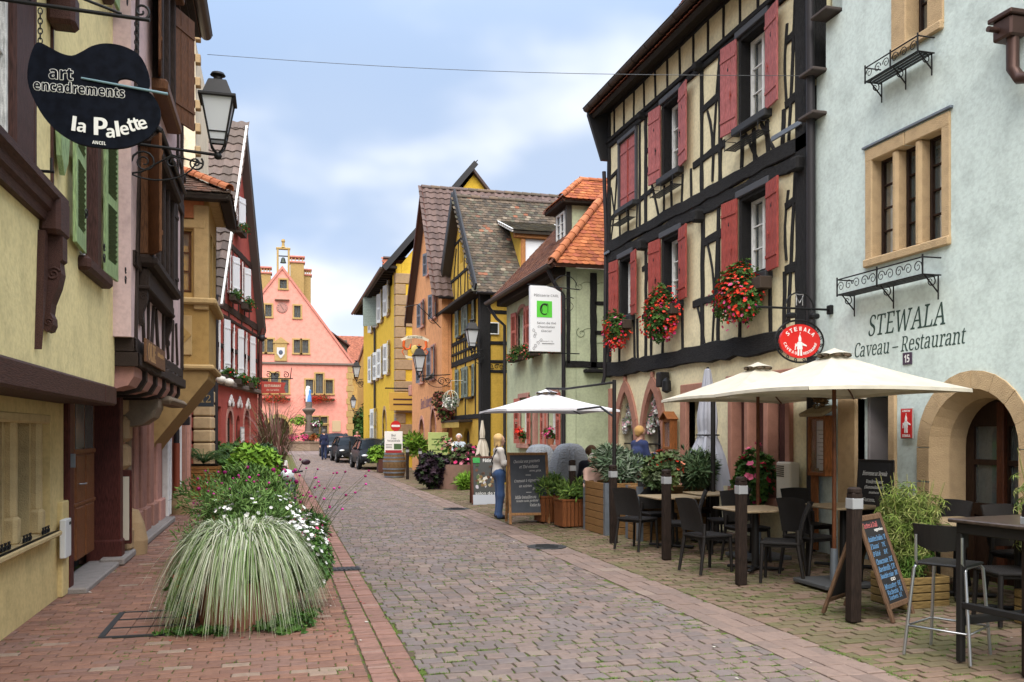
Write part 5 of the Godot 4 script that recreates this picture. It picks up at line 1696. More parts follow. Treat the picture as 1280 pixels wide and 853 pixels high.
func build_far_yellow_house() -> void:
	var yellow := plaster("sun_plaster", 0.66, 0.43, 0.05)
	var white := mat("white_shutter", 0.58, 0.6, 0.61, 0.6)
	var sand := stone("tan_quoin", 0.36, 0.25, 0.15)
	var L := 17.0
	var s0 := 61.0
	var h := facade("yellow_house", "tall bright yellow house with brown eaves, stone quoins and white louvred shutters", "house", V(5.8, 0, -s0), V(-1, 0, 0))
	var cols := [5.4, 8.4, 10.6, 13.6]
	var holes := []
	for x in cols:
		for y in [4.9, 8.05]:
			holes.append(rect(x, y, 0.9, 1.65))
	var d1 := arch(11.4, 0, 1.5, 2.3, 0.75, false, 10)
	wall(h, "street_wall", rect(0, 0, L, 10.2), holes + [d1, rect(7.4, 1.0, 0.9, 2.2), rect(3.2, 0.1, 1.0, 2.8)], yellow)
	for x in cols:
		for y in [4.9, 8.05]:
			wall_window(h, x, y, 0.9, 1.65, M.white_paint, {"cols": 2, "rows": 3, "surround": sand, "sw": 0.1, "shutters": white, "leaf": 0.5, "turn": 0.3})
	wall_window(h, 7.4, 1.0, 0.9, 2.2, M.white_paint, {"cols": 2, "rows": 3, "shutters": white, "leaf": 0.55, "turn": 0.4})
	bx("door_leaf", V(3.7, 1.5, -0.12), V(1.0, 2.8, 0.06), M.walnut_frame, h)
	var pm := MB.new()
	pm.poly(d1, -0.22)
	part("door_leaf", pm, M.walnut_frame, h)
	arch_stones(h, arch(11.2, 0, 1.9, 2.3, 0.95, false, 10), d1, sand, -0.05, 0.03)
	bx("bay_shutter", V(8.2, 9.0, 0.34), V(1.1, 1.75, 0.06), wood("sage_board", 0.3, 0.36, 0.32, 1), h, 0.01, Basis(VY, 0.9))
	shell(h, L, 8.0, 10.2, 15.0, yellow)
	for k in 18:
		var y := 0.3 + k * 0.54
		var w: float = [0.5, 0.85, 0.6, 1.0][k % 4]
		var e := bx("quoin", V(L + 0.015, y, -w / 2 + 0.03), V(0.08, 0.5, w), sand, h, 0.015)
		bx("quoin", V(L - 0.25, y, 0.015), V(0.5, 0.5, 0.07), sand, h, 0.015)
	downpipe(h, V3([8.0, 10.2, 0.6, 8.0, 9.8, 0.1, 8.0, 0.2, 0.1]), M.pipe_dark, 0.07)
	var rm := mat("dark_tile_deck", 0.07, 0.05, 0.045, 0.9)
	var pitch := 1.2
	roof(h, V(-0.3, 10.2 - 0.6 * pitch * 0.4, 0.65), V(1, 0, 0), V(0, pitch, -1).normalized(), rect(0, 0, L + 0.6, 7.3), 1, [Color(0.13, 0.085, 0.07), Color(0.11, 0.075, 0.065)], rm)
	deck_only(h, V(L + 0.3, 9.8, -8.4), V(-1, 0, 0), V(0, pitch, 1), rect(0, 0, L + 0.6, 7.0), rm)
	var sf := MB.new()
	sf.box(V(L / 2, 9.98, 0.32), V(L + 0.6, 0.12, 0.66))
	part("soffit", sf, M.brown_soffit, h)
	for k in 24:
		bx("rafter_end", V(0.3 + k * 0.72, 9.86, 0.3), V(0.12, 0.14, 0.55), M.brown_soffit, h)
	gutter(h, V(-0.3, 9.95, 0.74), V(L + 0.3, 9.95, 0.74), 0.09, M.gutter_brown)
	var vb := MB.new()
	var v := V(0, pitch, -1).normalized()
	vb.box(V(3.6, -0.05, 0), V(7.3, 0.28, 0.12))
	part("verge_board", vb, M.barge_dark, h, Transform3D(Basis(v, V(1, 0, 0).cross(v), V(1, 0, 0)), V(L + 0.3, 9.95, 0.65)))
	bx("dormer_wall", V(L - 2.2, 9.9, -0.6), V(1.4, 1.0, 1.2), yellow, h)
	roof(h, V(L - 1.3, 10.05, 0.4), V(0, 0, -1), V(-1, 0.9, 0).normalized(), rect(0, 0, 2.2, 1.35), 0, [Color(0.3, 0.1, 0.06), Color(0.35, 0.12, 0.07)], rm)
	deck_only(h, V(L - 3.1, 10.05, -1.8), V(0, 0, 1), V(1, 0.9, 0), rect(0, 0, 2.2, 1.35), rm)

func build_town_hall() -> void:
	var pink := plaster("salmon_plaster", 0.74, 0.31, 0.25)
	var sand := stone("yellow_sandstone", 0.42, 0.29, 0.12)
	var lead := mat("leaded_frame", 0.09, 0.08, 0.06, 0.6)
	var h := facade("town_hall", "pink stepped town hall with steep gable, bell turret, stone windows and red flower boxes", "town hall", at(0.0, 73.0), V(0, 0, 1))
	var y0 := 0.4
	var wins := []
	for c in [-0.4, 3.1]:
		for k in 3:
			wins.append([c - 0.05 + (k - 1) * 0.78 + 0.05, 4.95 - y0, 0.58, 1.6 if k == 1 else 1.1])
	for x in [-1.35, -0.75, 1.38, 2.0]:
		wins.append([x, 8.2 - y0, 0.52, 1.05])
	for x in [-0.85, 1.4]:
		wins.append([x, 11.05 - y0, 0.5, 0.95])
	wins.append([0.28, 13.35 - y0, 0.55, 0.7])
	var holes := []
	for w in wins:
		holes.append(rect(w[0], w[1], w[2], w[3]))
	var ar := arch(-0.68, 0, 1.7, 1.75, 0.85, false, 12)
	holes.append(ar)
	var rw := [[2.85, 1.55], [3.5, 1.55], [2.85, 2.55], [3.5, 2.55]]
	for q in rw:
		holes.append(rect(q[0], q[1] - y0, 0.52, 0.8 if q[1] < 2 else 0.5))
	wall(h, "gable_wall", V2([-5.1, 0, 6.05, 0, 6.05, 6.95, 0.48, 14.5, -5.1, 6.95]), holes, pink)
	for i in wins.size():
		var w: Array = wins[i]
		wall_window(h, w[0], w[1], w[2], w[3], lead, {"cols": 2, "rows": 3, "fw": 0.04, "surround": sand, "sw": 0.13, "depth": 0.14})
	for q in rw:
		wall_window(h, q[0], q[1] - y0, 0.52, 0.8 if q[1] < 2 else 0.5, lead, {"cols": 2, "rows": 2, "fw": 0.04, "surround": sand, "sw": 0.11})
	arch_stones(h, arch(-0.95, 0, 2.24, 1.75, 1.12, false, 12), ar, sand, -0.05, 0.04)
	bx("shutter", V(4.75, 2.2 - y0 + 0.1, 0.03), V(0.7, 0.9, 0.05), mat("pale_shutter", 0.48, 0.36, 0.22, 0.8), h, 0.01)
	bx("cornice", V(0.5, 6.95, 0.06), V(11.4, 0.18, 0.22), mat("grey_cornice", 0.16, 0.13, 0.11, 0.85, {"tex": "mottle", "scale": 1.0}), h, 0.03)
	for k in 13:
		bx("quoin", V(5.85, 0.3 + k * 0.52, 0.015), V([0.4, 0.6][k % 2], 0.49, 0.06), sand, h, 0.012)
	bx("crest_frame", V(0.36, 7.85, 0.05), V(0.98, 1.5, 0.12), sand, h, 0.03)
	var cp := MB.new()
	cp.prism(V2([-0.3, 8.55, 1.02, 8.55, 0.36, 9.05]), 0.0, 0.16)
	part("pediment", cp, sand, h)
	var cs := MB.new()
	cs.prism(V2([0.05, 8.2, 0.67, 8.2, 0.67, 7.7, 0.36, 7.3, 0.05, 7.7]), 0.11, 0.15)
	part("shield", cs, mat("shield_pale", 0.5, 0.5, 0.5, 0.6), h)
	cs = MB.new()
	cs.ball(V(0.36, 7.8, 0.15), V(0.17, 0.2, 0.03), 8)
	part("emblem", cs, mat("slate_blue", 0.06, 0.08, 0.12, 0.6), h)
	var ck := MB.new()
	ck.lathe(V2([0.0, 0.06, 0.36, 0.06, 0.42, 0.04, 0.46, 0.0]), 24)
	part("clock_face", ck, mat("clock_rose", 0.4, 0.2, 0.17, 0.7), h, Transform3D(Basis(VX, PI / 2), V(0.46, 11.4, 0.0)))
	for k in 12:
		var a := TAU * k / 12
		bx("hour_mark", V(0.46 + sin(a) * 0.33, 11.4 + cos(a) * 0.33, 0.065), V(0.03, 0.1, 0.02), lead, h, 0.0, BZ(-a))
	bx("clock_hand", V(0.4, 11.5, 0.075), V(0.035, 0.3, 0.015), lead, h, 0.0, BZ(0.5))
	bx("clock_hand", V(0.52, 11.32, 0.078), V(0.04, 0.24, 0.015), lead, h, 0.0, BZ(0.6))
	bx("hood", V(0.46, 12.02, 0.1), V(1.15, 0.1, 0.3), mat("hood_brown", 0.16, 0.09, 0.06, 0.8), h, 0.02)
	for sd in [-1.0, 1.0]:
		var xe := -5.3 if sd < 0 else 6.25
		var p := V2([xe, 6.72, 0.48, 14.5, 0.48, 14.78, xe, 7.0])
		if sd < 0:
			p = V2([xe, 6.72, xe, 7.0, 0.48, 14.78, 0.48, 14.5])
		var vb := MB.new()
		vb.prism(p, -0.3, 0.1)
		part("coping", vb, mat("coping_rose", 0.5, 0.2, 0.155, 0.85, {"tex": "mottle", "scale": 1.2}), h)
	var rm := mat("hall_roof", 0.22, 0.11, 0.08, 0.9, {"tex": "mottle", "scale": 1.0})
	for sd in [-1.0, 1.0]:
		var xe := -5.2 if sd < 0 else 6.15
		var v := V(0.48 - xe, 7.5, 0)
		if sd > 0:
			roof(h, V(xe, 6.9, -0.3), V(0, 0, -1), v.normalized(), rect(0, 0, 13, v.length()), 0, [Color(0.26, 0.11, 0.07), Color(0.22, 0.1, 0.07)], rm)
		else:
			roof(h, V(xe, 6.9, -13.3), V(0, 0, 1), v.normalized(), rect(0, 0, 13, v.length()), 0, [Color(0.26, 0.11, 0.07), Color(0.22, 0.1, 0.07)], rm)
	var bk := MB.new()
	bk.prism(V2([-5.1, 0, 6.05, 0, 6.05, 6.95, 0.48, 14.4, -5.1, 6.95]), -13.2, -13.0)
	bk.box(V(-5.0, 3.4, -6.5), V(0.2, 6.8, 12.6))
	bk.box(V(5.95, 3.4, -6.5), V(0.2, 6.8, 12.6))
	bk.box(V(0.5, 4.2, -6.5), V(10.6, 0.2, 12.4))
	part("body", bk, pink, h)
	bx("dormer", V(4.9, 8.2, -1.9), V(1.6, 1.7, 1.6), wood("dormer_grey", 0.13, 0.12, 0.1, 1), h, 0.02)
	bx("dormer_roof", V(5.0, 9.2, -1.8), V(2.2, 0.12, 2.2), M.barge_brown, h, 0.02, BZ(-0.62))
	for x in [0.12, 0.98]:
		bx("bell_pillar", V(x, 15.0, -0.25), V(0.16, 2.3, 0.3), sand, h, 0.02)
	bx("bell_lintel", V(0.55, 16.2, -0.25), V(1.12, 0.16, 0.34), sand, h, 0.03)
	bx("bell_bar", V(0.55, 15.6, -0.25), V(0.8, 0.08, 0.1), M.iron, h)
	var bl := MB.new()
	bl.lathe(V2([0.26, -0.3, 0.2, -0.2, 0.15, 0.05, 0.08, 0.14, 0.0, 0.16]), 12, V(0.55, 15.35, -0.25))
	part("bell", bl, mat("bronze", 0.05, 0.06, 0.05, 0.5, {"metal": 0.6}), h)
	bl = MB.new()
	bl.lathe(V2([0.22, 0.0, 0.12, 0.12, 0.1, 0.4, 0.16, 0.5, 0.12, 0.66, 0.0, 0.7]), 10, V(0.55, 16.28, -0.25))
	part("finial", bl, sand, h)
	for q in [[-0.85, 13.6, 0.85, 2.3, -3.0], [1.7, 14.1, 1.1, 3.4, -3.2], [2.55, 13.2, 0.6, 3.4, -4.0]]:
		bx("chimney", V(q[0], q[1] - 0.2, q[4]), V(q[2], q[3], 0.9), sand, h, 0.02)
		bx("chimney_cap", V(q[0], q[1] + q[3] / 2 - 0.15, q[4]), V(q[2] + 0.2, 0.14, 1.1), M.coping_rose, h, 0.02)
		bx("chimney_cap", V(q[0], q[1] + q[3] / 2 + 0.3, q[4]), V(q[2] + 0.16, 0.14, 1.05), M.coping_rose, h, 0.02)
		for k in 4:
			bx("chimney_pot", V(q[0] + (k - 1.5) * q[2] * 0.27, q[1] + q[3] / 2 + 0.08, q[4] + 0.4), V(0.08, 0.36, 0.1), sand, h)
	var fl := ["box of dense red geraniums on the left side of the pink town hall", "box of dense red geraniums beside the statue on the pink town hall"]
	for k in 2:
		geranium_box(fl[k], "flower boxes on the town hall", h.transform * TF(V([-0.1, 3.4][k], 4.35 - y0, 0.1)), 2.4, 0.3, 0.35, 420, 900, [Color(0.5, 0.03, 0.02), Color(0.6, 0.06, 0.03), Color(0.45, 0.02, 0.02)], [])
	var f := thing("fountain", "stone fountain basin with column and statue before the pink town hall", "fountain", at(2.45, 70.0))
	var fb := MB.new()
	fb.lathe(V2([1.75, 0, 1.7, 0.55, 1.8, 0.62, 1.8, 0.7, 1.6, 0.7, 1.55, 0.5, 0, 0.5]), 8, Z3, false)
	part("basin", fb, stone("basin_stone", 0.26, 0.19, 0.14), f)
	var co := MB.new()
	co.lathe(V2([0.42, 0.5, 0.42, 1.4, 0.3, 1.5, 0.24, 2.75, 0.3, 2.85, 0.5, 3.1, 0.5, 3.2, 0.24, 3.3, 0.26, 3.75, 0.0, 3.78]), 12)
	part("column", co, stone("grey_stone", 0.16, 0.13, 0.11), f)
	for k in 3:
		foliage(f, "foliage", V([-0.7, 0.55, 0.0][k], [2.25, 2.05, 1.1][k], 0.3), V([0.7, 0.55, 1.5][k], [0.45, 0.35, 0.35][k], 0.5), [260, 180, 200][k], 0, 2.0, LIME if k == 0 else GREEN)
	foliage(f, "blossom", V(0.6, 2.0, 0.5), V(0.55, 0.3, 0.3), 120, 1, 2.6, WHITES + PURPLES, "petal")
	for k in 4:
		foliage(f, "blossom", V(-1.3 + k * 0.85, 1.0, 1.3), V(0.55, 0.35, 0.4), 130, 1, 2.8, [PINKS, PINKS, [Color(0.3, 0.09, 0.03), Color(0.22, 0.06, 0.02)], [Color(0.4, 0.1, 0.03), Color(0.1, 0.12, 0.03)]][k], "petal")
	var stt := thing("statue", "small painted statue in white and blue robes on the fountain column", "statue", at(2.45, 70.0, 3.77))
	var sb := MB.new()
	sb.lathe(V2([0.21, 0, 0.2, 0.3, 0.16, 0.62, 0.18, 0.86, 0.1, 0.98, 0.0, 1.0]), 12)
	part("robe", sb, mat("robe_blue", 0.1, 0.25, 0.55, 0.7), stt)
	sb = MB.new()
	sb.ball(V(0, 1.08, 0.02), V(0.1, 0.13, 0.1), 10)
	sb.lathe(V2([0.16, 0.0, 0.17, 0.55, 0.19, 0.85, 0.13, 1.1, 0.1, 1.2, 0.0, 1.24]), 10, V(-0.08, 0, 0.0))
	part("veil", sb, mat("veil_white", 0.7, 0.7, 0.68, 0.7), stt)

func build_backdrop() -> void:
	var y := plaster("ochre_far", 0.55, 0.36, 0.12)
	var h := facade("far_house", "distant ochre house with a broad red tile roof behind the pink town hall", "house", at(7.6, 92.0), V(0, 0, 1))
	wall(h, "wall", rect(-2.0, 0, 9.0, 7.4), [rect(1.55, 3.4, 0.8, 1.7), rect(4.0, 3.4, 0.8, 1.7)], y)
	for x in [1.55, 4.0]:
		wall_window(h, x, 3.4, 0.8, 1.7, M.white_paint, {"cols": 2, "rows": 3, "glass": "smoked", "shutters": wood("rust_shutter", 0.22, 0.06, 0.03, 1), "leaf": 0.45, "kind": 0})
	var b := MB.new()
	b.box(V(3.5, 3.6, -4.5), V(10.8, 7.2, 8.4))
	part("body", b, y, h)
	roof(h, V(-6.0, 7.3, 0.5), V(1, 0, 0), V(0, 0.95, -1).normalized(), rect(0, 0, 16.0, 6.5), 0, [Color(0.3, 0.11, 0.07), Color(0.26, 0.1, 0.065), Color(0.34, 0.13, 0.08)], M.hall_roof)
	var y2 := facade("side_house", "far yellow gable wall with pale verge beside the tall yellow house", "house", at(8.4, 84.0), V(-1, 0, 0.25))
	var gb := MB.new()
	gb.prism(V2([-3, 0, 3, 0, 3, 7.8, 0, 10.4, -3, 7.8]), -6.0, 0.0)
	part("wall", gb, y, y2)
	var gv := MB.new()
	gv.prism(V2([-3.2, 7.5, 0, 10.3, 3.2, 7.5, 3.2, 7.8, 0, 10.65, -3.2, 7.8]), -6.1, 0.15)
	part("roof", gv, M.hall_roof, y2)
	var spots := [[6.9, 80.0, 3.6], [8.2, 82.0, 4.4], [5.6, 76.0, 2.2]]
	var lab := ["round green tree beside the pink town hall corner", "taller green tree before the distant ochre house", "low green shrub at the foot of the pink town hall"]
	for k in 3:
		var t := thing("tree", lab[k], "tree", at(spots[k][0], spots[k][1]), 0.0, "trees beside the town hall")
		var tb := MB.new()
		tb.tube(P3([Z3, V(0.05, spots[k][2] * 0.55, 0)]), 0.12, 0.06, 7)
		part("trunk", tb, M.bark, t)
		foliage(t, "crown", V(0, spots[k][2] * 0.6, 0), V(1.3, spots[k][2] * 0.45, 1.3), 700, 0, 3.4, GREEN)

func scroll_console(h: Node, x: float, y: float, m: Material, sc := 1.0) -> void:
	var p := PackedVector2Array()
	for q in [[0.0, 0.0], [0.05, -0.03], [0.1, -0.02], [0.135, 0.03], [0.13, 0.09], [0.1, 0.13], [0.12, 0.22], [0.2, 0.36], [0.24, 0.48], [0.22, 0.58], [0.26, 0.6], [0.26, 0.8], [0.0, 0.8]]:
		p.append(Vector2(q[0] * sc * 0.62, q[1] * sc))
	var b := MB.new()
	b.xf = Transform3D(Basis(V(0, 0, 1), V(0, 1, 0), V(-1, 0, 0)), V(x, y, 0))
	b.prism(p, -0.09 * sc, 0.09 * sc)
	part("console", b, m, h)
	var s := MB.new()
	for sd in [-1.0, 1.0]:
		s.tube(spiral(V(x + sd * 0.09 * sc, y + 0.47 * sc, 0.085 * sc), V(0, 0, 1), VY, 0.06 * sc, 1.6, 0.5), 0.012 * sc, 0.01 * sc, 5)
		s.tube(spiral(V(x + sd * 0.09 * sc, y + 0.05 * sc, 0.045 * sc), V(0, 0, 1), VY, 0.035 * sc, 1.3, 0.5), 0.009 * sc, 0.008 * sc, 5)
	part("console_scroll", s, m, h)

func build_palette_house() -> void:
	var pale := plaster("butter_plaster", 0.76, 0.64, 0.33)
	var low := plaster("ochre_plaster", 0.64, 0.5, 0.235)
	var brown := wood("brown_timber", 0.075, 0.034, 0.027, 0, 0.6, 0.4)
	var brownv := wood("brown_post", 0.075, 0.034, 0.027, 1, 0.6, 0.4)
	var sand := stone("worn_sandstone", 0.55, 0.42, 0.22)
	var green := wood("sage_shutter", 0.33, 0.46, 0.22, 1, 0.6, 0.15)
	var slatm := wood("dark_slat", 0.1, 0.16, 0.065, 0, 0.65, 0.1)
	var flaky := mat("flaking_white", 0.7, 0.69, 0.66, 0.7, {"tex": "streak", "scale": V(6, 1.2, 6), "tex2": "fine", "scale2": 3.0})
	var h := facade("yellow_house_left", "butter yellow house with brown beams, carved scroll bracket and sage green louvred shutters", "house", V(-1.68, 0, -3.0), V(1, 0, 0))
	var l1 := rect(5.22, 0.72, 0.3, 1.16)
	var l2 := rect(5.78, 0.72, 0.62, 1.16)
	var l0 := rect(4.3, 0.72, 0.6, 1.16)
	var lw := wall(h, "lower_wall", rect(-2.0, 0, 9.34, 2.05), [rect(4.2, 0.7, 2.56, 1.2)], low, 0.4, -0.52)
	var fr := MB.new()
	for p in cut(rect(4.2, 0.7, 2.56, 1.2), [l0, l1, l2]):
		fr.prism(p, -0.78, -0.62)
	part("stone_frame", fr, sand, h)
	for x in [5.06, 5.66, 6.52]:
		bx("mullion", V(x, 1.42, -0.62), V(0.13, 0.94, 0.16), sand, h, 0.035)
		bx("mullion_base", V(x, 0.85, -0.62), V(0.17, 0.26, 0.2), sand, h, 0.03)
	bx("stone_lintel", V(5.48, 1.86, -0.58), V(2.56, 0.1, 0.14), sand, h, 0.02)
	bx("stone_sill", V(5.48, 0.71, -0.52), V(2.6, 0.05, 0.22), sand, h, 0.012)
	for q in [[4.3, 0.6], [5.22, 0.3], [5.78, 0.62]]:
		window(h, q[0], 0.74, q[1], 1.12, mat("bottle_green", 0.03, 0.075, 0.05, 0.5), {"z": -0.62, "depth": 0.16, "cols": 1, "rows": 1, "fw": 0.06})
		bx("blind", V(q[0] + q[1] / 2, 1.3, -0.9), V(q[1], 1.1, 0.02), mat("brown_blind", 0.03, 0.02, 0.012, 0.9, {"tex": "streak", "scale": 0.8}), h)
	for k in 3:
		var c := MB.new()
		for j in 3:
			for sd in [-1.0, 1.0]:
				c.tube(spiral(V(5.0 + k * 0.66 + j * 0.1 + sd * 0.02, 0.77, -0.48), VX * sd, VY, 0.035, 1.2, 1.5, 12), 0.009, 0.006, 4)
		part("iron_crest", c, M.iron, h)
	bx("sill_edge", V(5.48, 0.725, -0.45), V(2.6, 0.02, 0.05), M.iron, h)
	bx("plinth", V(7.22, 0.5, -0.5), V(0.28, 1.0, 0.06), low, h, 0.01)
	bx("meter_box", V(7.1, 0.62, -0.45), V(0.26, 0.4, 0.06), mat("meter_white", 0.62, 0.63, 0.62, 0.5), h, 0.008)
	bx("meter_slot", V(7.16, 0.77, -0.417), V(0.06, 0.03, 0.006), M.ink if M.has("ink") else M.iron, h)
	bx("jetty_beam", V(2.6, 2.11, -0.12), V(9.2, 0.2, 0.3), brown, h, 0.02)
	bx("beam_end", V(6.85, 2.11, 0.012), V(0.62, 0.19, 0.05), brown, h, 0.015)
	bx("jetty_soffit", V(2.6, 2.06, -0.42), V(9.2, 0.06, 0.34), brown, h, 0.01)
	var w1 := rect(1.2, 3.52, 2.72, 1.9)
	var w2 := rect(5.5, 3.3, 0.92, 1.5)
	var w3 := rect(5.6, 6.18, 0.92, 1.5)
	wall(h, "upper_wall", V2([-2, 2.2, 7.22, 2.2, 8.15, 8.2, -2, 8.2]), [w1, w2, w3], pale, 0.3)
	window(h, 1.3, 3.6, 2.2, 1.75, flaky, {"cols": 4, "rows": 3, "depth": 0.06, "fw": 0.07, "curtain": 0.8})
	bx("window_case", V(3.7, 4.45, -0.05), V(0.46, 1.95, 0.14), brownv, h, 0.02)
	bx("window_case", V(3.96, 4.45, -0.02), V(0.08, 1.95, 0.08), brownv, h, 0.015)
	bx("window_case", V(2.4, 5.42, 0.0), V(2.7, 0.16, 0.14), brown, h, 0.02)
	var mo := MB.new()
	mo.xf = Transform3D(Basis(V(0, 0, 1), V(0, 1, 0), V(-1, 0, 0)), V(0, 0, 0))
	mo.prism(V2([0, 3.28, 0.05, 3.28, 0.06, 3.34, 0.09, 3.36, 0.1, 3.42, 0.14, 3.45, 0.14, 3.5, 0, 3.52]), -4.42, 1.0)
	part("moulded_sill", mo, brown, h)
	bx("sill_block", V(4.28, 3.34, 0.07), V(0.34, 0.3, 0.15), brown, h, 0.03)
	scroll_console(h, 4.3, 2.5, brown, 0.86)
	var spike := MB.new()
	spike.prism(V2([4.0, 2.32, 4.17, 2.9, 4.17, 3.2, 4.09, 3.2]), 0.0, 0.05)
	part("carved_leaf", spike, brown, h)
	bx("corner_fillet", V(4.48, 4.2, 0.005), V(0.035, 1.8, 0.03), brownv, h)
	var hk := MB.new()
	hk.tube(V3([4.05, 3.62, 0.02, 4.05, 3.62, 0.12]), 0.012, 0.012, 5)
	hk.tube(V3([4.05, 3.62, 0.1, 4.05, 3.72, 0.1]), 0.01, 0.01, 5)
	hk.tube(spiral(V(4.22, 3.36, 0.3), VX, VY, 0.05, 1.3, 0.0), 0.006, 0.005, 4)
	part("shutter_hook", hk, M.iron, h)
	var pm := MB.new()
	pm.xf = Transform3D(Basis(V(0, 0, 1), V(0, 1, 0), V(-1, 0, 0)), V(0, 0, 0))
	pm.prism(V2([0, 5.1, 0.1, 5.08, 0.12, 5.16, 0.17, 5.18, 0.19, 5.26, 0.22, 5.32, 0, 5.44]), -4.4, 1.0)
	part("pent_moulding", pm, brown, h)
	bx("pent_block", V(4.42, 4.96, 0.1), V(0.2, 0.26, 0.2), brown, h, 0.03)
	var lf := MB.new()
	lf.prism(V2([4.62, 3.75, 4.74, 3.88, 4.8, 4.1, 4.74, 4.3, 4.62, 4.42, 4.52, 4.3, 4.48, 4.1, 4.52, 3.88]), 0.03, 0.07)
	part("carved_drop", lf, green, h)
	for q in [[5.5, 3.3, 0.92, 1.5], [5.6, 6.18, 0.92, 1.5]]:
		for sd in [0, 1]:
			bx("window_case", V(q[0] + (0.08 if sd == 0 else q[2] - 0.1), q[1] + q[3] / 2, -0.04), V(0.16 if sd == 0 else 0.2, q[3], 0.12), flaky if sd == 0 else brownv, h, 0.01)
		window(h, q[0] + 0.16, q[1], q[2] - 0.36, q[3], flaky, {"cols": 2, "rows": 3, "depth": 0.12, "fw": 0.05, "curtain": 0.6})
		bx("sill", V(q[0] + q[2] / 2 + 0.03, q[1] - 0.08, 0.04), V(q[2] + 0.2, 0.13, 0.13), brown, h, 0.03)
		shutter(h, q[0] - 0.02, q[1], -0.52, q[3] + 0.02, green, 1, 0.05, 0.045, slatm, q[1] < 5)
		shutter(h, q[0] + q[2] + 0.02, q[1], 0.52, q[3] + 0.02, green, 1, -0.05, 0.045, slatm, q[1] < 5)
		var sc := MB.new()
		for x in [q[0] + 0.02, q[0] + q[2] + 0.25]:
			sc.tube(spiral(V(x, q[1] - 0.03, 0.2), VX, VY, 0.05, 1.4, 0.5, 14), 0.006, 0.005, 4)
			sc.tube(spiral(V(x, q[1] + 0.08, 0.2), VX, -VY, 0.04, 1.4, 0.5, 14), 0.006, 0.005, 4)
		part("shutter_catch", sc, M.iron, h)
	var b := MB.new()
	b.box(V(2.0, 4.2, -7.0), V(10.6, 8.0, 0.2))
	b.box(V(-1.9, 4.2, -3.6), V(0.2, 8.0, 6.6))
	b.box(V(7.1, 4.2, -3.8), V(0.2, 8.0, 6.4))
	b.box(V(2.6, 8.15, -3.6), V(9.4, 0.12, 7.4))
	b.box(V(2.6, 2.15, -3.9), V(8.9, 0.12, 6.0))
	part("body", b, pale, h)
	roof(h, V(-2.2, 8.0, 0.6), V(1, 0, 0), V(0, 1.0, -1).normalized(), rect(0, 0, 10.2, 5.8), 0, [Color(0.2, 0.09, 0.06)], M.hall_roof)
	bx("door_bell_plate", V(7.37, 1.28, -0.6), V(0.02, 0.16, 0.12), M.steel, h, 0.003)

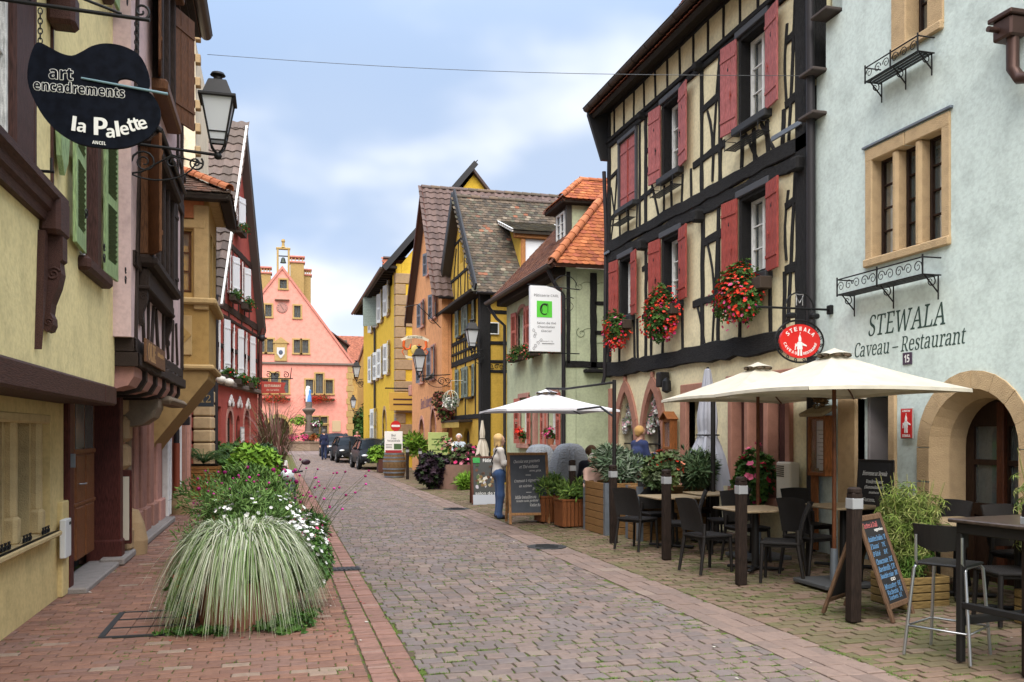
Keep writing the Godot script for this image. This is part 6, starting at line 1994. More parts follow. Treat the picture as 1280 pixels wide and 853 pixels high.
func build_palette_sign() -> void:
	var o := thing("palette_sign", "black painter's palette shop sign hanging on chains from an iron bar", "hanging sign", V(-0.98, 3.62, -5.4))
	var px := 1.0 / 241.0   # metres per unit of the sketch below, across and down
	var py := 1.0 / 221.7
	var sk := [34, 100, 38, 78, 46, 62, 60, 66, 74, 72, 88, 74, 100, 68, 112, 60, 126, 55, 142, 54, 158, 57, 172, 64, 180, 75, 185, 88, 186, 100, 184, 108, 190, 114, 197, 124, 200, 136, 198, 148, 190, 162, 178, 172, 160, 181, 140, 185, 120, 185, 100, 183, 84, 177, 68, 167, 54, 153, 43, 135, 36, 118]
	var outline := PackedVector2Array()
	for k in range(0, sk.size(), 2):
		outline.append(Vector2((sk[k] - 118) * px, (120 - sk[k + 1]) * py))
	var fine := PackedVector2Array()
	var n := outline.size()
	for k in n:
		for j in 3:
			var t := j / 3.0
			fine.append(outline[k].cubic_interpolate(outline[(k + 1) % n], outline[(k + n - 1) % n], outline[(k + 2) % n], t))
	if Geometry2D.is_polygon_clockwise(fine):
		fine.reverse()
	var hole := PackedVector2Array()
	for k in 20:
		var a := TAU * k / 20
		var e := Vector2(cos(a) * 13, sin(a) * (6.5 if sin(a) > 0 else 4.5))
		hole.append(Vector2((158 - 118 + e.x) * px, (120 - 102 + e.y + e.x * -0.08) * py))
	var b := MB.new()
	for p in cut(fine, [hole]):
		b.poly(p, 0.012)
		b.poly(p, -0.012, false)
	b.sides(fine, -0.012, 0.012)
	b.sides(hole, -0.012, 0.012, false)
	part("palette", b, mat("palette_black", 0.006, 0.008, 0.014, 0.6, {"tex": "streak", "scale": 2.0, "spec": 0.15}), o)
	var white := mat("letter_white", 0.74, 0.74, 0.7, 0.6)
	var gx := func(x: float) -> float: return (x - 118) * px
	var gy := func(y: float) -> float: return (120 - y) * py
	for q in [["art", 75.0, 98.0, 29.0, 15.0, 0.0], ["encadrements", 98.0, 114.0, 112.0, 14.0, 0.0]]:
		for k in 9:
			var e := Vector2.ZERO if k == 8 else Vector2(cos(TAU * k / 8), sin(TAU * k / 8)) * 0.8
			letters(o, q[0], "Droid Sans", TF(V(gx.call(q[1] + e.x), gy.call(q[2] + e.y), 0.0125 + (0.003 if k == 8 else k * 0.00005))), q[3] * px, q[4] * px, M.palette_black if k == 8 else white, 700, 0.0, 0.002)
	var word := "la Palette"
	var pos := [[91, 158, 5, 20, -0.1], [100, 162, 11, 13, -0.06], [0, 0, 0, 0, 0], [124, 159, 17, 24, 0.0], [136, 166, 11, 13, 0.08], [145, 160, 5, 21, 0.14], [154, 161, 11, 13, 0.22], [162, 154, 8, 18, 0.3], [169, 152, 8, 17, 0.34], [177, 152, 11, 13, 0.4]]
	for k in word.length():
		if word[k] == " ":
			continue
		var q: Array = pos[k]
		letters(o, word[k], "Droid Sans", Transform3D(Basis(V(0, 0, 1), q[4]), V(gx.call(q[0]), gy.call(q[1]), 0.0125)), q[2] * px, q[3] * px, white, 700, 0.0, 0.004)
	letters(o, "ANCEL", "Droid Sans", Transform3D(Basis(V(0, 0, 1), -0.03), V(gx.call(122), gy.call(179.5), 0.0125)), 17 * px, 4.5 * px, white, 700, 0.0, 0.002)
	var br := MB.new()
	br.tube(P3([V(gx.call(100), gy.call(101), 0.016), V(gx.call(210), gy.call(112), 0.03)]), 0.006, 0.008, 6)
	part("paint_brush", br, mat("brush_teal", 0.16, 0.26, 0.3, 0.5), o)
	for x in [49.0, 169.0]:
		var y0: float = 17.0 if x < 100 else 20.0
		var y1: float = 64.0
		var nlinks := 7
		for k in nlinks:
			var c := MB.new()
			var cy: float = gy.call(lerpf(y0 + 2, y1 - 2, (k + 0.5) / nlinks))
			var ax := VX if k % 2 == 0 else V(0.3, 0, 0.95)
			c.tube(arc(V(gx.call(x), cy, 0), ax, VY, 0.011, 0, TAU, 12, 0.018), 0.0035, 0.0035, 5, true)
			part("chain_link", c, M.iron, o)
	var bar := MB.new()
	bar.tube(P3([V(-0.78, gy.call(11), 0), V(gx.call(186), gy.call(18), 0)]), 0.011, 0.011, 8)
	bar.tube(spiral(V(gx.call(175), gy.call(8), 0), -VY, VX, 0.05, 1.3, 0.0, 18), 0.008, 0.006, 5)
	bar.tube(P3([V(-0.78, gy.call(-60), 0), V(gx.call(70), gy.call(-8), 0), V(gx.call(150), gy.call(14), 0)]), 0.008, 0.008, 6)
	bar.tube(spiral(V(gx.call(28), gy.call(3), 0), -VY, VX, 0.05, 1.4, 0.0, 18), 0.008, 0.006, 5)
	part("bracket", bar, M.iron, o)

func build_street_lantern(nm: String, label: String, o: Vector3, bracket: float, dirx: float, sc: float) -> void:
	var l := thing(nm, label, "lantern", o, 0.0, "wall lanterns")
	var iron: Material = M.iron
	var b := MB.new()
	for k in 4:
		var a := TAU * k / 4 + PI / 4
		var d := V(cos(a), 0, sin(a))
		b.tube(P3([d * 0.115 * sc + VY * 0.1 * sc, d * 0.235 * sc + VY * 0.56 * sc]), 0.012 * sc, 0.012 * sc, 5)
		b.tube(P3([V(0, -0.04, 0) * sc, d * 0.06 * sc + VY * 0.0, d * 0.1 * sc + VY * 0.05 * sc, d * 0.115 * sc + VY * 0.1 * sc]), 0.011 * sc, 0.011 * sc, 5)
		var e := V(cos(a + PI / 2), 0, sin(a + PI / 2))
		b.tube(P3([d * 0.115 * sc + VY * 0.1 * sc, e * 0.115 * sc + VY * 0.1 * sc]), 0.01 * sc, 0.01 * sc, 5)
		b.tube(P3([d * 0.14 * sc + VY * 0.19 * sc, e * 0.14 * sc + VY * 0.19 * sc]), 0.008 * sc, 0.008 * sc, 5)
	part("cage", b, iron, l)
	var cap := MB.new()
	cap.box(V(0, 0.575, 0) * sc, V(0.4, 0.035, 0.4) * sc, 0.006)
	var r := 1.414
	cap.xf = Transform3D(Basis(VY, PI / 4), Z3)
	cap.lathe(V2([0.16 * r * sc, 0.59 * sc, 0.1 * r * sc, 0.76 * sc, 0.088 * r * sc, 0.775 * sc, 0, 0.775 * sc]), 4, Z3, false)
	cap.xf = Transform3D()
	cap.lathe(V2([0.075 * sc, 0.775 * sc, 0.05 * sc, 0.8 * sc, 0.045 * sc, 0.83 * sc, 0.085 * sc, 0.845 * sc, 0.07 * sc, 0.87 * sc, 0.0, 0.88 * sc]), 12)
	part("cap", cap, M.black_paint, l)
	var g := mat("frosted", 0.62, 0.65, 0.68, 0.3, {"back": Color(0.7, 0.7, 0.7)})
	for k in 4:
		var a0 := TAU * k / 4 + PI / 4
		var a1 := a0 + PI / 2
		var d0 := V(cos(a0), 0, sin(a0)) * sc
		var d1 := V(cos(a1), 0, sin(a1)) * sc
		var q := MB.new()
		q.quad(d0 * 0.11 + VY * 0.1 * sc, d1 * 0.11 + VY * 0.1 * sc, d1 * 0.228 + VY * 0.56 * sc, d0 * 0.228 + VY * 0.56 * sc)
		part("lantern_pane", q, g, l)
	if bracket > 0.0:
		var w := MB.new()
		var x := V(dirx, 0, 0)
		w.tube(P3([V(0, -0.05, 0) * sc, x * bracket + V(0, 0.02, 0)]), 0.017 * sc, 0.017 * sc, 6)
		w.ball(V(0, -0.06, 0) * sc, V1 * 0.045 * sc, 8)
		w.tube(P3([x * 0.15 * bracket + V(0, -0.16, 0) * sc, x * 0.45 * bracket + V(0, -0.09, 0) * sc, x * 0.75 * bracket + V(0, -0.3, 0) * sc, x * bracket + V(0, -0.36, 0) * sc]), 0.011 * sc, 0.011 * sc, 5)
		w.tube(spiral(x * 0.22 * bracket + V(0, -0.16, 0) * sc, x, VY, 0.085 * sc, 1.6, 2.4), 0.012 * sc, 0.008 * sc, 5)
		w.tube(spiral(x * 0.45 * bracket + V(0, -0.17, 0) * sc, -x, VY, 0.07 * sc, 1.5, 0.3), 0.011 * sc, 0.008 * sc, 5)
		w.tube(spiral(x * 0.72 * bracket + V(0, -0.19, 0) * sc, x, VY, 0.13 * sc, 1.8, 0.0), 0.013 * sc, 0.008 * sc, 5)
		w.tube(spiral(x * 0.92 * bracket + V(0, -0.18, 0) * sc, -x, VY, 0.09 * sc, 1.6, 0.6), 0.012 * sc, 0.008 * sc, 5)
		w.tube(arc(x * 0.62 * bracket + V(0, -0.08, 0) * sc, x, VY, bracket * 0.42, PI * 1.05, PI * 1.95, 14, 0.3 * sc), 0.01 * sc, 0.01 * sc, 5)
		part("bracket", w, iron, l)

func build_pink_timber_house() -> void:
	var pink := plaster("pale_pink_plaster", 0.58, 0.43, 0.415)
	var dark := wood("dark_brown_timber", 0.042, 0.028, 0.022, 0, 0.75, 0.7)
	var darkv := wood("dark_brown_post", 0.042, 0.028, 0.022, 1, 0.75, 0.7)
	var oak := wood("brown_oak", 0.16, 0.068, 0.028, 1, 0.55, 0.3)
	var door_oak := wood("door_oak", 0.22, 0.085, 0.035, 1, 0.5, 0.25)
	var oxblood := wood("oxblood_post", 0.1, 0.028, 0.022, 1, 0.55, 0.2)
	var rough := stone("rough_grey_stone", 0.22, 0.17, 0.12)
	var rosy := stone("rosy_plaster", 0.34, 0.18, 0.14)
	var h := facade("pink_timber_house", "pale pink half-timbered house with dark carved bay window, brown shutters and oak door", "house", V(-1.5, 0, -10.3), V(1, 0, 0))
	var L := 5.0
	wall(h, "lower_wall", rect(2.3, 0, 5.9, 2.6), [], rosy, 0.3, -0.74)
	bx("doorway_back", V(1.2, 1.2, -1.05), V(2.6, 2.5, 0.1), M.dark_inside, h)
	bx("door_step", V(1.1, 0.02, -0.66), V(2.2, 0.07, 0.4), stone("grey_step", 0.28, 0.25, 0.23), h, 0.015)
	for q in [[0.52, 0.42], [1.36, 1.22]]:
		var leaf := MB.new()
		leaf.box(V(0, 1.12, 0), V(q[1], 2.0, 0.06), 0.008)
		var d := part("door", leaf, door_oak, h, TF(V(q[0], 0.12, -0.78)))
		var cols := 1 if q[1] < 0.6 else 2
		for c in cols:
			var cw: float = (q[1] - 0.12) / cols - 0.08
			var cx: float = -q[1] / 2 + 0.06 + (c + 0.5) * (q[1] - 0.12) / cols
			for r in [[0.42, 0.62], [1.06, 0.56]]:
				bx("panel", V(cx, r[0], 0.032), V(cw, r[1], 0.03), door_oak, d, 0.025)
			bx("pane", V(cx, 1.72, 0.032), V(cw, 0.62, 0.012), mat("dusty_glass", 0.1, 0.105, 0.11, 0.2), d)
		bx("rail", V(0, 0.76, 0.032), V(q[1], 0.05, 0.03), door_oak, d, 0.01)
		bx("rail", V(0, 1.38, 0.032), V(q[1], 0.06, 0.035), door_oak, d, 0.01)
	var hd := MB.new()
	hd.tube(V3([1.0, 1.12, -0.74, 1.0, 1.12, -0.68, 1.12, 1.12, -0.68]), 0.012, 0.012, 6)
	part("door_handle", hd, M.steel, h)
	bx("door_jamb", V(0.16, 1.1, -0.74), V(0.2, 2.2, 0.2), oxblood, h, 0.015)
	bx("door_head", V(1.1, 2.28, -0.74), V(2.1, 0.16, 0.22), oxblood, h, 0.015)
	bx("letter_plate", V(0.1, 1.42, -0.63), V(0.03, 0.15, 0.07), M.zinc, h, 0.004)
	bx("door_pier", V(2.32, 1.15, -0.68), V(0.24, 2.3, 0.4), oxblood, h, 0.015)
	bx("pier_foot", V(2.31, 0.16, -0.68), V(0.28, 0.32, 0.44), oxblood, h, 0.02)
	bx("notice_case", V(2.56, 0.72, -0.5), V(0.06, 1.0, 0.22), oxblood, h, 0.01)
	bx("notice_panel", V(2.525, 0.7, -0.5), V(0.02, 0.86, 0.16), mat("cream_panel", 0.55, 0.5, 0.4, 0.6), h, 0.004)
	for k in 6:
		bx("rough_stone", V(2.95 + R.randf_range(-0.03, 0.03), 0.25 + k * 0.38, -0.62 + R.randf_range(-0.03, 0.03)), V(0.42 + R.randf_range(-0.08, 0.08), 0.36, 0.34), stone("tan_stone", 0.36, 0.25, 0.14), h, 0.06)
	var gs := MB.new()
	gs.lathe(V2([0.24, 0.0, 0.25, 0.2, 0.2, 0.45, 0.13, 0.62, 0.0, 0.66]), 12)
	part("guard_stone", gs, stone("tan_stone", 0.36, 0.25, 0.14), h, TF(V(3.2, 0, -0.52)))
	for q in [[3.45, 0.3, rosy], [4.05, 0.28, M.rough_grey_stone], [4.72, 0.34, rosy], [5.55, 0.5, rosy], [6.5, 0.5, rosy], [7.5, 0.6, M.rose_stone]]:
		bx("pilaster", V(q[0], 1.3, -0.7), V(q[1], 2.6, 0.14), q[2], h, 0.02)
		bx("pilaster_foot", V(q[0], 0.24, -0.66), V(q[1] + 0.1, 0.48, 0.2), q[2], h, 0.02)
	for x in [3.7, 4.4, 5.1]:
		bx("panel_boards", V(x, 1.35, -0.73), V(0.3, 2.1, 0.05), wood("plum_boards", 0.085, 0.045, 0.04, 1), h, 0.01)
	bx("kerb", V(5.0, 0.05, -0.55), V(6.0, 0.1, 0.3), stone("grey_step", 0.28, 0.25, 0.23), h, 0.02)
	bx("jetty_floor", V(L / 2, 2.5, -0.5), V(L, 0.1, 1.1), dark, h, 0.02)
	bx("jetty_wall", V(L / 2, 2.35, -0.68), V(L, 0.5, 0.1), wood("maroon_board", 0.1, 0.045, 0.04, 0), h, 0.01)
	var salmon := mat("salmon_joist", 0.42, 0.22, 0.18, 0.85, {"tex": "mottle", "scale": 1.5, "tex2": "fine", "scale2": 3.0})
	for k in 5:
		var jp := V2([-0.62, 2.2, -0.2, 2.2, -0.06, 2.24, 0.0, 2.34, 0.0, 2.46, -0.62, 2.46])
		var jb := MB.new()
		jb.xf = Transform3D(Basis(V(0, 0, 1), V(0, 1, 0), V(-1, 0, 0)), V(0.35 + k * 0.92, 0, 0))
		jb.prism(jp, -0.3, 0.3)
		part("joist_end", jb, salmon, h)
		var bb := MB.new()
		bb.xf = Transform3D(Basis(V(0, 0, 1), V(0, 1, 0), V(-1, 0, 0)), V(0.81 + k * 0.92, 0, 0))
		var bp := V2([-0.62, 2.17, -0.19, 2.17, -0.04, 2.21, 0.03, 2.33, 0.03, 2.46, -0.62, 2.46])
		bb.prism(bp, -0.07, 0.07)
		part("joist_band", bb, dark, h)
	var cb := MB.new()
	cb.xf = Transform3D(Basis(V(0, 0, 1), V(0, 1, 0), V(-1, 0, 0)), V(3.2, 0, 0))
	cb.prism(V2([-0.75, 1.82, -0.5, 1.8, -0.3, 1.84, -0.16, 1.94, -0.1, 2.08, -0.1, 2.2, -0.75, 2.2]), -0.32, 0.32)
	part("corbel", cb, rough, h)
	bx("corbel_beam", V(4.4, 2.2, -0.1), V(2.2, 0.12, 0.3), rough, h, 0.05)
	timber(h, "sill_beam", Vector2(-0.05, 2.52), Vector2(L, 2.52), 0.15, dark, 0.07, -0.2, 0.1)
	timber(h, "sill_beam", Vector2(-0.05, 2.68), Vector2(L, 2.68), 0.15, dark, 0.03, -0.2, 0.12)
	var bay := rect(0.35, 3.75, 2.6, 1.25)
	var uw := rect(1.65, 6.2, 1.3, 1.6)
	wall(h, "upper_wall", rect(-0.15, 2.75, L + 0.15, 5.6), [bay, uw], pink, 0.25)
	timber(h, "corner_post", Vector2(L - 0.08, 2.75), Vector2(L - 0.08, 8.2), 0.16, dark, 0.04)
	for q in [[0.1, 2.75, 0.2, 3.6, 0.08, 0.02], [0.7, 2.78, 0.55, 3.5, 0.08, 0.03], [1.35, 2.78, 1.55, 3.3, 0.1, 0.0], [2.0, 2.78, 1.75, 3.3, 0.1, 0.03], [1.05, 2.78, 1.08, 3.45, 0.06, 0.0], [2.5, 2.78, 2.55, 3.4, 0.12, 0.0], [3.1, 2.78, 2.85, 3.4, 0.1, 0.02], [3.6, 2.78, 3.7, 3.4, 0.09, 0.0], [4.3, 2.78, 4.1, 3.4, 0.1, 0.02], [0.2, 3.6, 0.45, 5.2, 0.14, 0.0]]:
		timber(h, "brace", Vector2(q[0], q[1]), Vector2(q[2], q[3]), q[4], dark, 0.03, -0.05, 0.12, q[5])
	timber(h, "rail", Vector2(-0.05, 3.62), Vector2(0.8, 3.6), 0.16, dark, 0.04, -0.05, 0.1)
	timber(h, "rail", Vector2(-0.05, 5.35), Vector2(L, 5.35), 0.2, dark, 0.05, -0.05, 0.08)
	bx("bay_sill", V(1.6, 3.66, 0.09), V(2.65, 0.14, 0.24), dark, h, 0.04)
	bx("bay_apron", V(1.6, 3.48, 0.05), V(2.5, 0.24, 0.12), dark, h, 0.03)
	bx("bay_mould", V(1.6, 3.36, 0.05), V(2.55, 0.05, 0.16), dark, h, 0.015)
	for x in [0.42, 2.9]:
		scroll_console(h, x, 2.95, dark, 0.66)
	bx("bay_head", V(1.6, 5.04, 0.08), V(2.7, 0.16, 0.26), dark, h, 0.03)
	var cp := MB.new()
	cp.box(V(1.6, 5.24, 0.08), V(2.75, 0.05, 0.46), 0.01, Basis(VX, 0.62))
	part("bay_canopy", cp, mat("lead_black", 0.018, 0.017, 0.018, 0.6), h)
	for q in [[0.42, 0.14], [0.86, 0.1], [1.32, 0.18], [1.8, 0.12], [2.3, 0.14], [2.86, 0.16]]:
		bx("bay_post", V(q[0], 4.36, 0.05), V(q[1], 1.26, 0.14), oak if q[0] < 1.0 else darkv, h, 0.02)
	for q in [[0.48, 0.34], [0.91, 0.34], [1.4, 0.34], [1.86, 0.38], [2.36, 0.43]]:
		window(h, q[0], 3.75, q[1], 1.22, oak, {"z": 0.03, "depth": 0.03, "cols": 1, "rows": 2, "fw": 0.05})
	shutter(h, 0.4, 3.72, -0.4, 1.3, oak, 0, 0.45, 0.1)
	shutter(h, 2.88, 3.72, 0.36, 1.3, darkv, 0, -0.1, 0.08)
	wall_window(h, 1.65, 6.2, 1.3, 1.6, darkv, {"cols": 4, "rows": 3, "depth": 0.14})
	for x in [1.6, 2.3, 3.0]:
		bx("window_post", V(x, 7.0, 0.05), V(0.14, 1.7, 0.14), darkv, h, 0.015)
	bx("window_hood", V(2.3, 7.92, 0.08), V(1.7, 0.12, 0.3), oak, h, 0.02)
	shutter(h, 1.58, 6.2, -0.6, 1.62, oak, 0, 0.12, 0.08)
	shutter(h, 3.05, 6.2, 0.55, 1.62, oak, 0, -0.45, 0.08)
	bx("window_sill", V(2.3, 6.08, 0.08), V(1.7, 0.16, 0.22), oak, h, 0.03)
	for q in [[0.1, 5.45, 0.4, 8.2, 0.12], [4.3, 5.5, 4.6, 8.2, 0.12], [4.2, 6.1, 5.5, 6.0, 0.1]]:
		timber(h, "post", Vector2(q[0], q[1]), Vector2(q[2], q[3]), q[4], dark, 0.03, -0.05, 0.1)
	var sf := MB.new()
	for k in 4:
		sf.box(V(L / 2, 8.28 + 0.012 * k, 0.02 + k * 0.105), V(L + 0.3, 0.03, 0.1))
	part("soffit", sf, M.brown_soffit, h).set_meta("kind", "stuff")
	gutter(h, V(-0.3, 8.34, 0.38), V(L + 0.15, 8.34, 0.38), 0.09, M.gutter_brown)
	roof(h, V(-0.3, 8.36, 0.35), V(1, 0, 0), V(0, 1.1, -1).normalized(), rect(0, 0, L + 0.5, 5.0), 0, [Color(0.18, 0.09, 0.06)], M.hall_roof)
	var b := MB.new()
	b.box(V(L / 2, 5.4, -5.6), V(L, 5.8, 0.2))
	b.box(V(L - 0.1, 5.4, -2.95), V(0.2, 5.8, 5.2))
	b.box(V(0.0, 5.4, -2.95), V(0.2, 5.8, 5.2))
	b.box(V(L / 2, 5.3, -2.9), V(L - 0.4, 0.15, 5.1))
	part("body", b, pink, h)
	var bd := facade("old_shop_board", "weathered brown shop board with faded lettering on the dark jetty beam", "sign", h.transform * V(1.0, 2.5, 0.1), V(1, 0, 0))
	bx("board", V(0, 0.14, 0), V(1.7, 0.26, 0.03), wood("board_brown", 0.2, 0.1, 0.05, 0), bd, 0.006)
	letters(bd, "OLIE", "Droid Serif", TF(V(-0.4, 0.14, 0.016)), 0.62, 0.2, mat("faded_gold", 0.38, 0.22, 0.09, 0.8), 700, 0, 0.003)
	letters(bd, "Antiquités", "Droid Serif", TF(V(0.38, 0.17, 0.016)), 0.6, 0.08, M.faded_gold, 400, 0, 0.003)

func build_sandstone_oriel() -> void:
	var ochre := stone("oriel_ochre", 0.4, 0.255, 0.09)
	var lightst := stone("oriel_light", 0.46, 0.32, 0.15)
	var terra := plaster("oriel_terracotta", 0.42, 0.16, 0.07)
	var cream := plaster("pale_cream_plaster", 0.72, 0.62, 0.45)
	var g := facade("stepped_gable_house", "tall cream house with stepped gable ledges behind the sandstone bay", "house", V(-1.76, 0, -21.0), V(0, 0, 1))
	var gb := MB.new()
	gb.prism(V2([-8, 0, -0.55, 0, -0.55, 2.7, -0.55, 5.5, 0, 5.5, 0, 10.6, -0.5, 10.6, -0.5, 11.6, -1.1, 11.6, -1.1, 12.6, -8, 12.6]), -4.0, 0.0)
	part("wall", gb, cream, g)
	var ledge := mat("ledge_tan", 0.34, 0.24, 0.13, 0.9, {"tex": "mottle", "scale": 2.0})
	for k in 6:
		bx("ledge", V(-0.42 - 0.03 * (k % 2), 7.9 + k * 0.52, 0.06), V(0.38, 0.09, 0.14), ledge, g, 0.015)
		bx("ledge", V(0.04, 8.1 + k * 0.52, -0.1), V(0.14, 0.2, 0.2), ledge, g, 0.015)
		bx("step_block", V(-0.52, 7.7 + k * 0.52, 0.025), V(0.26, 0.34, 0.06), cream, g, 0.012)
	for q in [[-0.5, 19.2, 0.35], [-0.45, 22.6, 0.3], [-0.42, 23.8, 0.4]]:
		pass
	var lo := facade("rose_house", "weathered rose street front with pilasters and white door posts beneath the bay", "house", V(-2.25, 0, -18.4), V(1, 0, 0))
	wall(lo, "wall", rect(0, 0, 6.4, 5.4), [rect(1.5, 0.3, 0.7, 2.2), rect(3.6, 0.6, 0.6, 1.8), rect(4.8, 0.6, 0.6, 1.8)], M.rosy_plaster, 0.3)
	for q in [[0.95, 0.22, "white_paint"], [1.36, 0.14, "white_paint"], [2.5, 0.3, "rosy_plaster"], [3.35, 0.25, "white_paint"], [4.5, 0.3, "rosy_plaster"], [5.7, 0.4, "rose_stone"]]:
		bx("pilaster", V(q[0], 1.5, 0.05), V(q[1], 3.0, 0.14), M[q[2]], lo, 0.02)
	for x in [3.6, 4.8]:
		window(lo, x, 0.6, 0.6, 1.8, M.white_paint, {"cols": 1, "rows": 3})
	bx("door_leaf", V(1.85, 1.4, -0.15), V(0.7, 2.2, 0.06), wood("slate_door", 0.03, 0.035, 0.04, 1), lo, 0.01)
	downpipe(lo, V3([2.35, 5.2, 0.12, 2.35, 1.5, 0.12]), M.pipe_dark, 0.06)
	downpipe(lo, V3([2.35, 1.5, 0.12, 2.35, 0.05, 0.12]), mat("pipe_rust", 0.25, 0.06, 0.03, 0.6), 0.07)
	bx("vent_box", V(2.9, 2.0, 0.2), V(0.25, 0.2, 0.3), M.pipe_dark, lo, 0.02)
	var gs := MB.new()
	gs.lathe(V2([0.2, 0.0, 0.22, 0.2, 0.17, 0.4, 0.1, 0.52, 0.0, 0.55]), 12)
	part("guard_stone", gs, M.tan_stone, lo, TF(V(1.5, 0, 0.3)))
	var h := thing("stone_bay_window", "ochre sandstone bay window on a slanting corbel with a small tiled roof", "bay window", V(-2.25, 0, -17.0))
	var side := rect(0, 2.95, 1.08, 3.0)
	wall(h, "side_wall", V2([0, 2.9, 1.06, 2.9, 1.06, 6.0, 0, 6.0]), [rect(0.36, 4.28, 0.4, 1.12)], ochre, 0.2)
	var fw := MB.new()
	for p in cut(V2([0.21, 2.9, 2.1, 2.9, 2.1, 6.0, 0.21, 6.0]), [rect(0.35, 4.28, 0.55, 1.2), rect(1.2, 4.28, 0.55, 1.2)]):
		fw.prism(p, -0.2, 0.0)
	part("street_wall", fw, ochre, h, Transform3D(Basis(V(0, 0, -1), VY, V(1, 0, 0)), V(1.06, 0, 0)))
	bx("back_side", V(0.53, 4.45, -2.0), V(1.06, 3.1, 0.2), ochre, h)
	bx("bay_floor", V(0.53, 2.95, -1.05), V(0.9, 0.1, 1.9), ochre, h)
	for q in [[0.93, 4.92, 0.26, 1.9], [0.27, 4.92, 0.16, 1.9]]:
		bx("stone_post", V(q[0], q[1], 0.03), V(q[2], q[3], 0.08), lightst, h, 0.015)
	bx("stone_arch", V(0.55, 5.52, 0.035), V(0.9, 0.16, 0.09), lightst, h, 0.015)
	bx("frieze", V(0.53, 5.8, 0.025), V(0.9, 0.34, 0.05), terra, h, 0.01)
	bx("cornice", V(0.55, 6.02, -0.9), V(1.4, 0.12, 2.4), lightst, h, 0.03)
	bx("sill_mould", V(0.57, 4.12, -1.0), V(1.26, 0.12, 2.3), lightst, h, 0.03)
	bx("foot_mould", V(0.56, 2.92, -1.0), V(1.2, 0.1, 2.2), lightst, h, 0.03)
	bx("panel_frame", V(0.46, 3.5, 0.02), V(0.62, 0.72, 0.03), lightst, h, 0.01)
	var dm := MB.new()
	for k in 2:
		var e := 0.3 - k * 0.1
		dm.prism(V2([0.46 - e, 3.5, 0.46, 3.5 - e * 1.1, 0.46 + e, 3.5, 0.46, 3.5 + e * 1.1]), 0.03, 0.05 + k * 0.015)
	part("carved_diamond", dm, ochre, h)
	window(h, 0.37, 4.3, 0.38, 1.1, M.brown_oak, {"depth": 0.08, "cols": 1, "rows": 3, "fw": 0.04, "onepane": true})
	var gold := mat("amber_curtain", 0.62, 0.34, 0.05, 0.8, {"back": Color(0.6, 0.4, 0.1), "tex": "streak", "scale": V(8, 1, 8)})
	bx("curtain", V(0.56, 4.72, -0.12), V(0.34, 0.86, 0.01), gold, h)
	for z in [-0.62, -1.47]:
		bx("street_window", V(1.0, 4.88, z), V(0.04, 1.2, 0.55), M.smoked, h)
	var co := MB.new()
	co.prism(V2([0.0, 1.35, 0.1, 1.5, 1.04, 2.72, 1.06, 2.9, 0.0, 2.9]), -2.05, 0.0)
	part("corbel", co, stone("corbel_tan", 0.33, 0.22, 0.095), h)
	for k in 3:
		bx("corbel_rib", V(0.52, 2.12, -0.1 - k * 0.85), V(1.75, 0.05, 0.16), ochre, h, 0.02, BZ(0.91))
	var pal := [Color(0.12, 0.075, 0.055), Color(0.15, 0.085, 0.06), Color(0.1, 0.07, 0.05)]
	roof(h, V(-0.3, 6.02, 0.42), V(1, 0, 0), V(0, 0.55, -1).normalized(), V2([0, 0, 1.75, 0, 0.9, 1.2, 0, 1.2]), 0, pal, M.roof_moss_deck, 0.2)
	roof(h, V(1.45, 6.02, 0.42), V(0, 0, -1), V(-1, 0.62, 0).normalized(), V2([0, 0, 2.9, 0, 2.9, 1.2, 1.1, 1.2]), 0, pal, M.roof_moss_deck, 0.2)
	ridge_tiles(h, V(1.44, 6.1, 0.42), V(0.5, 6.68, -0.6), 0.1, ["ridge_orange_0", "ridge_orange_1"], 0.24)
	bx("eave_board", V(0.55, 5.96, 0.3), V(1.75, 0.12, 0.2), M.eave_brown, h, 0.02)
	bx("eave_board", V(1.36, 5.96, -0.8), V(0.2, 0.12, 2.3), M.eave_brown, h, 0.02)

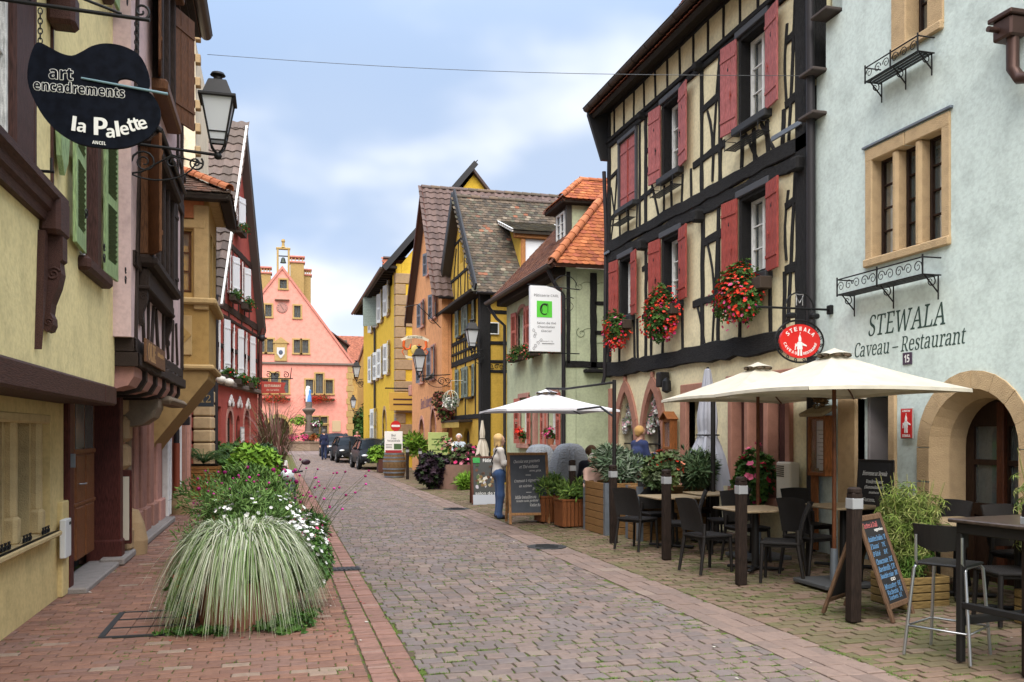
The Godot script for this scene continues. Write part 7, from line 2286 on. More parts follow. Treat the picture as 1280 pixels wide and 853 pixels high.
func build_red_house() -> void:
	var red := plaster("brick_red_plaster", 0.42, 0.095, 0.075)
	var dk := wood("dark_red_timber", 0.06, 0.035, 0.028, 0, 0.8, 0.5)
	var white := mat("bright_white_shutter", 0.74, 0.74, 0.74, 0.6)
	var grey := stone("grey_band", 0.17, 0.14, 0.12)
	var p0 := V(-1.73, 0, -26.0)
	var p1 := V(-0.64, 0, -33.0)
	var d := (p1 - p0).normalized()
	var out := d.cross(VY) * -1.0
	if out.x < 0:
		out = -out
	var L := p0.distance_to(p1)
	var h := facade("red_house", "red half-timbered house with tall dark-edged gable and white shutters", "house", p0, out)
	var lower := [[1.0, 1.0], [2.9, 0.9], [4.2, 0.9]]
	var holes := []
	holes.append(arch(1.9, 0.9, 0.85, 2.0, 0.42, false, 8))
	holes.append(arch(3.3, 0.9, 0.6, 2.0, 0.3, false, 8))
	holes.append(arch(4.5, 0.2, 1.0, 2.0, 0.5, false, 8))
	holes.append(rect(0.55, 1.0, 0.6, 1.5))
	var ups := [[0.75, 3.55, 0.55, 1.55], [2.75, 3.55, 0.6, 1.5], [4.75, 3.55, 0.65, 1.5]]
	var gab := [[2.0, 6.05, 0.5, 1.15], [3.85, 6.05, 0.5, 1.15], [2.95, 8.3, 0.5, 1.0]]
	for w in ups + gab:
		holes.append(rect(w[0], w[1], w[2], w[3]))
	wall(h, "gable_wall", V2([0, 0, L, 0, L, 5.5, L / 2, 11.4, 0, 5.5]), holes, red)
	var st: Material = M.rose_stone
	arch_stones(h, arch(1.75, 0.75, 1.15, 2.0, 0.58, false, 8), arch(1.9, 0.9, 0.85, 2.0, 0.42, false, 8), st, -0.05, 0.02)
	arch_stones(h, arch(4.35, 0.2, 1.3, 2.0, 0.66, false, 8), arch(4.5, 0.2, 1.0, 2.0, 0.5, false, 8), st, -0.05, 0.02)
	window(h, 1.9, 0.9, 0.85, 1.5, M.walnut_frame, {"cols": 2, "rows": 2})
	window(h, 3.3, 0.9, 0.6, 1.4, M.walnut_frame, {"cols": 1, "rows": 2})
	window(h, 0.55, 1.0, 0.6, 1.5, M.walnut_frame, {"cols": 1, "rows": 2})
	for w in ups:
		wall_window(h, w[0], w[1], w[2], w[3], M.white_paint, {"cols": 2, "rows": 3, "shutters": white, "leaf": 0.42, "turn": 0.2, "kind": 0})
	for w in gab:
		wall_window(h, w[0], w[1], w[2], w[3], M.white_paint, {"cols": 1, "rows": 2, "shutters": white, "leaf": 0.42, "turn": 0.3, "kind": 0})
	bx("cornice", V(L / 2, 3.2, 0.05), V(L + 0.1, 0.16, 0.2), grey, h, 0.03)
	for q in [[0, 5.5, L, 5.5, 0.24], [0.3, 5.2, L, 5.2, 0.1], [1.2, 7.5, L - 1.2, 7.5, 0.2], [2.1, 9.2, L - 2.1, 9.2, 0.16], [0, 3.38, L, 3.38, 0.14], [0, 4.3, L, 4.3, 0.12]]:
		timber(h, "rail", Vector2(q[0], q[1]), Vector2(q[2], q[3]), q[4], dk, 0.03, -0.05, 0.08)
	for x in [0.1, 2.15, 4.1, 6.0, L - 0.1]:
		timber(h, "post", Vector2(x, 3.4), Vector2(x, 5.4), 0.12, dk, 0.026, -0.05, 0.08)
	for x in [1.5, 2.75, 3.6, 4.6, 5.4]:
		timber(h, "post", Vector2(x, 5.6), Vector2(x, minf(7.4, 5.5 + minf(x, L - x) * 1.66 - 0.3)), 0.1, dk, 0.026, -0.05, 0.08)
	for x in [2.3, 3.6, 5.0]:
		var b := MB.new()
		for k in 5:
			b.ball(V(x + (k - 2) * 0.13, 2.8 - absf(k - 2) * 0.09, 0.05), V(0.09, 0.12, 0.05), 6)
		part("plaster_drape", b, mat("plaster_white", 0.7, 0.66, 0.64, 0.8), h)
	for k in 8:
		bx("quoin_stone", V(-0.22, 0.2 + k * 0.36, -0.16), V(0.6, 0.34, 0.5), M.ochre_sandstone, h, 0.04)
		bx("red_quoin", V(-0.22 - 0.02, 0.2 + k * 0.36, -0.58), V(0.55, 0.33, 0.32), red, h, 0.05)
	downpipe(h, V3([-0.05, 5.6, 0.12, -0.05, 3.2, 0.12, 0.0, 2.9, 0.1, 0.0, 0.1, 0.1]), M.pipe_dark, 0.06)
	downpipe(h, V3([L - 0.05, 5.5, 0.2, L - 0.05, 5.0, 0.1, L - 0.05, 0.1, 0.08]), mat("pipe_maroon", 0.1, 0.03, 0.025, 0.6), 0.07)
	var b := MB.new()
	b.ball(V(L - 0.05, 5.15, 0.15), V(0.14, 0.14, 0.14), 8)
	part("pipe_ball", b, M.pipe_dark, h)
	shell(h, L, 9.0, 5.5, 11.3, red, true)
	var rm := mat("grey_brown_deck", 0.1, 0.08, 0.07, 0.9)
	var pal := [Color(0.15, 0.12, 0.105), Color(0.17, 0.13, 0.115), Color(0.13, 0.105, 0.095)]
	var run := L / 2 + 0.12
	var rise := 5.9 + 0.35
	var ln := sqrt(run * run + rise * rise)
	roof(h, V(-0.12, 5.3, -8.5), V(0, 0, 1), V(run, rise, 0).normalized(), rect(0, 0, 8.75, ln), 1, pal, rm)
	deck_only(h, V(L + 0.12, 5.3, 0.25), V(0, 0, -1), V(-run, rise, 0), rect(0, 0, 8.9, ln), rm)
	for sd in [-1.0, 1.0]:
		var vb := MB.new()
		var v := V(-sd * run, rise, 0).normalized()
		vb.box(V(ln / 2, -0.1 if sd > 0 else -0.02, 0.12 if sd > 0 else 0.28), V(ln, 0.26 if sd > 0 else 0.1, 0.26 if sd > 0 else 0.06))
		part("verge_board", vb, M.barge_dark if sd > 0 else M.white_paint, h, Transform3D(Basis(v, V(0, 0, 1).cross(v) * (1.0), V(0, 0, 1)) if sd > 0 else Basis(v, V(0, 0, 1).cross(v), V(0, 0, 1)), V(L / 2 + sd * run, 5.32, 0)))
	var lab := ["small flower box under the nearest white-shuttered window of the red house", "small flower box under the middle white-shuttered window of the red house", "small flower box under the farthest white-shuttered window of the red house", "small flower box high in the red gable, nearer window", "small flower box high in the red gable, farther window", "flower box at the topmost window of the red gable"]
	for k in 6:
		var w: Array = (ups + gab)[k]
		geranium_box(lab[k], "flower boxes on the red house", h.transform * TF(V(w[0] + w[2] / 2, w[1] - 0.32, 0.05)), 0.85, 0.12, 0.24, 150, 14, REDS, [])
	var n := thing("number_twelve_sign", "dark square sign with the number 12 on the stone corner", "sign", V(-1.8, 2.42, -24.2))
	bx("board", V(0, 0.27, 0), V(0.46, 0.56, 0.04), mat("slate_board", 0.02, 0.026, 0.035, 0.5), n, 0.006)
	letters(n, "12", "Droid Serif", TF(V(0.02, 0.2, 0.021)), 0.26, 0.2, mat("dull_gold", 0.3, 0.2, 0.08, 0.6), 400, 0, 0.004)
	var rs := thing("red_restaurant_sign", "small red pointed hanging sign on a scrolled bracket at the red house corner", "hanging sign", h.transform * V(L - 0.1, 3.15, 0.25))
	var sb := MB.new()
	sb.prism(V2([-0.1, 0, 0.75, 0.02, 0.68, 0.2, 0.75, 0.4, -0.1, 0.44]), -0.02, 0.02)
	part("board", sb, mat("brick_sign", 0.38, 0.05, 0.035, 0.5), rs)
	letters(rs, "RESTAURANT", "Droid Sans", TF(V(0.29, 0.28, 0.021)), 0.58, 0.09, M.parchment, 700, 0, 0.003)
	letters(rs, "de la Ville", "Droid Sans", TF(V(0.29, 0.13, 0.021)), 0.44, 0.07, M.parchment, 400, 0, 0.003)
	var br := MB.new()
	br.tube(V3([-0.15, 0.55, 0, 1.0, 0.55, 0]), 0.02, 0.02, 5)
	for k in 3:
		br.tube(spiral(V(0.15 + k * 0.3, 0.68, 0), VX * (1 if k % 2 else -1), VY, 0.12, 1.4, 1.0), 0.018, 0.012, 5)
	br.tube(V3([0.9, 0.55, 0, 0.95, 0.95, 0]), 0.02, 0.012, 5)
	part("bracket", br, M.iron, rs)
	var nt := facade("menu_notice", "small white framed notice on the red house wall between the arches", "notice", h.transform * V(3.95, 1.2, 0.06), out)
	bx("frame", V(0, 0.35, 0), V(0.55, 0.75, 0.04), mat("notice_grey", 0.3, 0.3, 0.3, 0.5), nt, 0.01)
	bx("sheet", V(0, 0.35, 0.022), V(0.46, 0.64, 0.006), M.paper, nt)
	for k in 2:
		var o := thing("wall_pot", ["pot of red flowers on the near sill of the red house", "pot of red flowers between the arches of the red house"][k], "flower pot", h.transform * V([0.9, 3.0][k], [0.75, 0.95][k], 0.2), 0.0, "pots on the red house")
		var pb := MB.new()
		pb.lathe(V2([0, 0, 0.1, 0, 0.14, 0.2, 0.12, 0.2]), 10)
		part("pot", pb, M.terracotta if M.has("terracotta") else M.iron, o)
		foliage(o, "foliage", V(0, 0.35, 0), V(0.35, 0.25, 0.3), 90, 0, 1.4, GREEN)
		foliage(o, "blossom", V(0, 0.4, 0.05), V(0.35, 0.22, 0.3), 50, 1, 2.2, REDS, "petal")
	var cam_ := MB.new()
	var sp := thing("spotlight", "pale twin spotlight on the corner beside the dark number sign", "spotlight", V(-1.42, 3.15, -24.8))
	for k in 2:
		cam_.ball(V(0.0 + k * 0.2, -0.06 * k, 0), V(0.14, 0.11, 0.16), 8)
	cam_.tube(V3([-0.3, 0, -0.3, 0, 0, 0]), 0.03, 0.03, 5)
	part("lamp_head", cam_, mat("lamp_cream", 0.6, 0.57, 0.5, 0.5), sp)

func weave() -> void:
	var im := Image.create(64, 64, false, Image.FORMAT_RGB8)
	for y in 64:
		for x in 64:
			var over := ((x / 16) + (y / 8)) % 2 == 0
			var f := sin(PI * (fposmod(x, 16.0) + 0.5) / 16.0) if over else sin(PI * (fposmod(y, 8.0) + 0.5) / 8.0)
			var v := 0.35 + 0.6 * f
			im.set_pixel(x, y, Color(v, v, v))
	T["weave"] = ImageTexture.create_from_image(im)

func build_bollards() -> void:
	var wood_ := wood("bollard_brown", 0.028, 0.018, 0.014, 1, 0.65, 0.3)
	var spots := [[5.03, 4.92, "dark wooden bollard with white band cut by the right edge, beside the bar table"], [4.98, 6.8, "dark wooden bollard standing beside the leaning menu board"], [4.99, 8.78, "dark wooden bollard before the front table and chairs"], [5.02, 10.78, "dark wooden bollard before the second row of chairs"], [4.99, 12.6, "dark wooden bollard carrying the tall umbrella pole, between the two plank planters"], [5.12, 14.9, "dark wooden bollard beside the two small slatted planters"], [5.22, 17.0, "dark wooden bollard behind the large blackboard"], [4.74, 29.7, "far dark bollard with white top, right of the barrel and nearer the flowers"], [4.72, 32.6, "far dark bollard with white top directly beside the wine barrel"]]
	var first: Node3D = null
	for q in spots:
		var o: Node3D
		if first == null:
			o = thing("bollard", q[2], "bollard", at(q[0], q[1]), 0.0, "wooden bollards along the terrace")
			first = o
			bx("post", V(0, 0.58, 0), V(0.105, 1.16, 0.105), wood_, o, 0.012)
			bx("band", V(0, 1.06, 0), V(0.111, 0.1, 0.111), mat("band_white", 0.28, 0.29, 0.3, 0.45), o, 0.006)
			var c := MB.new()
			c.lathe(V2([0.062, 1.16, 0.062, 1.19, 0.045, 1.205, 0, 1.21]), 16)
			part("cap", c, wood_, o)
		else:
			o = dup(first, at(q[0], q[1]), R.randf_range(-0.05, 0.05), q[2])
			o.rotation.z = R.randf_range(-0.012, 0.012)
	var s := thing("slim_post", "slim black post standing in the street before the parked cars", "post", at(3.91, 49.0))
	bx("post", V(0, 0.6, 0), V(0.1, 1.2, 0.1), M.black_paint, s, 0.02)
	bx("cap", V(0, 1.22, 0), V(0.12, 0.05, 0.12), M.black_paint, s, 0.02)

func chair_proto() -> Node3D:
	var plastic := mat("rattan", 0.013, 0.011, 0.0105, 0.6, {"bump": "weave", "scale": 22.0, "depth": 0.9, "world": false, "spec": 0.4})
	var dark := mat("chair_dark", 0.011, 0.009, 0.0085, 0.5, {"spec": 0.4})
	var o := thing("terrace_chair", "-", "chair", Z3, 0.0, "dark woven chairs on the terrace")
	var s := MB.new()
	s.box(V(0, 0.445, 0), V(0.44, 0.035, 0.43), 0.012)
	s.box(V(0, 0.415, 0), V(0.4, 0.03, 0.39), 0.01)
	part("seat", s, plastic, o)
	var b := MB.new()
	var n := 8
	for k in n:
		for j in 6:
			var q := []
			for w in [[k, j], [k + 1, j], [k + 1, j + 1], [k, j + 1]]:
				var u: float = float(w[0]) / n * 2.0 - 1.0
				var v: float = float(w[1]) / 6
				var hw := 0.215 - 0.02 * absf(v - 0.4)
				q.append(V(u * hw, 0.5 + 0.39 * v + (0.015 * (1 - u * u) if w[1] == 6 else 0.0), 0.205 + 0.075 * v * v + 0.03 * v - 0.035 * u * u * -1.0 - 0.035))
			for off in [0.0, 0.022]:
				var d := V(0, 0, off)
				if off > 0:
					b.quad(q[0] + d, q[1] + d, q[2] + d, q[3] + d)
				else:
					b.quad(q[3], q[2], q[1], q[0])
			if j == 5:
				b.quad(q[3] + V(0, 0, 0.022), q[2] + V(0, 0, 0.022), q[2], q[3])
			if k == 0:
				b.quad(q[0], q[0] + V(0, 0, 0.022), q[3] + V(0, 0, 0.022), q[3])
			if k == n - 1:
				b.quad(q[1] + V(0, 0, 0.022), q[1], q[2], q[2] + V(0, 0, 0.022))
	part("backrest", b, plastic, o)
	for sx in [-1.0, 1.0]:
		for sz in [-1.0, 1.0]:
			var l := MB.new()
			var top := V(sx * 0.19, 0.43 if sz < 0 else 0.6, sz * 0.19)
			var foot := V(sx * 0.215, 0.0, sz * (0.205 if sz < 0 else 0.26))
			l.tube(P3([foot, foot.lerp(V(sx * 0.195, 0.43, sz * 0.19), 1.0), top]), 0.019, 0.028, 6)
			part("leg", l, dark, o)
	return o

func table_proto() -> Node3D:
	var o := thing("terrace_table", "-", "table", Z3, 0.0, "pale-topped tables on the terrace")
	bx("tabletop", V(0, 0.74, 0), V(0.74, 0.028, 0.74), mat("table_top", 0.42, 0.32, 0.2, 0.45, {"tex": "grain", "scale": V(1, 8, 8), "world": false}), o, 0.008)
	var b := MB.new()
	b.lathe(V2([0.05, 0.03, 0.045, 0.08, 0.042, 0.7, 0.12, 0.725]), 12)
	part("pedestal", b, M.black_paint, o)
	for k in 4:
		bx("foot", V(cos(PI / 4 + k * PI / 2) * 0.17, 0.035, sin(PI / 4 + k * PI / 2) * 0.17), V(0.34, 0.035, 0.06), M.black_paint, o, 0.012, Basis(VY, -(PI / 4 + k * PI / 2)))
	return o

func build_terrace_furniture() -> void:
	var t0 := table_proto()
	var tabs := [[5.62, 9.55, 0.05, "pale square table behind the second bollard, nearest the rose bush chairs"], [5.55, 11.75, 0.0, "pale table in front of the plank planter, left half of a pair"], [6.3, 11.8, 0.0, "pale table joined to the planter table, nearer the wall"], [6.6, 9.2, 0.0, "pale table by the wall below the cabinet with the menu"], [6.55, 7.3, 0.05, "pale table before the round arched door, behind the bamboo"], [6.5, 6.5, 0.05, "pale table before the arched door, between the two bamboos"], [5.95, 14.2, 0.0, "table between the plank planters where guests sit"]]
	for i in tabs.size():
		var q: Array = tabs[i]
		if i == 0:
			t0.position = at(q[0], q[1])
			t0.rotation.y = q[2]
			t0.set_meta("label", q[3])
		else:
			dup(t0, at(q[0], q[1]), q[2], q[3])
	var c0 := chair_proto()
	var list := [[5.5, 8.78, -52, "dark chair turned left at the front table, nearest the second bollard"],
		[5.85, 10.15, 178, "woven dark chair facing the viewer behind the front table"],
		[5.08, 9.75, 80, "dark chair mostly hidden behind the second bollard"],
		[5.4, 11.05, -60, "dark chair turned left before the plank planter, right of the third bollard"],
		[5.08, 11.9, 60, "dark chair turned right, legs showing left of the third bollard"],
		[5.62, 12.35, 180, "woven chair facing the viewer between planter and pale table"],
		[6.42, 12.45, 180, "woven chair facing the viewer near the closed grey umbrella"],
		[6.0, 11.0, -70, "dark chair seen from its side behind the second bollard top"],
		[6.62, 9.95, 180, "woven chair facing the viewer below the wooden menu cabinet"],
		[6.0, 9.0, 75, "dark chair with its back to the front table, beside the wooden umbrella pole"],
		[6.28, 7.95, -5, "broad dark chair back just right of the bollard with the leaning board"],
		[6.85, 8.35, 170, "woven grey chair back against the restaurant door"],
		[6.75, 7.85, -100, "dark chair seen edge-on right of the door blackboard"],
		[6.95, 6.9, 182, "woven chair facing the viewer before the arched door"],
		[6.15, 6.25, -75, "dark chair seen edge-on between the bamboo and the bar stool"],
		[6.35, 5.75, -20, "dark chair low behind the bar stool"],
		[6.15, 13.75, 178, "dark chair between the two plank planters"]]
	for i in list.size():
		var q: Array = list[i]
		var turn := deg_to_rad(-float(q[2]))
		if i == 0:
			c0.position = at(q[0], q[1])
			c0.rotation.y = turn
			c0.set_meta("label", q[3])
		else:
			dup(c0, at(q[0], q[1]), turn, q[3])
	var bt := thing("bar_table", "tall black bar table with dark worn top at the right edge", "bar table", at(5.12, 5.18), 0.12)
	bx("tabletop", V(0.14, 1.04, 0.05), V(0.86, 0.03, 0.72), mat("bar_top", 0.065, 0.045, 0.035, 0.28, {"tex": "streak", "scale": 2.0, "world": false}), bt, 0.008)
	bx("apron", V(0.14, 0.985, 0.05), V(0.78, 0.08, 0.64), M.black_paint, bt, 0.008)
	for q in [[-0.22, -0.25], [0.5, -0.25], [-0.22, 0.35], [0.5, 0.35]]:
		bx("leg", V(q[0], 0.5, q[1]), V(0.05, 1.0, 0.05), M.black_paint, bt, 0.006)
	for q in [[0.14, 0.3, -0.25, 0.72, 0.05], [0.14, 0.3, 0.35, 0.72, 0.05]]:
		bx("stretcher", V(q[0], q[1], q[2]), V(q[3], 0.06, q[4]), M.black_paint, bt, 0.006)
	bx("stretcher", V(-0.22, 0.42, 0.05), V(0.04, 0.05, 0.6), M.black_paint, bt, 0.006)
	var st := thing("bar_stool", "black bar stool with grey tube legs before the tall bar table", "bar stool", at(4.96, 5.62), deg_to_rad(-62), "bar stools at the tall table")
	var sb := MB.new()
	sb.box(V(0, 0.7, 0), V(0.38, 0.022, 0.37), 0.01)
	part("seat", sb, M.black_paint, st)
	var bk := MB.new()
	for k in 8:
		var u0 := float(k) / 8 * 2 - 1
		var u1 := float(k + 1) / 8 * 2 - 1
		var z0 := 0.2 - 0.05 * u0 * u0
		var z1 := 0.2 - 0.05 * u1 * u1
		var lo0 := 0.8 + 0.05 * u0 * u0
		var lo1 := 0.8 + 0.05 * u1 * u1
		bk.quad(V(u0 * 0.19, lo0, z0), V(u1 * 0.19, lo1, z1), V(u1 * 0.2, 1.0, z1 + 0.03), V(u0 * 0.2, 1.0, z0 + 0.03))
		bk.quad(V(u1 * 0.19, lo1, z1 - 0.014), V(u0 * 0.19, lo0, z0 - 0.014), V(u0 * 0.2, 1.0, z0 + 0.016), V(u1 * 0.2, 1.0, z1 + 0.016))
		bk.quad(V(u0 * 0.2, 1.0, z0 + 0.03), V(u1 * 0.2, 1.0, z1 + 0.03), V(u1 * 0.2, 1.0, z1 + 0.016), V(u0 * 0.2, 1.0, z0 + 0.016))
	part("backrest", bk, M.black_paint, st)
	for sx in [-1.0, 1.0]:
		var f := MB.new()
		f.tube(P3([V(sx * 0.24, 0, 0.24), V(sx * 0.185, 0.66, 0.185), V(sx * 0.175, 0.69, 0.15), V(sx * 0.165, 0.69, -0.15), V(sx * 0.18, 0.66, -0.18), V(sx * 0.22, 0, -0.22)]), 0.0125, 0.0125, 8)
		part("leg", f, M.steel, st)
		var u := MB.new()
		u.tube(P3([V(sx * 0.165, 0.685, 0.08), V(sx * 0.165, 0.69, 0.17), V(sx * 0.165, 0.73, 0.2), V(sx * 0.165, 0.92, 0.2)]), 0.011, 0.011, 8)
		part("upright", u, M.steel, st)
	var ft := MB.new()
	ft.tube(V3([-0.225, 0.22, 0.222, 0.225, 0.22, 0.222, 0.212, 0.22, -0.21, -0.212, 0.22, -0.21]), 0.009, 0.009, 6, true)
	part("footrest", ft, M.steel, st)
	dup(st, at(5.55, 4.85), deg_to_rad(40), "second bar stool, cut by the right edge behind the bar table")

func canopy_mesh(a: float, h0: float, h1: float, val: float, sag := 0.05) -> ArrayMesh:
	var b := MB.new()
	var n := 8
	for side in 4:
		b.xf = Transform3D(Basis(VY, side * PI / 2), Z3)
		var P := func(i: int, j: int) -> Vector3:
			var t := float(i) / n
			var u := (float(j) / n * 2.0 - 1.0)
			var y := lerpf(h1, h0, t) - sag * sin(PI * t) * (0.4 + 0.6 * (1.0 - u * u)) + 0.02 * t * (1.0 - u * u)
			return V(u * a * t, y, a * t)
		for i in n:
			for j in n:
				b.quad(P.call(i, j), P.call(i + 1, j), P.call(i + 1, j + 1), P.call(i, j + 1))
		if val > 0.0:
			for j in n:
				var p: Vector3 = P.call(n, j)
				var q: Vector3 = P.call(n, j + 1)
				b.quad(p + V(0, -val, 0.004), q + V(0, -val, 0.004), q, p)
	return b.mesh()

func umbrella(label: String, pos: Vector3, a: float, h0: float, h1: float, fabric: Material, polem: Material, turn := 0.0, side_pole := Z3, based := true) -> Node3D:
	var o := thing("parasol", label, "parasol", pos, turn)
	put("canopy", canopy_mesh(a, h0, h1, 0.035), fabric, o)
	put("vent_cap", canopy_mesh(a * 0.17, h1 - 0.025, h1 + 0.055, 0.0, 0.005), fabric, o)
	var vb := MB.new()
	for k in 4:
		vb.xf = Transform3D(Basis(VY, k * PI / 2), Z3)
		for u in [-0.5, 0.5]:
			vb.ball(V(u * a * 0.13, h1 - 0.028, a * 0.15), V(a * 0.05, 0.022, 0.02), 8)
	part("vent_opening", vb, mat("vent_brown", 0.1, 0.07, 0.045, 0.8), o)
	for k in 4:
		var r := MB.new()
		var ang := PI / 4 + k * PI / 2
		var d := V(sin(ang), 0, cos(ang))
		r.tube(P3([V(0, h1 - 0.07, 0), d * a * 0.7 + V(0, lerpf(h1, h0, 0.5) - 0.075, 0), d * a * 1.39 + V(0, h0 - 0.03, 0)]), 0.012, 0.01, 5)
		part("rib", r, polem, o)
	if side_pole == Z3:
		var p := MB.new()
		p.tube(P3([V(0, 0.05, 0), V(0, h1 + 0.02, 0)]), 0.024, 0.022, 10)
		part("pole", p, polem, o)
		if based:
			bx("base_plate", V(0, 0.035, 0), V(0.62, 0.05, 0.62), mat("base_grey", 0.06, 0.062, 0.065, 0.7), o, 0.01)
			var c := MB.new()
			c.lathe(V2([0.045, 0.05, 0.04, 0.4, 0.0, 0.41]), 10)
			part("socket", c, M.zinc, o)
	return o

func closed_umbrella(nm: String, label: String, pos: Vector3, h: float, y0: float, rad: float, fabric: Material, polem: Material, tie := 0.45) -> Node3D:
	var o := thing(nm, label, "parasol", pos)
	var b := MB.new()
	var rows := 18
	var seg := 32
	var pts := []
	for k in rows + 1:
		var f := float(k) / rows
		var y := lerpf(y0, h, f)
		var prof := 0.16 + 0.84 * (1.0 - f)
		prof *= 1.0 - 0.32 * exp(-pow((f - tie) * 9.0, 2.0))
		if f < tie:
			prof *= 1.05
		var row := []
		for j in seg:
			var a := TAU * j / seg
			var w := 1.0 + 0.22 * sin(a * 8.0 + f * 1.4) * (0.4 + 0.6 * (1.0 - f)) + 0.07 * sin(a * 3.0 + 1.0)
			var yy := y + (0.1 * sin(a * 2.0 + 0.7) + 0.05 * sin(a * 5.0)) * (1.0 - f) * (1.0 - f)
			row.append(V(cos(a) * rad * prof * w, yy, -sin(a) * rad * prof * w))
		pts.append(row)
	for k in rows:
		for j in seg:
			var q := (j + 1) % seg
			b.quad(pts[k][j], pts[k][q], pts[k + 1][q], pts[k + 1][j])
	for j in seg:
		b.tri(pts[rows][j], pts[rows][(j + 1) % seg], V(0, h + 0.03, 0))
	part("canopy", b, fabric, o)
	var s := MB.new()
	var ty := lerpf(y0, h, tie)
	s.tube(arc(V(0, ty, 0), VX, V(0, 0, 1), rad * 0.58, 0, TAU, 20), 0.012, 0.012, 5)
	part("tie", s, polem, o)
	var p := MB.new()
	p.tube(P3([V(0, 0.04, 0), V(0, h + 0.04, 0)]), 0.026, 0.022, 8)
	part("pole", p, polem, o)
	bx("base_plate", V(0, 0.03, 0), V(0.5, 0.05, 0.5), mat("base_grey", 0.06, 0.062, 0.065, 0.7), o, 0.01)
	return o

func build_parasols() -> void:
	var cream := mat("cream_canvas", 0.56, 0.52, 0.43, 0.9, {"tex": "mottle", "scale": 0.8, "back": Color(0.35, 0.33, 0.28)})
	var white := mat("white_canvas", 0.56, 0.555, 0.58, 0.9, {"back": Color(0.35, 0.35, 0.36)})
	var teak := wood("teak_pole", 0.16, 0.06, 0.028, 1, 0.5, 0.1)
	umbrella("large cream parasol nearest the viewer on a reddish wooden pole", at(5.84, 8.3), 0.94, 2.1, 2.52, cream, teak)
	umbrella("cream parasol partly hidden behind the nearer cream one", at(6.1, 10.3), 0.94, 2.1, 2.52, cream, teak)
	var w := umbrella("white parasol hung from a dark side pole above the planters", at(4.66, 15.0), 1.0, 2.1, 2.44, white, M.black_paint, 0.0, V(1, 0, 0))
	var p := MB.new()
	p.tube(V3([0.34, 1.2, 2.4, 0.34, 2.52, 2.4]), 0.032, 0.03, 8)
	part("pole", p, M.black_paint, w)
	p = MB.new()
	p.tube(V3([0.34, 2.48, 2.4, 0.12, 2.46, 0.7, 0.0, 2.5, 0.0]), 0.02, 0.02, 6)
	part("arm", p, M.black_paint, w)
	p = MB.new()
	p.tube(V3([0.34, 1.95, 2.4, 0.3, 2.12, 1.9, 0.24, 2.1, 1.0]), 0.018, 0.018, 6)
	part("brace", p, M.black_paint, w)
	closed_umbrella("closed_parasol", "closed grey parasol tied in the middle before the cream house wall", at(6.55, 12.55), 2.62, 0.85, 0.3, mat("grey_canvas", 0.34, 0.35, 0.4, 0.9, {"back": Color(0.2, 0.2, 0.22)}), M.black_paint, 0.42)
	closed_umbrella("closed_parasol", "small closed beige parasol far off behind the flower tub", at(5.9, 25.4), 2.05, 1.0, 0.17, mat("beige_canvas", 0.55, 0.5, 0.42, 0.9), M.walnut_frame, 0.5)
	closed_umbrella("closed_parasol", "closed dark red parasol by the red house", at(-0.5, 33.5), 2.42, 1.0, 0.24, mat("red_canvas", 0.22, 0.012, 0.02, 0.9), M.black_paint, 0.35)
	var bp := thing("steel_mast", "tall black mast standing beside the closed grey parasol", "pole", at(6.35, 12.0))
	var mb := MB.new()
	mb.tube(V3([0, 0, 0, 0, 2.15, 0]), 0.035, 0.035, 10)
	part("mast", mb, M.black_paint, bp)
	bx("foot", V(0, 0.03, 0), V(0.5, 0.05, 0.5), M.base_grey, bp, 0.01)

func a_frame(nm: String, label: String, n: float, s: float, face: float, w: float, hh: float, splay: float, frame: Material, board: Material) -> Node3D:
	var o := thing(nm, label, "menu board", at(n, s), PI - deg_to_rad(face))
	for sd in [1.0, -1.0]:
		var foot := V(0, 0, sd * splay / 2)
		var v := (V(0, hh, 0) - foot).normalized()
		var bs := Basis(VX * sd, v, (VX * sd).cross(v))
		var L := foot.distance_to(V(0, hh, 0))
		var X := Transform3D(bs, foot)
		for q in [-1.0, 1.0]:
			bx("rail", Z3, V(0.05, L, 0.03), frame, o, 0.006).transform = X * TF(V(q * (w / 2 - 0.025), L / 2, 0))
		bx("rail", Z3, V(w - 0.1, 0.05, 0.028), frame, o, 0.006).transform = X * TF(V(0, L - 0.03, 0))
		bx("rail", Z3, V(w - 0.1, 0.05, 0.028), frame, o, 0.006).transform = X * TF(V(0, L * 0.14, 0))
		bx("board", Z3, V(w - 0.1, L * 0.84 - 0.05, 0.012), board, o).transform = X * TF(V(0, L * 0.565 - 0.01, 0))
		if sd > 0:
			o.set_meta("face_xf", X)
			o.set_meta("face_len", L)
	return o

func chalk_lines(o: Node3D, lines: Array, m: Material) -> void:
	var X: Transform3D = o.get_meta("face_xf")
	var L: float = o.get_meta("face_len")
	for q in lines:
		letters(o, q[0], "Droid Serif", X * Transform3D(Basis(V(0, 0, 1), q[5] if q.size() > 5 else 0.0), V(q[1], L * q[2], 0.008)), q[3], q[4], q[6] if q.size() > 6 else m, 400, 0.25, 0.002)

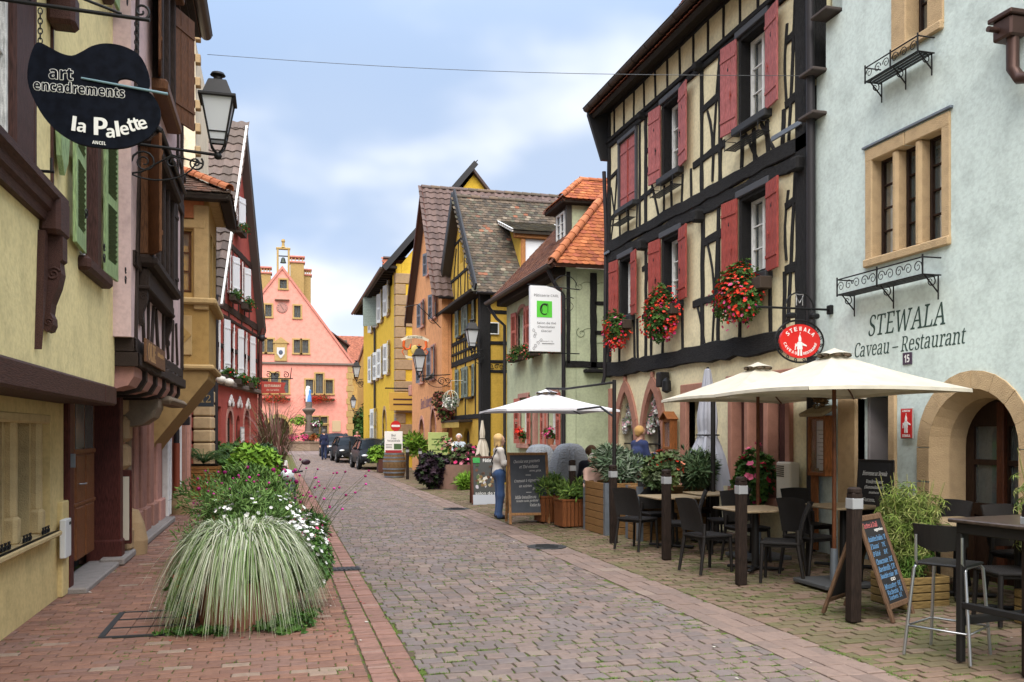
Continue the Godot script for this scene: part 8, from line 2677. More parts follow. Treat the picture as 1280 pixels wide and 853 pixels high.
func build_boards() -> void:
	var slate := mat("chalk_slate", 0.065, 0.072, 0.085, 0.85, {"tex": "mottle", "scale": 1.5})
	var blackb := mat("chalk_black", 0.018, 0.018, 0.02, 0.8, {"tex": "mottle", "scale": 1.5})
	var chalk := mat("chalk", 0.62, 0.62, 0.6, 0.9)
	var pine := wood("pine_frame", 0.38, 0.2, 0.085, 1, 0.65, 0.15)
	var worn := wood("worn_frame", 0.17, 0.1, 0.06, 1, 0.75, 0.2)
	var b := a_frame("menu_board", "large chalk menu board in a pine frame beside the woman in jeans", 4.62, 16.1, 187, 0.78, 1.34, 0.6, pine, slate)
	chalk_lines(b, [["Chocolat aux gourmets", -0.02, 0.87, 0.5, 0.075, 0.05], ["et Thé enfants", 0.02, 0.8, 0.36, 0.06, 0.04], ["avec prix", 0.14, 0.74, 0.22, 0.05, 0.02], ["—", 0.0, 0.68, 0.1, 0.008], ["Cramant à vignerons", -0.02, 0.6, 0.5, 0.07, 0.05], ["en soirées", -0.06, 0.53, 0.24, 0.05, 0.04], ["Plaisir", 0.16, 0.49, 0.16, 0.05, 0.02], ["—", 0.0, 0.44, 0.1, 0.008], ["Mille batailles ou", -0.06, 0.375, 0.4, 0.06, 0.03], ["toute son goûter", -0.03, 0.32, 0.42, 0.055, 0.03], ["Vador Bons", 0.14, 0.265, 0.26, 0.055, 0.0]], chalk)
	var f := a_frame("menu_board", "narrow leaning chalk board with blue handwriting beside the bollard", 5.3, 7.02, 148.5, 0.54, 0.92, 0.64, worn, blackb)
	var blue := mat("blue_chalk", 0.1, 0.22, 0.38, 0.9)
	var rose := mat("rose_chalk", 0.45, 0.12, 0.12, 0.9)
	chalk_lines(f, [["Tartes à l'ail", -0.06, 0.9, 0.34, 0.05, 0.0, rose], ["suggestions", 0.1, 0.845, 0.2, 0.035, 0.0, chalk], ["Assiettes froides  7€", 0, 0.77, 0.4, 0.05], ["Flam'   7€", -0.03, 0.7, 0.34, 0.045], ["Pâté    8€", -0.03, 0.63, 0.34, 0.045], ["Choucroute  15€", 0, 0.555, 0.38, 0.05], ["Baeckeoffe  17€", 0, 0.485, 0.38, 0.05], ["Bouchée reine  16€", 0, 0.42, 0.4, 0.045], ["∞", 0.05, 0.37, 0.1, 0.03, 0.0, chalk], ["Munster  6€", 0, 0.32, 0.38, 0.045], ["Vacherin  7€", 0, 0.265, 0.36, 0.045], ["Sorbets  5€", -0.02, 0.215, 0.3, 0.04]], blue)
	var d := thing("door_blackboard", "small blackboard with white handwriting leaning in the restaurant doorway", "blackboard", at(6.98, 9.12), -PI / 2 + 0.28)
	bx("board", V(0, 0.93, 0), V(0.46, 0.66, 0.02), blackb, d, 0.003, Basis(VX, -0.08))
	for q in [[-0.235, 0.93, 0.03, 0.7], [0.235, 0.93, 0.03, 0.7]]:
		bx("frame", V(q[0], q[1], 0), V(q[2], q[3], 0.03), M.black_paint, d, 0.005, Basis(VX, -0.08))
	bx("frame", V(0, 1.27, -0.027), V(0.5, 0.03, 0.03), M.black_paint, d, 0.005)
	for k in 2:
		bx("leg", V(-0.2 + 0.4 * k, 0.3, 0.02), V(0.04, 0.62, 0.03), M.black_paint, d, 0.005)
	for q in [["Bienvenue au Stewala", 1.12, 0.34, 0.055], ["Vendredi soir", 1.02, 0.24, 0.045], ["(flammekueche)", 0.95, 0.27, 0.045], ["maison", 0.89, 0.14, 0.03], ["Formule 12€", 0.8, 0.3, 0.045]]:
		letters(d, q[0], "Droid Serif", Transform3D(Basis(VX, -0.08), V(0, q[1], 0.013 - (q[1] - 0.93) * 0.08)), q[2], q[3], chalk, 400, 0.25, 0.002)
	var ph := a_frame("photo_board", "pavement board with a printed photo of dishes and a green emblem", 4.92, 20.7, 186, 0.78, 1.14, 0.5, wood("mahogany", 0.12, 0.045, 0.03, 1), mat("print_dark", 0.03, 0.032, 0.03, 0.45))
	var X: Transform3D = ph.get_meta("face_xf")
	bx("footer", Z3, V(0.72, 0.24, 0.02), mat("footer_grey", 0.34, 0.36, 0.4, 0.6), ph, 0.004).transform = X * TF(V(0, 0.1, 0.012))
	bx("green_emblem", Z3, V(0.17, 0.13, 0.01), mat("emblem_green", 0.02, 0.26, 0.05, 0.5), ph, 0.003).transform = X * TF(V(-0.26, 1.06, 0.016))
	letters(ph, "Pâtisserie", "Droid Sans", X * TF(V(0.1, 1.06, 0.012)), 0.4, 0.09, chalk, 700, 0, 0.002)
	letters(ph, "salon de thé", "Droid Sans", X * TF(V(0.0, 0.26, 0.012)), 0.6, 0.07, chalk, 400, 0, 0.002)
	var pr := MB.new()
	pr.tint = true
	for k in 46:
		pr.col = [Color(0.5, 0.48, 0.42), Color(0.3, 0.26, 0.16), Color(0.1, 0.05, 0.03), Color(0.08, 0.11, 0.05), Color(0.42, 0.4, 0.44), Color(0.16, 0.1, 0.05)][R.randi() % 6]
		var c := Vector2(R.randf_range(-0.27, 0.27), R.randf_range(0.4, 0.7))
		if k > 34:
			pr.col = [Color(0.06, 0.04, 0.03), Color(0.05, 0.08, 0.04), Color(0.12, 0.06, 0.04)][k % 3]
			c.y = R.randf_range(0.72, 0.95)
		var p := PackedVector2Array()
		for j in 8:
			p.append(c + Vector2(cos(TAU * j / 8), sin(TAU * j / 8)) * R.randf_range(0.02, 0.06))
		pr.poly(p, 0.008 + k * 0.00015)
	part("photo_print", pr, M.cloth, ph, X)

func plank_planter(label: String, n: float, s: float, w: float, d: float, hh: float, planks: int, m: Material, corner: Material, group: String, turn := 0.0) -> Node3D:
	var o := thing("wooden_planter", label, "planter", at(n, s), turn, group)
	for k in planks:
		var ph := hh / planks
		var y := ph * (k + 0.5)
		bx("plank", V(w / 2, y, -0.015), V(w - 0.02, ph - 0.008, 0.03), m, o, 0.006)
		bx("plank", V(0.015, y, -d / 2), V(0.03, ph - 0.008, d - 0.02), m, o, 0.006)
		bx("plank", V(w / 2, y, -d + 0.015), V(w - 0.02, ph - 0.008, 0.03), m, o, 0.006)
		bx("plank", V(w - 0.015, y, -d / 2), V(0.03, ph - 0.008, d - 0.02), m, o, 0.006)
	if corner:
		for q in [[0, 0], [w, 0], [0, -d], [w, -d]]:
			var c := MB.new()
			var sx := 1.0 if q[0] == 0 else -1.0
			var sz := -1.0 if q[1] == 0 else 1.0
			c.box(V(q[0] + sx * 0.035, hh / 2, q[1] - sz * 0.003), V(0.085, hh + 0.01, 0.006))
			c.box(V(q[0] - sx * 0.003, hh / 2, q[1] + sz * 0.035), V(0.006, hh + 0.01, 0.085))
			part("corner_strip", c, corner, o)
	bx("soil", V(w / 2, hh - 0.06, -d / 2), V(w - 0.06, 0.04, d - 0.06), mat("soil", 0.035, 0.024, 0.016, 1.0, {"bump": "rough", "scale": 6.0, "depth": 2.0}), o)
	return o

func shrub(nm: String, label: String, cat: String, pos: Vector3, r: Vector3, count: int, kind: int, sc: float, pal: Array, flowers := 0, fp: Array = [], group := "", fk := 1, fs := 1.8) -> Node3D:
	var o := thing(nm, label, cat, pos, 0.0, group)
	var b := MB.new()
	for k in 6:
		var a := TAU * k / 6
		b.tube(P3([Z3, V(cos(a) * r.x * 0.25, r.y * 0.7, sin(a) * r.z * 0.25), V(cos(a) * r.x * 0.6, r.y * 1.3, sin(a) * r.z * 0.6)]), 0.008, 0.003, 5)
	part("stem", b, M.green_stem, o)
	foliage(o, "foliage", V(0, r.y, 0), r, count, kind, sc, pal)
	if flowers:
		foliage(o, "blossom", V(0, r.y * 1.05, 0), r * 1.04, flowers, fk, fs, fp, "petal", 0.85)
	return o

func build_planters() -> void:
	var pine := wood("planter_pine", 0.3, 0.165, 0.065, 0, 0.7, 0.3)
	var red := wood("planter_red", 0.24, 0.085, 0.03, 1, 0.65, 0.3)
	var green := wood("green_pine", 0.24, 0.16, 0.06, 0, 0.7, 0.3)
	mat("green_stem", 0.05, 0.075, 0.02, 0.8)
	var g := "plank planters on the terrace"
	plank_planter("tall plank planter with steel corners, left of the umbrella pole", 5.2, 13.5, 0.95, 1.05, 0.86, 7, pine, M.zinc, g)
	plank_planter("tall plank planter with steel corners behind the left-facing chair", 5.4, 12.6, 1.25, 0.5, 0.84, 7, pine, M.zinc, g)
	shrub("oleander", "grey-green oleander in the left plank planter", "shrub", at(5.62, 14.0, 0.8), V(0.55, 0.32, 0.55), 750, 4, 1.1, GREYGREEN + [Color(0.2, 0.24, 0.18)], 0, [], "plants in the plank planters")
	shrub("oleander", "dark oleander at the right end of the second plank planter", "shrub", at(6.25, 12.4, 0.78), V(0.42, 0.36, 0.34), 520, 4, 1.1, [Color(0.04, 0.075, 0.03), Color(0.07, 0.11, 0.05), Color(0.09, 0.13, 0.06)], 0, [], "plants in the plank planters")
	shrub("red_flowers", "bright red flowers and leaves at the left end of the second plank planter", "flowers", at(5.75, 12.4, 0.78), V(0.36, 0.3, 0.32), 420, 0, 1.5, [Color(0.06, 0.1, 0.04), Color(0.1, 0.14, 0.05), Color(0.13, 0.16, 0.09)], 110, [Color(0.62, 0.06, 0.03), Color(0.6, 0.12, 0.06), Color(0.65, 0.25, 0.15)], "plants in the plank planters", 1, 2.4)
	for k in 2:
		var q: Array = [[5.02, 16.0], [5.12, 15.05]][k]
		var o := thing("slatted_planter", ["small reddish slatted planter nearest the big chalk board", "small reddish slatted planter by the bollard, nearer than its neighbour"][k], "planter", at(q[0], q[1]), 0.05, "small slatted planters")
		for sd in 4:
			for j in 6:
				bx("slat", V(0, 0.25, 0), V(0.062, 0.46, 0.02), red, o, 0.004).transform = Transform3D(Basis(VY, sd * PI / 2), Z3) * TF(V(-0.18 + j * 0.072, 0.25, 0.215))
			bx("rim", Z3, V(0.46, 0.04, 0.05), red, o, 0.006).transform = Transform3D(Basis(VY, sd * PI / 2), V(0, 0.49, 0)) * TF(V(0, 0, 0.215))
		bx("soil", V(0, 0.42, 0), V(0.38, 0.04, 0.38), M.soil, o)
		shrub("leafy_plant", ["loose pale green plant in the small planter beside the chalk board", "loose yellow-green plant in the small planter by the bollard"][k], "plant", at(q[0], q[1], 0.46), V(0.36, 0.24, 0.36), 230, 4, 1.0, [Color(0.12, 0.22, 0.04), Color(0.17, 0.26, 0.06), Color(0.09, 0.16, 0.04)], 0, [], "plants in the slatted planters")
	for k in 2:
		var q: Array = [[5.68, 7.0, "low planter of pale planks under the bamboo in front"], [6.15, 5.72, "low plank planter under the bamboo by the right edge"]][k]
		plank_planter(q[2], q[0], q[1], 0.52, 0.5, 0.3, 4, green, null, "low plank planters")
		var o := thing("bamboo", ["bushy bamboo in the low planter beside the leaning menu board", "bamboo at the right edge before the arched door"][k], "bamboo", at(q[0] + 0.26, q[1] + 0.25, 0.26), 0.0, "bamboos on the terrace")
		for j in 22:
			var b := MB.new()
			var a := R.randf() * TAU
			var r := 0.1 * sqrt(R.randf())
			var lean := V(cos(a), 0, sin(a)) * R.randf_range(0.1, 0.34)
			b.tube(P3([V(cos(a) * r, 0, sin(a) * r), V(cos(a) * r, 0.45, sin(a) * r) + lean * 0.4, V(cos(a) * r, R.randf_range(0.75, 1.0) + 0.25 * k, sin(a) * r) + lean]), 0.006, 0.003, 5)
			part("cane", b, mat("cane", 0.22, 0.22, 0.07, 0.6), o)
		foliage(o, "foliage", V(0, 0.58 + 0.15 * k, 0), V(0.42, 0.54 + 0.15 * k, 0.42), 1000, 2, 0.62, [Color(0.17, 0.23, 0.05), Color(0.24, 0.3, 0.08), Color(0.12, 0.18, 0.04), Color(0.3, 0.32, 0.12)], "leaf", 0.25, 12)
		foliage(o, "low_leaves", V(0, 0.12, 0), V(0.26, 0.2, 0.26), 260, 2, 0.8, [Color(0.08, 0.16, 0.03), Color(0.12, 0.2, 0.04)], "leaf", 0.2, 5)
	shrub("rose_bush", "tall rose bush with pink flowers before the dark panelled opening", "shrub", at(6.86, 11.75, 0.3), V(0.26, 0.62, 0.55), 900, 0, 1.2, GREEN, 46, [Color(0.6, 0.06, 0.16), Color(0.66, 0.14, 0.24), Color(0.55, 0.04, 0.08)], "", 1, 2.8)
	shrub("climbing_rose", "thin climbing rose with red flowers beside the cream house door", "shrub", at(7.0, 13.25, 0.3), V(0.1, 0.65, 0.12), 110, 0, 1.0, GREEN, 14, REDS, "", 1, 2.2)
	var tub := thing("flower_tub", "weathered tub of dark purple leaves and pink flowers beside the photo board", "planter", at(5.35, 26.8))
	var tb := MB.new()
	tb.lathe(V2([0.0, 0, 0.55, 0, 0.72, 0.75, 0.66, 0.75, 0.6, 0.65, 0, 0.65]), 14)
	part("tub", tb, stone("tub_pink", 0.32, 0.2, 0.16), tub)
	foliage(tub, "dark_leaves", V(-0.75, 0.62, 0.3), V(0.62, 0.62, 0.55), 620, 0, 2.2, [Color(0.02, 0.012, 0.02), Color(0.035, 0.02, 0.03), Color(0.03, 0.05, 0.02)])
	foliage(tub, "foliage", V(0.35, 0.95, 0.1), V(0.75, 0.42, 0.6), 420, 0, 2.0, [Color(0.05, 0.07, 0.03), Color(0.06, 0.03, 0.03), Color(0.08, 0.11, 0.04)])
	foliage(tub, "blossom", V(0.35, 1.0, 0.2), V(0.8, 0.5, 0.6), 120, 1, 3.0, PINKS + [Color(0.5, 0.2, 0.25)], "petal")
	foliage(tub, "blossom", V(-0.25, 1.35, 0.0), V(0.55, 0.4, 0.5), 60, 1, 3.0, [Color(0.55, 0.2, 0.2), Color(0.6, 0.5, 0.4)] + GREEN, "petal")
	shrub("fern", "bright green fern at the foot of the flower tub", "plant", at(5.55, 25.9, 0.02), V(0.42, 0.2, 0.35), 260, 4, 1.5, LIME)
	shrub("fern", "green fern beside the orange house door", "plant", at(5.6, 36.6, 0.7), V(0.5, 0.5, 0.4), 200, 4, 2.4, LIME)
	var lp := thing("rusty_pot", "rust brown pot of lime green leaves before the nearest parked car", "planter", at(4.75, 38.8))
	bx("pot", V(0, 0.3, 0), V(0.9, 0.6, 0.7), mat("rust", 0.09, 0.035, 0.025, 0.8, {"tex": "mottle", "scale": 1.5}), lp, 0.03)
	foliage(lp, "foliage", V(-0.1, 0.85, 0), V(0.75, 0.42, 0.55), 330, 0, 2.6, LIME)
	foliage(lp, "grey_leaves", V(0.25, 1.25, -0.1), V(0.7, 0.42, 0.5), 240, 0, 2.4, [Color(0.09, 0.11, 0.1), Color(0.06, 0.09, 0.05)])

func build_small_things() -> void:
	for k in 2:
		var q: Array = [[5.6, 16.5, 0.38, 1.47, 0.34], [5.35, 17.7, 0.34, 1.45, 0.32]][k]
		var o := thing("covered_grill", ["draped grey cover over a tall barbecue behind the chalk board", "second grey draped cover just behind the first"][k], "covered grill", at(q[0], q[1]), 0.2 * k, "grey draped covers")
		var b := MB.new()
		var rows := 14
		var seg := 36
		var pts := []
		for i in rows + 1:
			var f := float(i) / rows
			var y: float = q[3] * (sin(f * PI / 2) if f > 0.0 else 0.0)
			y = q[3] * (1.0 - pow(1.0 - f, 1.6))
			var rr := pow(maxf(0.0, 1.0 - pow(f, 3.0)), 0.5) * (1.12 - 0.2 * f)
			var row := []
			for j in seg:
				var a := TAU * j / seg
				var fold := 1.0 + 0.1 * sin(a * 7 + 1.3 * k) * (1.0 - f) + 0.02 * sin(a * 15)
				var sq := 1.0 / pow(pow(absf(cos(a)), 4.0) + pow(absf(sin(a)), 4.0), 0.25)
				row.append(V(cos(a) * q[2] * rr * fold * sq, y, -sin(a) * q[4] * rr * fold * sq))
			pts.append(row)
		for i in rows:
			for j in seg:
				var e := (j + 1) % seg
				b.quad(pts[i][j], pts[i][e], pts[i + 1][e], pts[i + 1][j])
		part("cover", b, mat("cover_grey", 0.19, 0.205, 0.225, 0.7, {"bump": "coarse", "scale": 1.2, "depth": 3.0}), o)
	var ba := thing("wine_barrel", "old oak wine barrel with steel hoops at the far terrace corner", "barrel", at(4.45, 34.3))
	var bm := MB.new()
	for k in 18:
		var a0 := TAU * k / 18 + 0.01
		var a1 := TAU * (k + 1) / 18 - 0.01
		var prof := [[0.37, 0.0], [0.42, 0.2], [0.45, 0.42], [0.45, 0.55], [0.42, 0.76], [0.37, 0.96]]
		for i in 5:
			var q := []
			for w in [[i, a0], [i, a1], [i + 1, a1], [i + 1, a0]]:
				q.append(V(cos(w[1]) * prof[w[0]][0], prof[w[0]][1], -sin(w[1]) * prof[w[0]][0]))
			bm.quad(q[0], q[1], q[2], q[3])
	part("staves", bm, wood("barrel_oak", 0.22, 0.13, 0.06, 1, 0.7, 0.2), ba)
	var hd := MB.new()
	hd.lathe(V2([0.37, 0.93, 0, 0.93]), 18)
	part("head", hd, M.barrel_oak, ba)
	for q in [[0.04, 0.385], [0.2, 0.425], [0.34, 0.445], [0.64, 0.443], [0.78, 0.42], [0.92, 0.387]]:
		var hb := MB.new()
		hb.lathe(V2([q[1] - 0.01, q[0] - 0.028, q[1] + 0.006, q[0] - 0.026, q[1] + 0.006, q[0] + 0.026, q[1] - 0.01, q[0] + 0.028]), 20)
		part("hoop", hb, M.zinc, ba)
	var sg := thing("barrel_sign", "white notice board with a small photo standing on the wine barrel", "sign", at(4.42, 34.3, 0.96))
	bx("board", V(0, 0.42, 0), V(0.7, 0.82, 0.04), M.paper, sg, 0.008)
	bx("red_strip", V(0, 0.05, 0.022), V(0.64, 0.1, 0.006), mat("strip_red", 0.32, 0.02, 0.03, 0.6), sg)
	bx("photo", V(0.16, 0.24, 0.022), V(0.3, 0.22, 0.006), mat("photo_green", 0.07, 0.13, 0.05, 0.6, {"tex": "mottle", "scale": 3.0}), sg)
	for q in [["Bar", 0.68, 0.18, 0.09], ["Vins", 0.56, 0.2, 0.07], ["Winstub", 0.47, 0.5, 0.08]]:
		letters(sg, q[0], "Droid Serif", TF(V(0, q[1], 0.022)), q[2], q[3], M.grey_ink, 700, 0, 0.003)
	for k in 3:
		bx("text_line", V(-0.18, 0.32 - k * 0.06, 0.022), V(0.24, 0.02, 0.004), M.grey_ink, sg)
	var ne := thing("no_entry_sign", "round red no-entry sign with white bar before the yellow house", "traffic sign", at(4.75, 36.2))
	var nb := MB.new()
	nb.tube(V3([0, 0, -0.03, 0, 2.35, -0.03]), 0.035, 0.035, 8)
	part("post", nb, M.zinc, ne)
	nb = MB.new()
	nb.lathe(V2([0.0, -0.01, 0.21, -0.01, 0.21, 0.01, 0.0, 0.012]), 24)
	part("disc", nb, M.sign_red, ne, Transform3D(Basis(VX, PI / 2), V(0, 2.02, 0.02)))
	bx("bar", V(0, 2.02, 0.036), V(0.34, 0.085, 0.008), M.white_paint, ne)
	var ob := facade("old_name_board", "small faded yellow board on an iron arm at the yellow house corner", "sign", V(6.15, 3.0, -43.6), V(0, 0, 1))
	bx("board", V(0, 0.3, 0), V(1.5, 0.9, 0.05), mat("board_ochre", 0.5, 0.3, 0.06, 0.8), ob, 0.01)
	bx("arm", V(0, 0.95, 0), V(1.9, 0.06, 0.06), M.iron, ob)
	for k in 2:
		bx("text_line", V(0, 0.4 - k * 0.25, 0.028), V(1.1, 0.08, 0.006), M.barge_brown, ob)
	var gp := thing("menu_stand", "pale lime menu panel standing before the orange house", "menu board", at(5.75, 31.9))
	bx("panel", V(0, 1.1, 0), V(0.75, 1.3, 0.05), mat("panel_lime", 0.42, 0.5, 0.18, 0.6), gp, 0.01)
	for k in 5:
		bx("text_line", V(0, 1.5 - k * 0.2, 0.027), V(0.5, 0.05, 0.004), mat("olive_ink", 0.16, 0.22, 0.07, 0.7), gp)
	for k in 2:
		bx("leg", V(-0.3 + 0.6 * k, 0.25, 0), V(0.05, 0.5, 0.05), M.walnut_frame, gp)
	var ac := facade("air_unit", "cream wall-mounted heating unit on the cream house wall", "heater", V(7.08, 0.75, -11.02), V(-1, 0, 0))
	bx("body", V(0, 0.28, 0.08), V(0.36, 0.56, 0.16), mat("unit_cream", 0.62, 0.56, 0.46, 0.5), ac, 0.02)
	for k in 6:
		bx("vent", V(-0.06, 0.5 - k * 0.028, 0.162), V(0.18, 0.014, 0.008), M.iron, ac)
	for k in 2:
		var q: Array = [[14.86, 1.42, 0.34, 0.55, "small wooden menu cabinet with pitched roof beside the pointed window"], [10.22, 1.15, 0.4, 0.8, "larger wooden menu cabinet with straw roof beside the mint house door"]][k]
		var c := facade("menu_cabinet", q[4], "menu cabinet", V(7.06, q[1], -q[0]), V(-1, 0, 0.0), "wooden menu cabinets")
		var w: float = q[2]
		var hh: float = q[3]
		var cw := wood("cabinet_wood", 0.3, 0.11, 0.035, 1, 0.6, 0.2)
		bx("back", V(0, hh / 2, 0.02), V(w, hh, 0.03), cw, c)
		for sd in [-1.0, 1.0]:
			bx("frame", V(sd * (w / 2 - 0.025), hh / 2, 0.09), V(0.05, hh, 0.11), cw, c, 0.006)
		bx("frame", V(0, 0.025, 0.09), V(w - 0.1, 0.05, 0.11), cw, c, 0.006)
		bx("frame", V(0, hh - 0.025, 0.09), V(w - 0.1, 0.05, 0.11), cw, c, 0.006)
		bx("menu_sheet", V(0, hh / 2, 0.04), V(w - 0.13, hh - 0.14, 0.006), mat("menu_paper", 0.62, 0.6, 0.68, 0.7), c)
		for j in 9:
			bx("text_line", V(0, hh * (0.2 + 0.07 * j), 0.0445), V(w * (0.3 + 0.15 * ((j * 7) % 3)), 0.007, 0.002), M.grey_ink, c)
		var pane := QuadMesh.new()
		pane.size = Vector2(w - 0.1, hh - 0.1)
		put("pane", pane, M.glass, c, TF(V(0, hh / 2, 0.12)))
		var rm: Material = cw if k == 0 else mat("straw", 0.42, 0.34, 0.22, 0.95, {"tex": "grain", "scale": V(20, 2, 20), "world": false})
		if k == 0:
			for sd in [-1.0, 1.0]:
				bx("roof_board", V(sd * w * 0.27, hh + 0.07, 0.1), V(w * 0.72, 0.025, 0.22), rm, c, 0.004, BZ(-sd * 0.62))
			var gm := MB.new()
			gm.prism(V2([-w / 2, hh, w / 2, hh, 0, hh + 0.14]), 0.02, 0.13)
			part("gable", gm, cw, c)
		else:
			bx("roof_board", V(0, hh + 0.06, 0.12), V(w + 0.12, 0.05, 0.26), rm, c, 0.01, Basis(VX, 0.45))
			foliage(c, "dry_wreath", V(-0.02, hh + 0.2, 0.08), V(0.16, 0.11, 0.06), 90, 0, 0.7, [Color(0.2, 0.13, 0.07), Color(0.26, 0.17, 0.09)])
			bx("post_board", V(-0.16, -0.45, 0.06), V(0.16, 1.1, 0.03), cw, c, 0.006)
	build_street_lantern("wall_lantern", "black lantern on a scrolled bracket above the pink house, nearest the viewer", V(-0.62, 4.83, -10.2), 1.05, -1.0, 0.98)
	build_street_lantern("wall_lantern", "black lantern on the dark corner post of the golden timber house", V(6.2, 4.45, -28.2), 0.35, 1.0, 1.15)
	build_street_lantern("wall_lantern", "lantern on an iron arm before the orange inn, below the dragon sign", V(5.25, 3.95, -33.2), 1.2, 1.0, 1.25)
	build_street_lantern("wall_lantern", "distant upper lantern at the pink town hall corner", at(5.75, 66.0, 5.4), 0.5, 1.0, 1.6)
	build_street_lantern("wall_lantern", "distant lower lantern at the pink town hall corner", at(5.85, 70.0, 3.2), 0.5, 1.0, 1.3)
	var cb := MB.new()
	var pts := PackedVector3Array()
	for k in 13:
		var f := k / 12.0
		pts.append(V(-1.1, 8.0, -15.4).lerp(V(7.05, 6.62, -10.6), f) - V(0, 0.1 * sin(PI * f), 0))
	cb.tube(pts, 0.0045, 0.0045, 5)
	tag(part("cable", cb, mat("cable_grey", 0.08, 0.085, 0.09, 0.6), self), "thin overhead cable stretched across the street between the houses", "cable")
	var ft := thing("slatted_chair", "black slatted garden chair beside the far bollards", "chair", at(5.15, 31.2), 0.3, "black slatted chairs up the street")
	for q in [[0, 0.44, 0, 0.44, 0.04, 0.42]]:
		bx("seat", V(q[0], q[1], q[2]), V(q[3], q[4], q[5]), M.black_paint, ft, 0.01)
	for k in 5:
		bx("slat", V(-0.18 + k * 0.09, 0.7, 0.21), V(0.05, 0.46, 0.025), M.black_paint, ft)
	bx("top_rail", V(0, 0.94, 0.21), V(0.46, 0.06, 0.04), M.black_paint, ft)
	for sx in [-1, 1]:
		for sz in [-1, 1]:
			bx("leg", V(sx * 0.19, 0.22, sz * 0.18), V(0.045, 0.44, 0.045), M.black_paint, ft)
	var fl := ["black slatted chair with its back to the viewer before the orange house", "black slatted chair facing the street, right of the far bollards", "black slatted chair close to the purple flower tub", "black slatted chair half hidden behind the far bollards"]
	var fs := [[5.6, 30.0, 0.0], [5.3, 29.0, 1.6], [5.9, 29.0, -0.4], [5.35, 32.6, 2.6]]
	for k in 4:
		dup(ft, at(fs[k][0], fs[k][1]), fs[k][2], fl[k])
	var tt := thing("cafe_table", "small dark cafe table among the black slatted chairs", "table", at(5.6, 31.0))
	bx("tabletop", V(0, 0.74, 0), V(0.75, 0.04, 0.75), mat("slate_top", 0.12, 0.12, 0.13, 0.4), tt, 0.01)
	bx("pedestal", V(0, 0.37, 0), V(0.08, 0.72, 0.08), M.black_paint, tt)
	bx("foot", V(0, 0.03, 0), V(0.5, 0.05, 0.5), M.black_paint, tt)

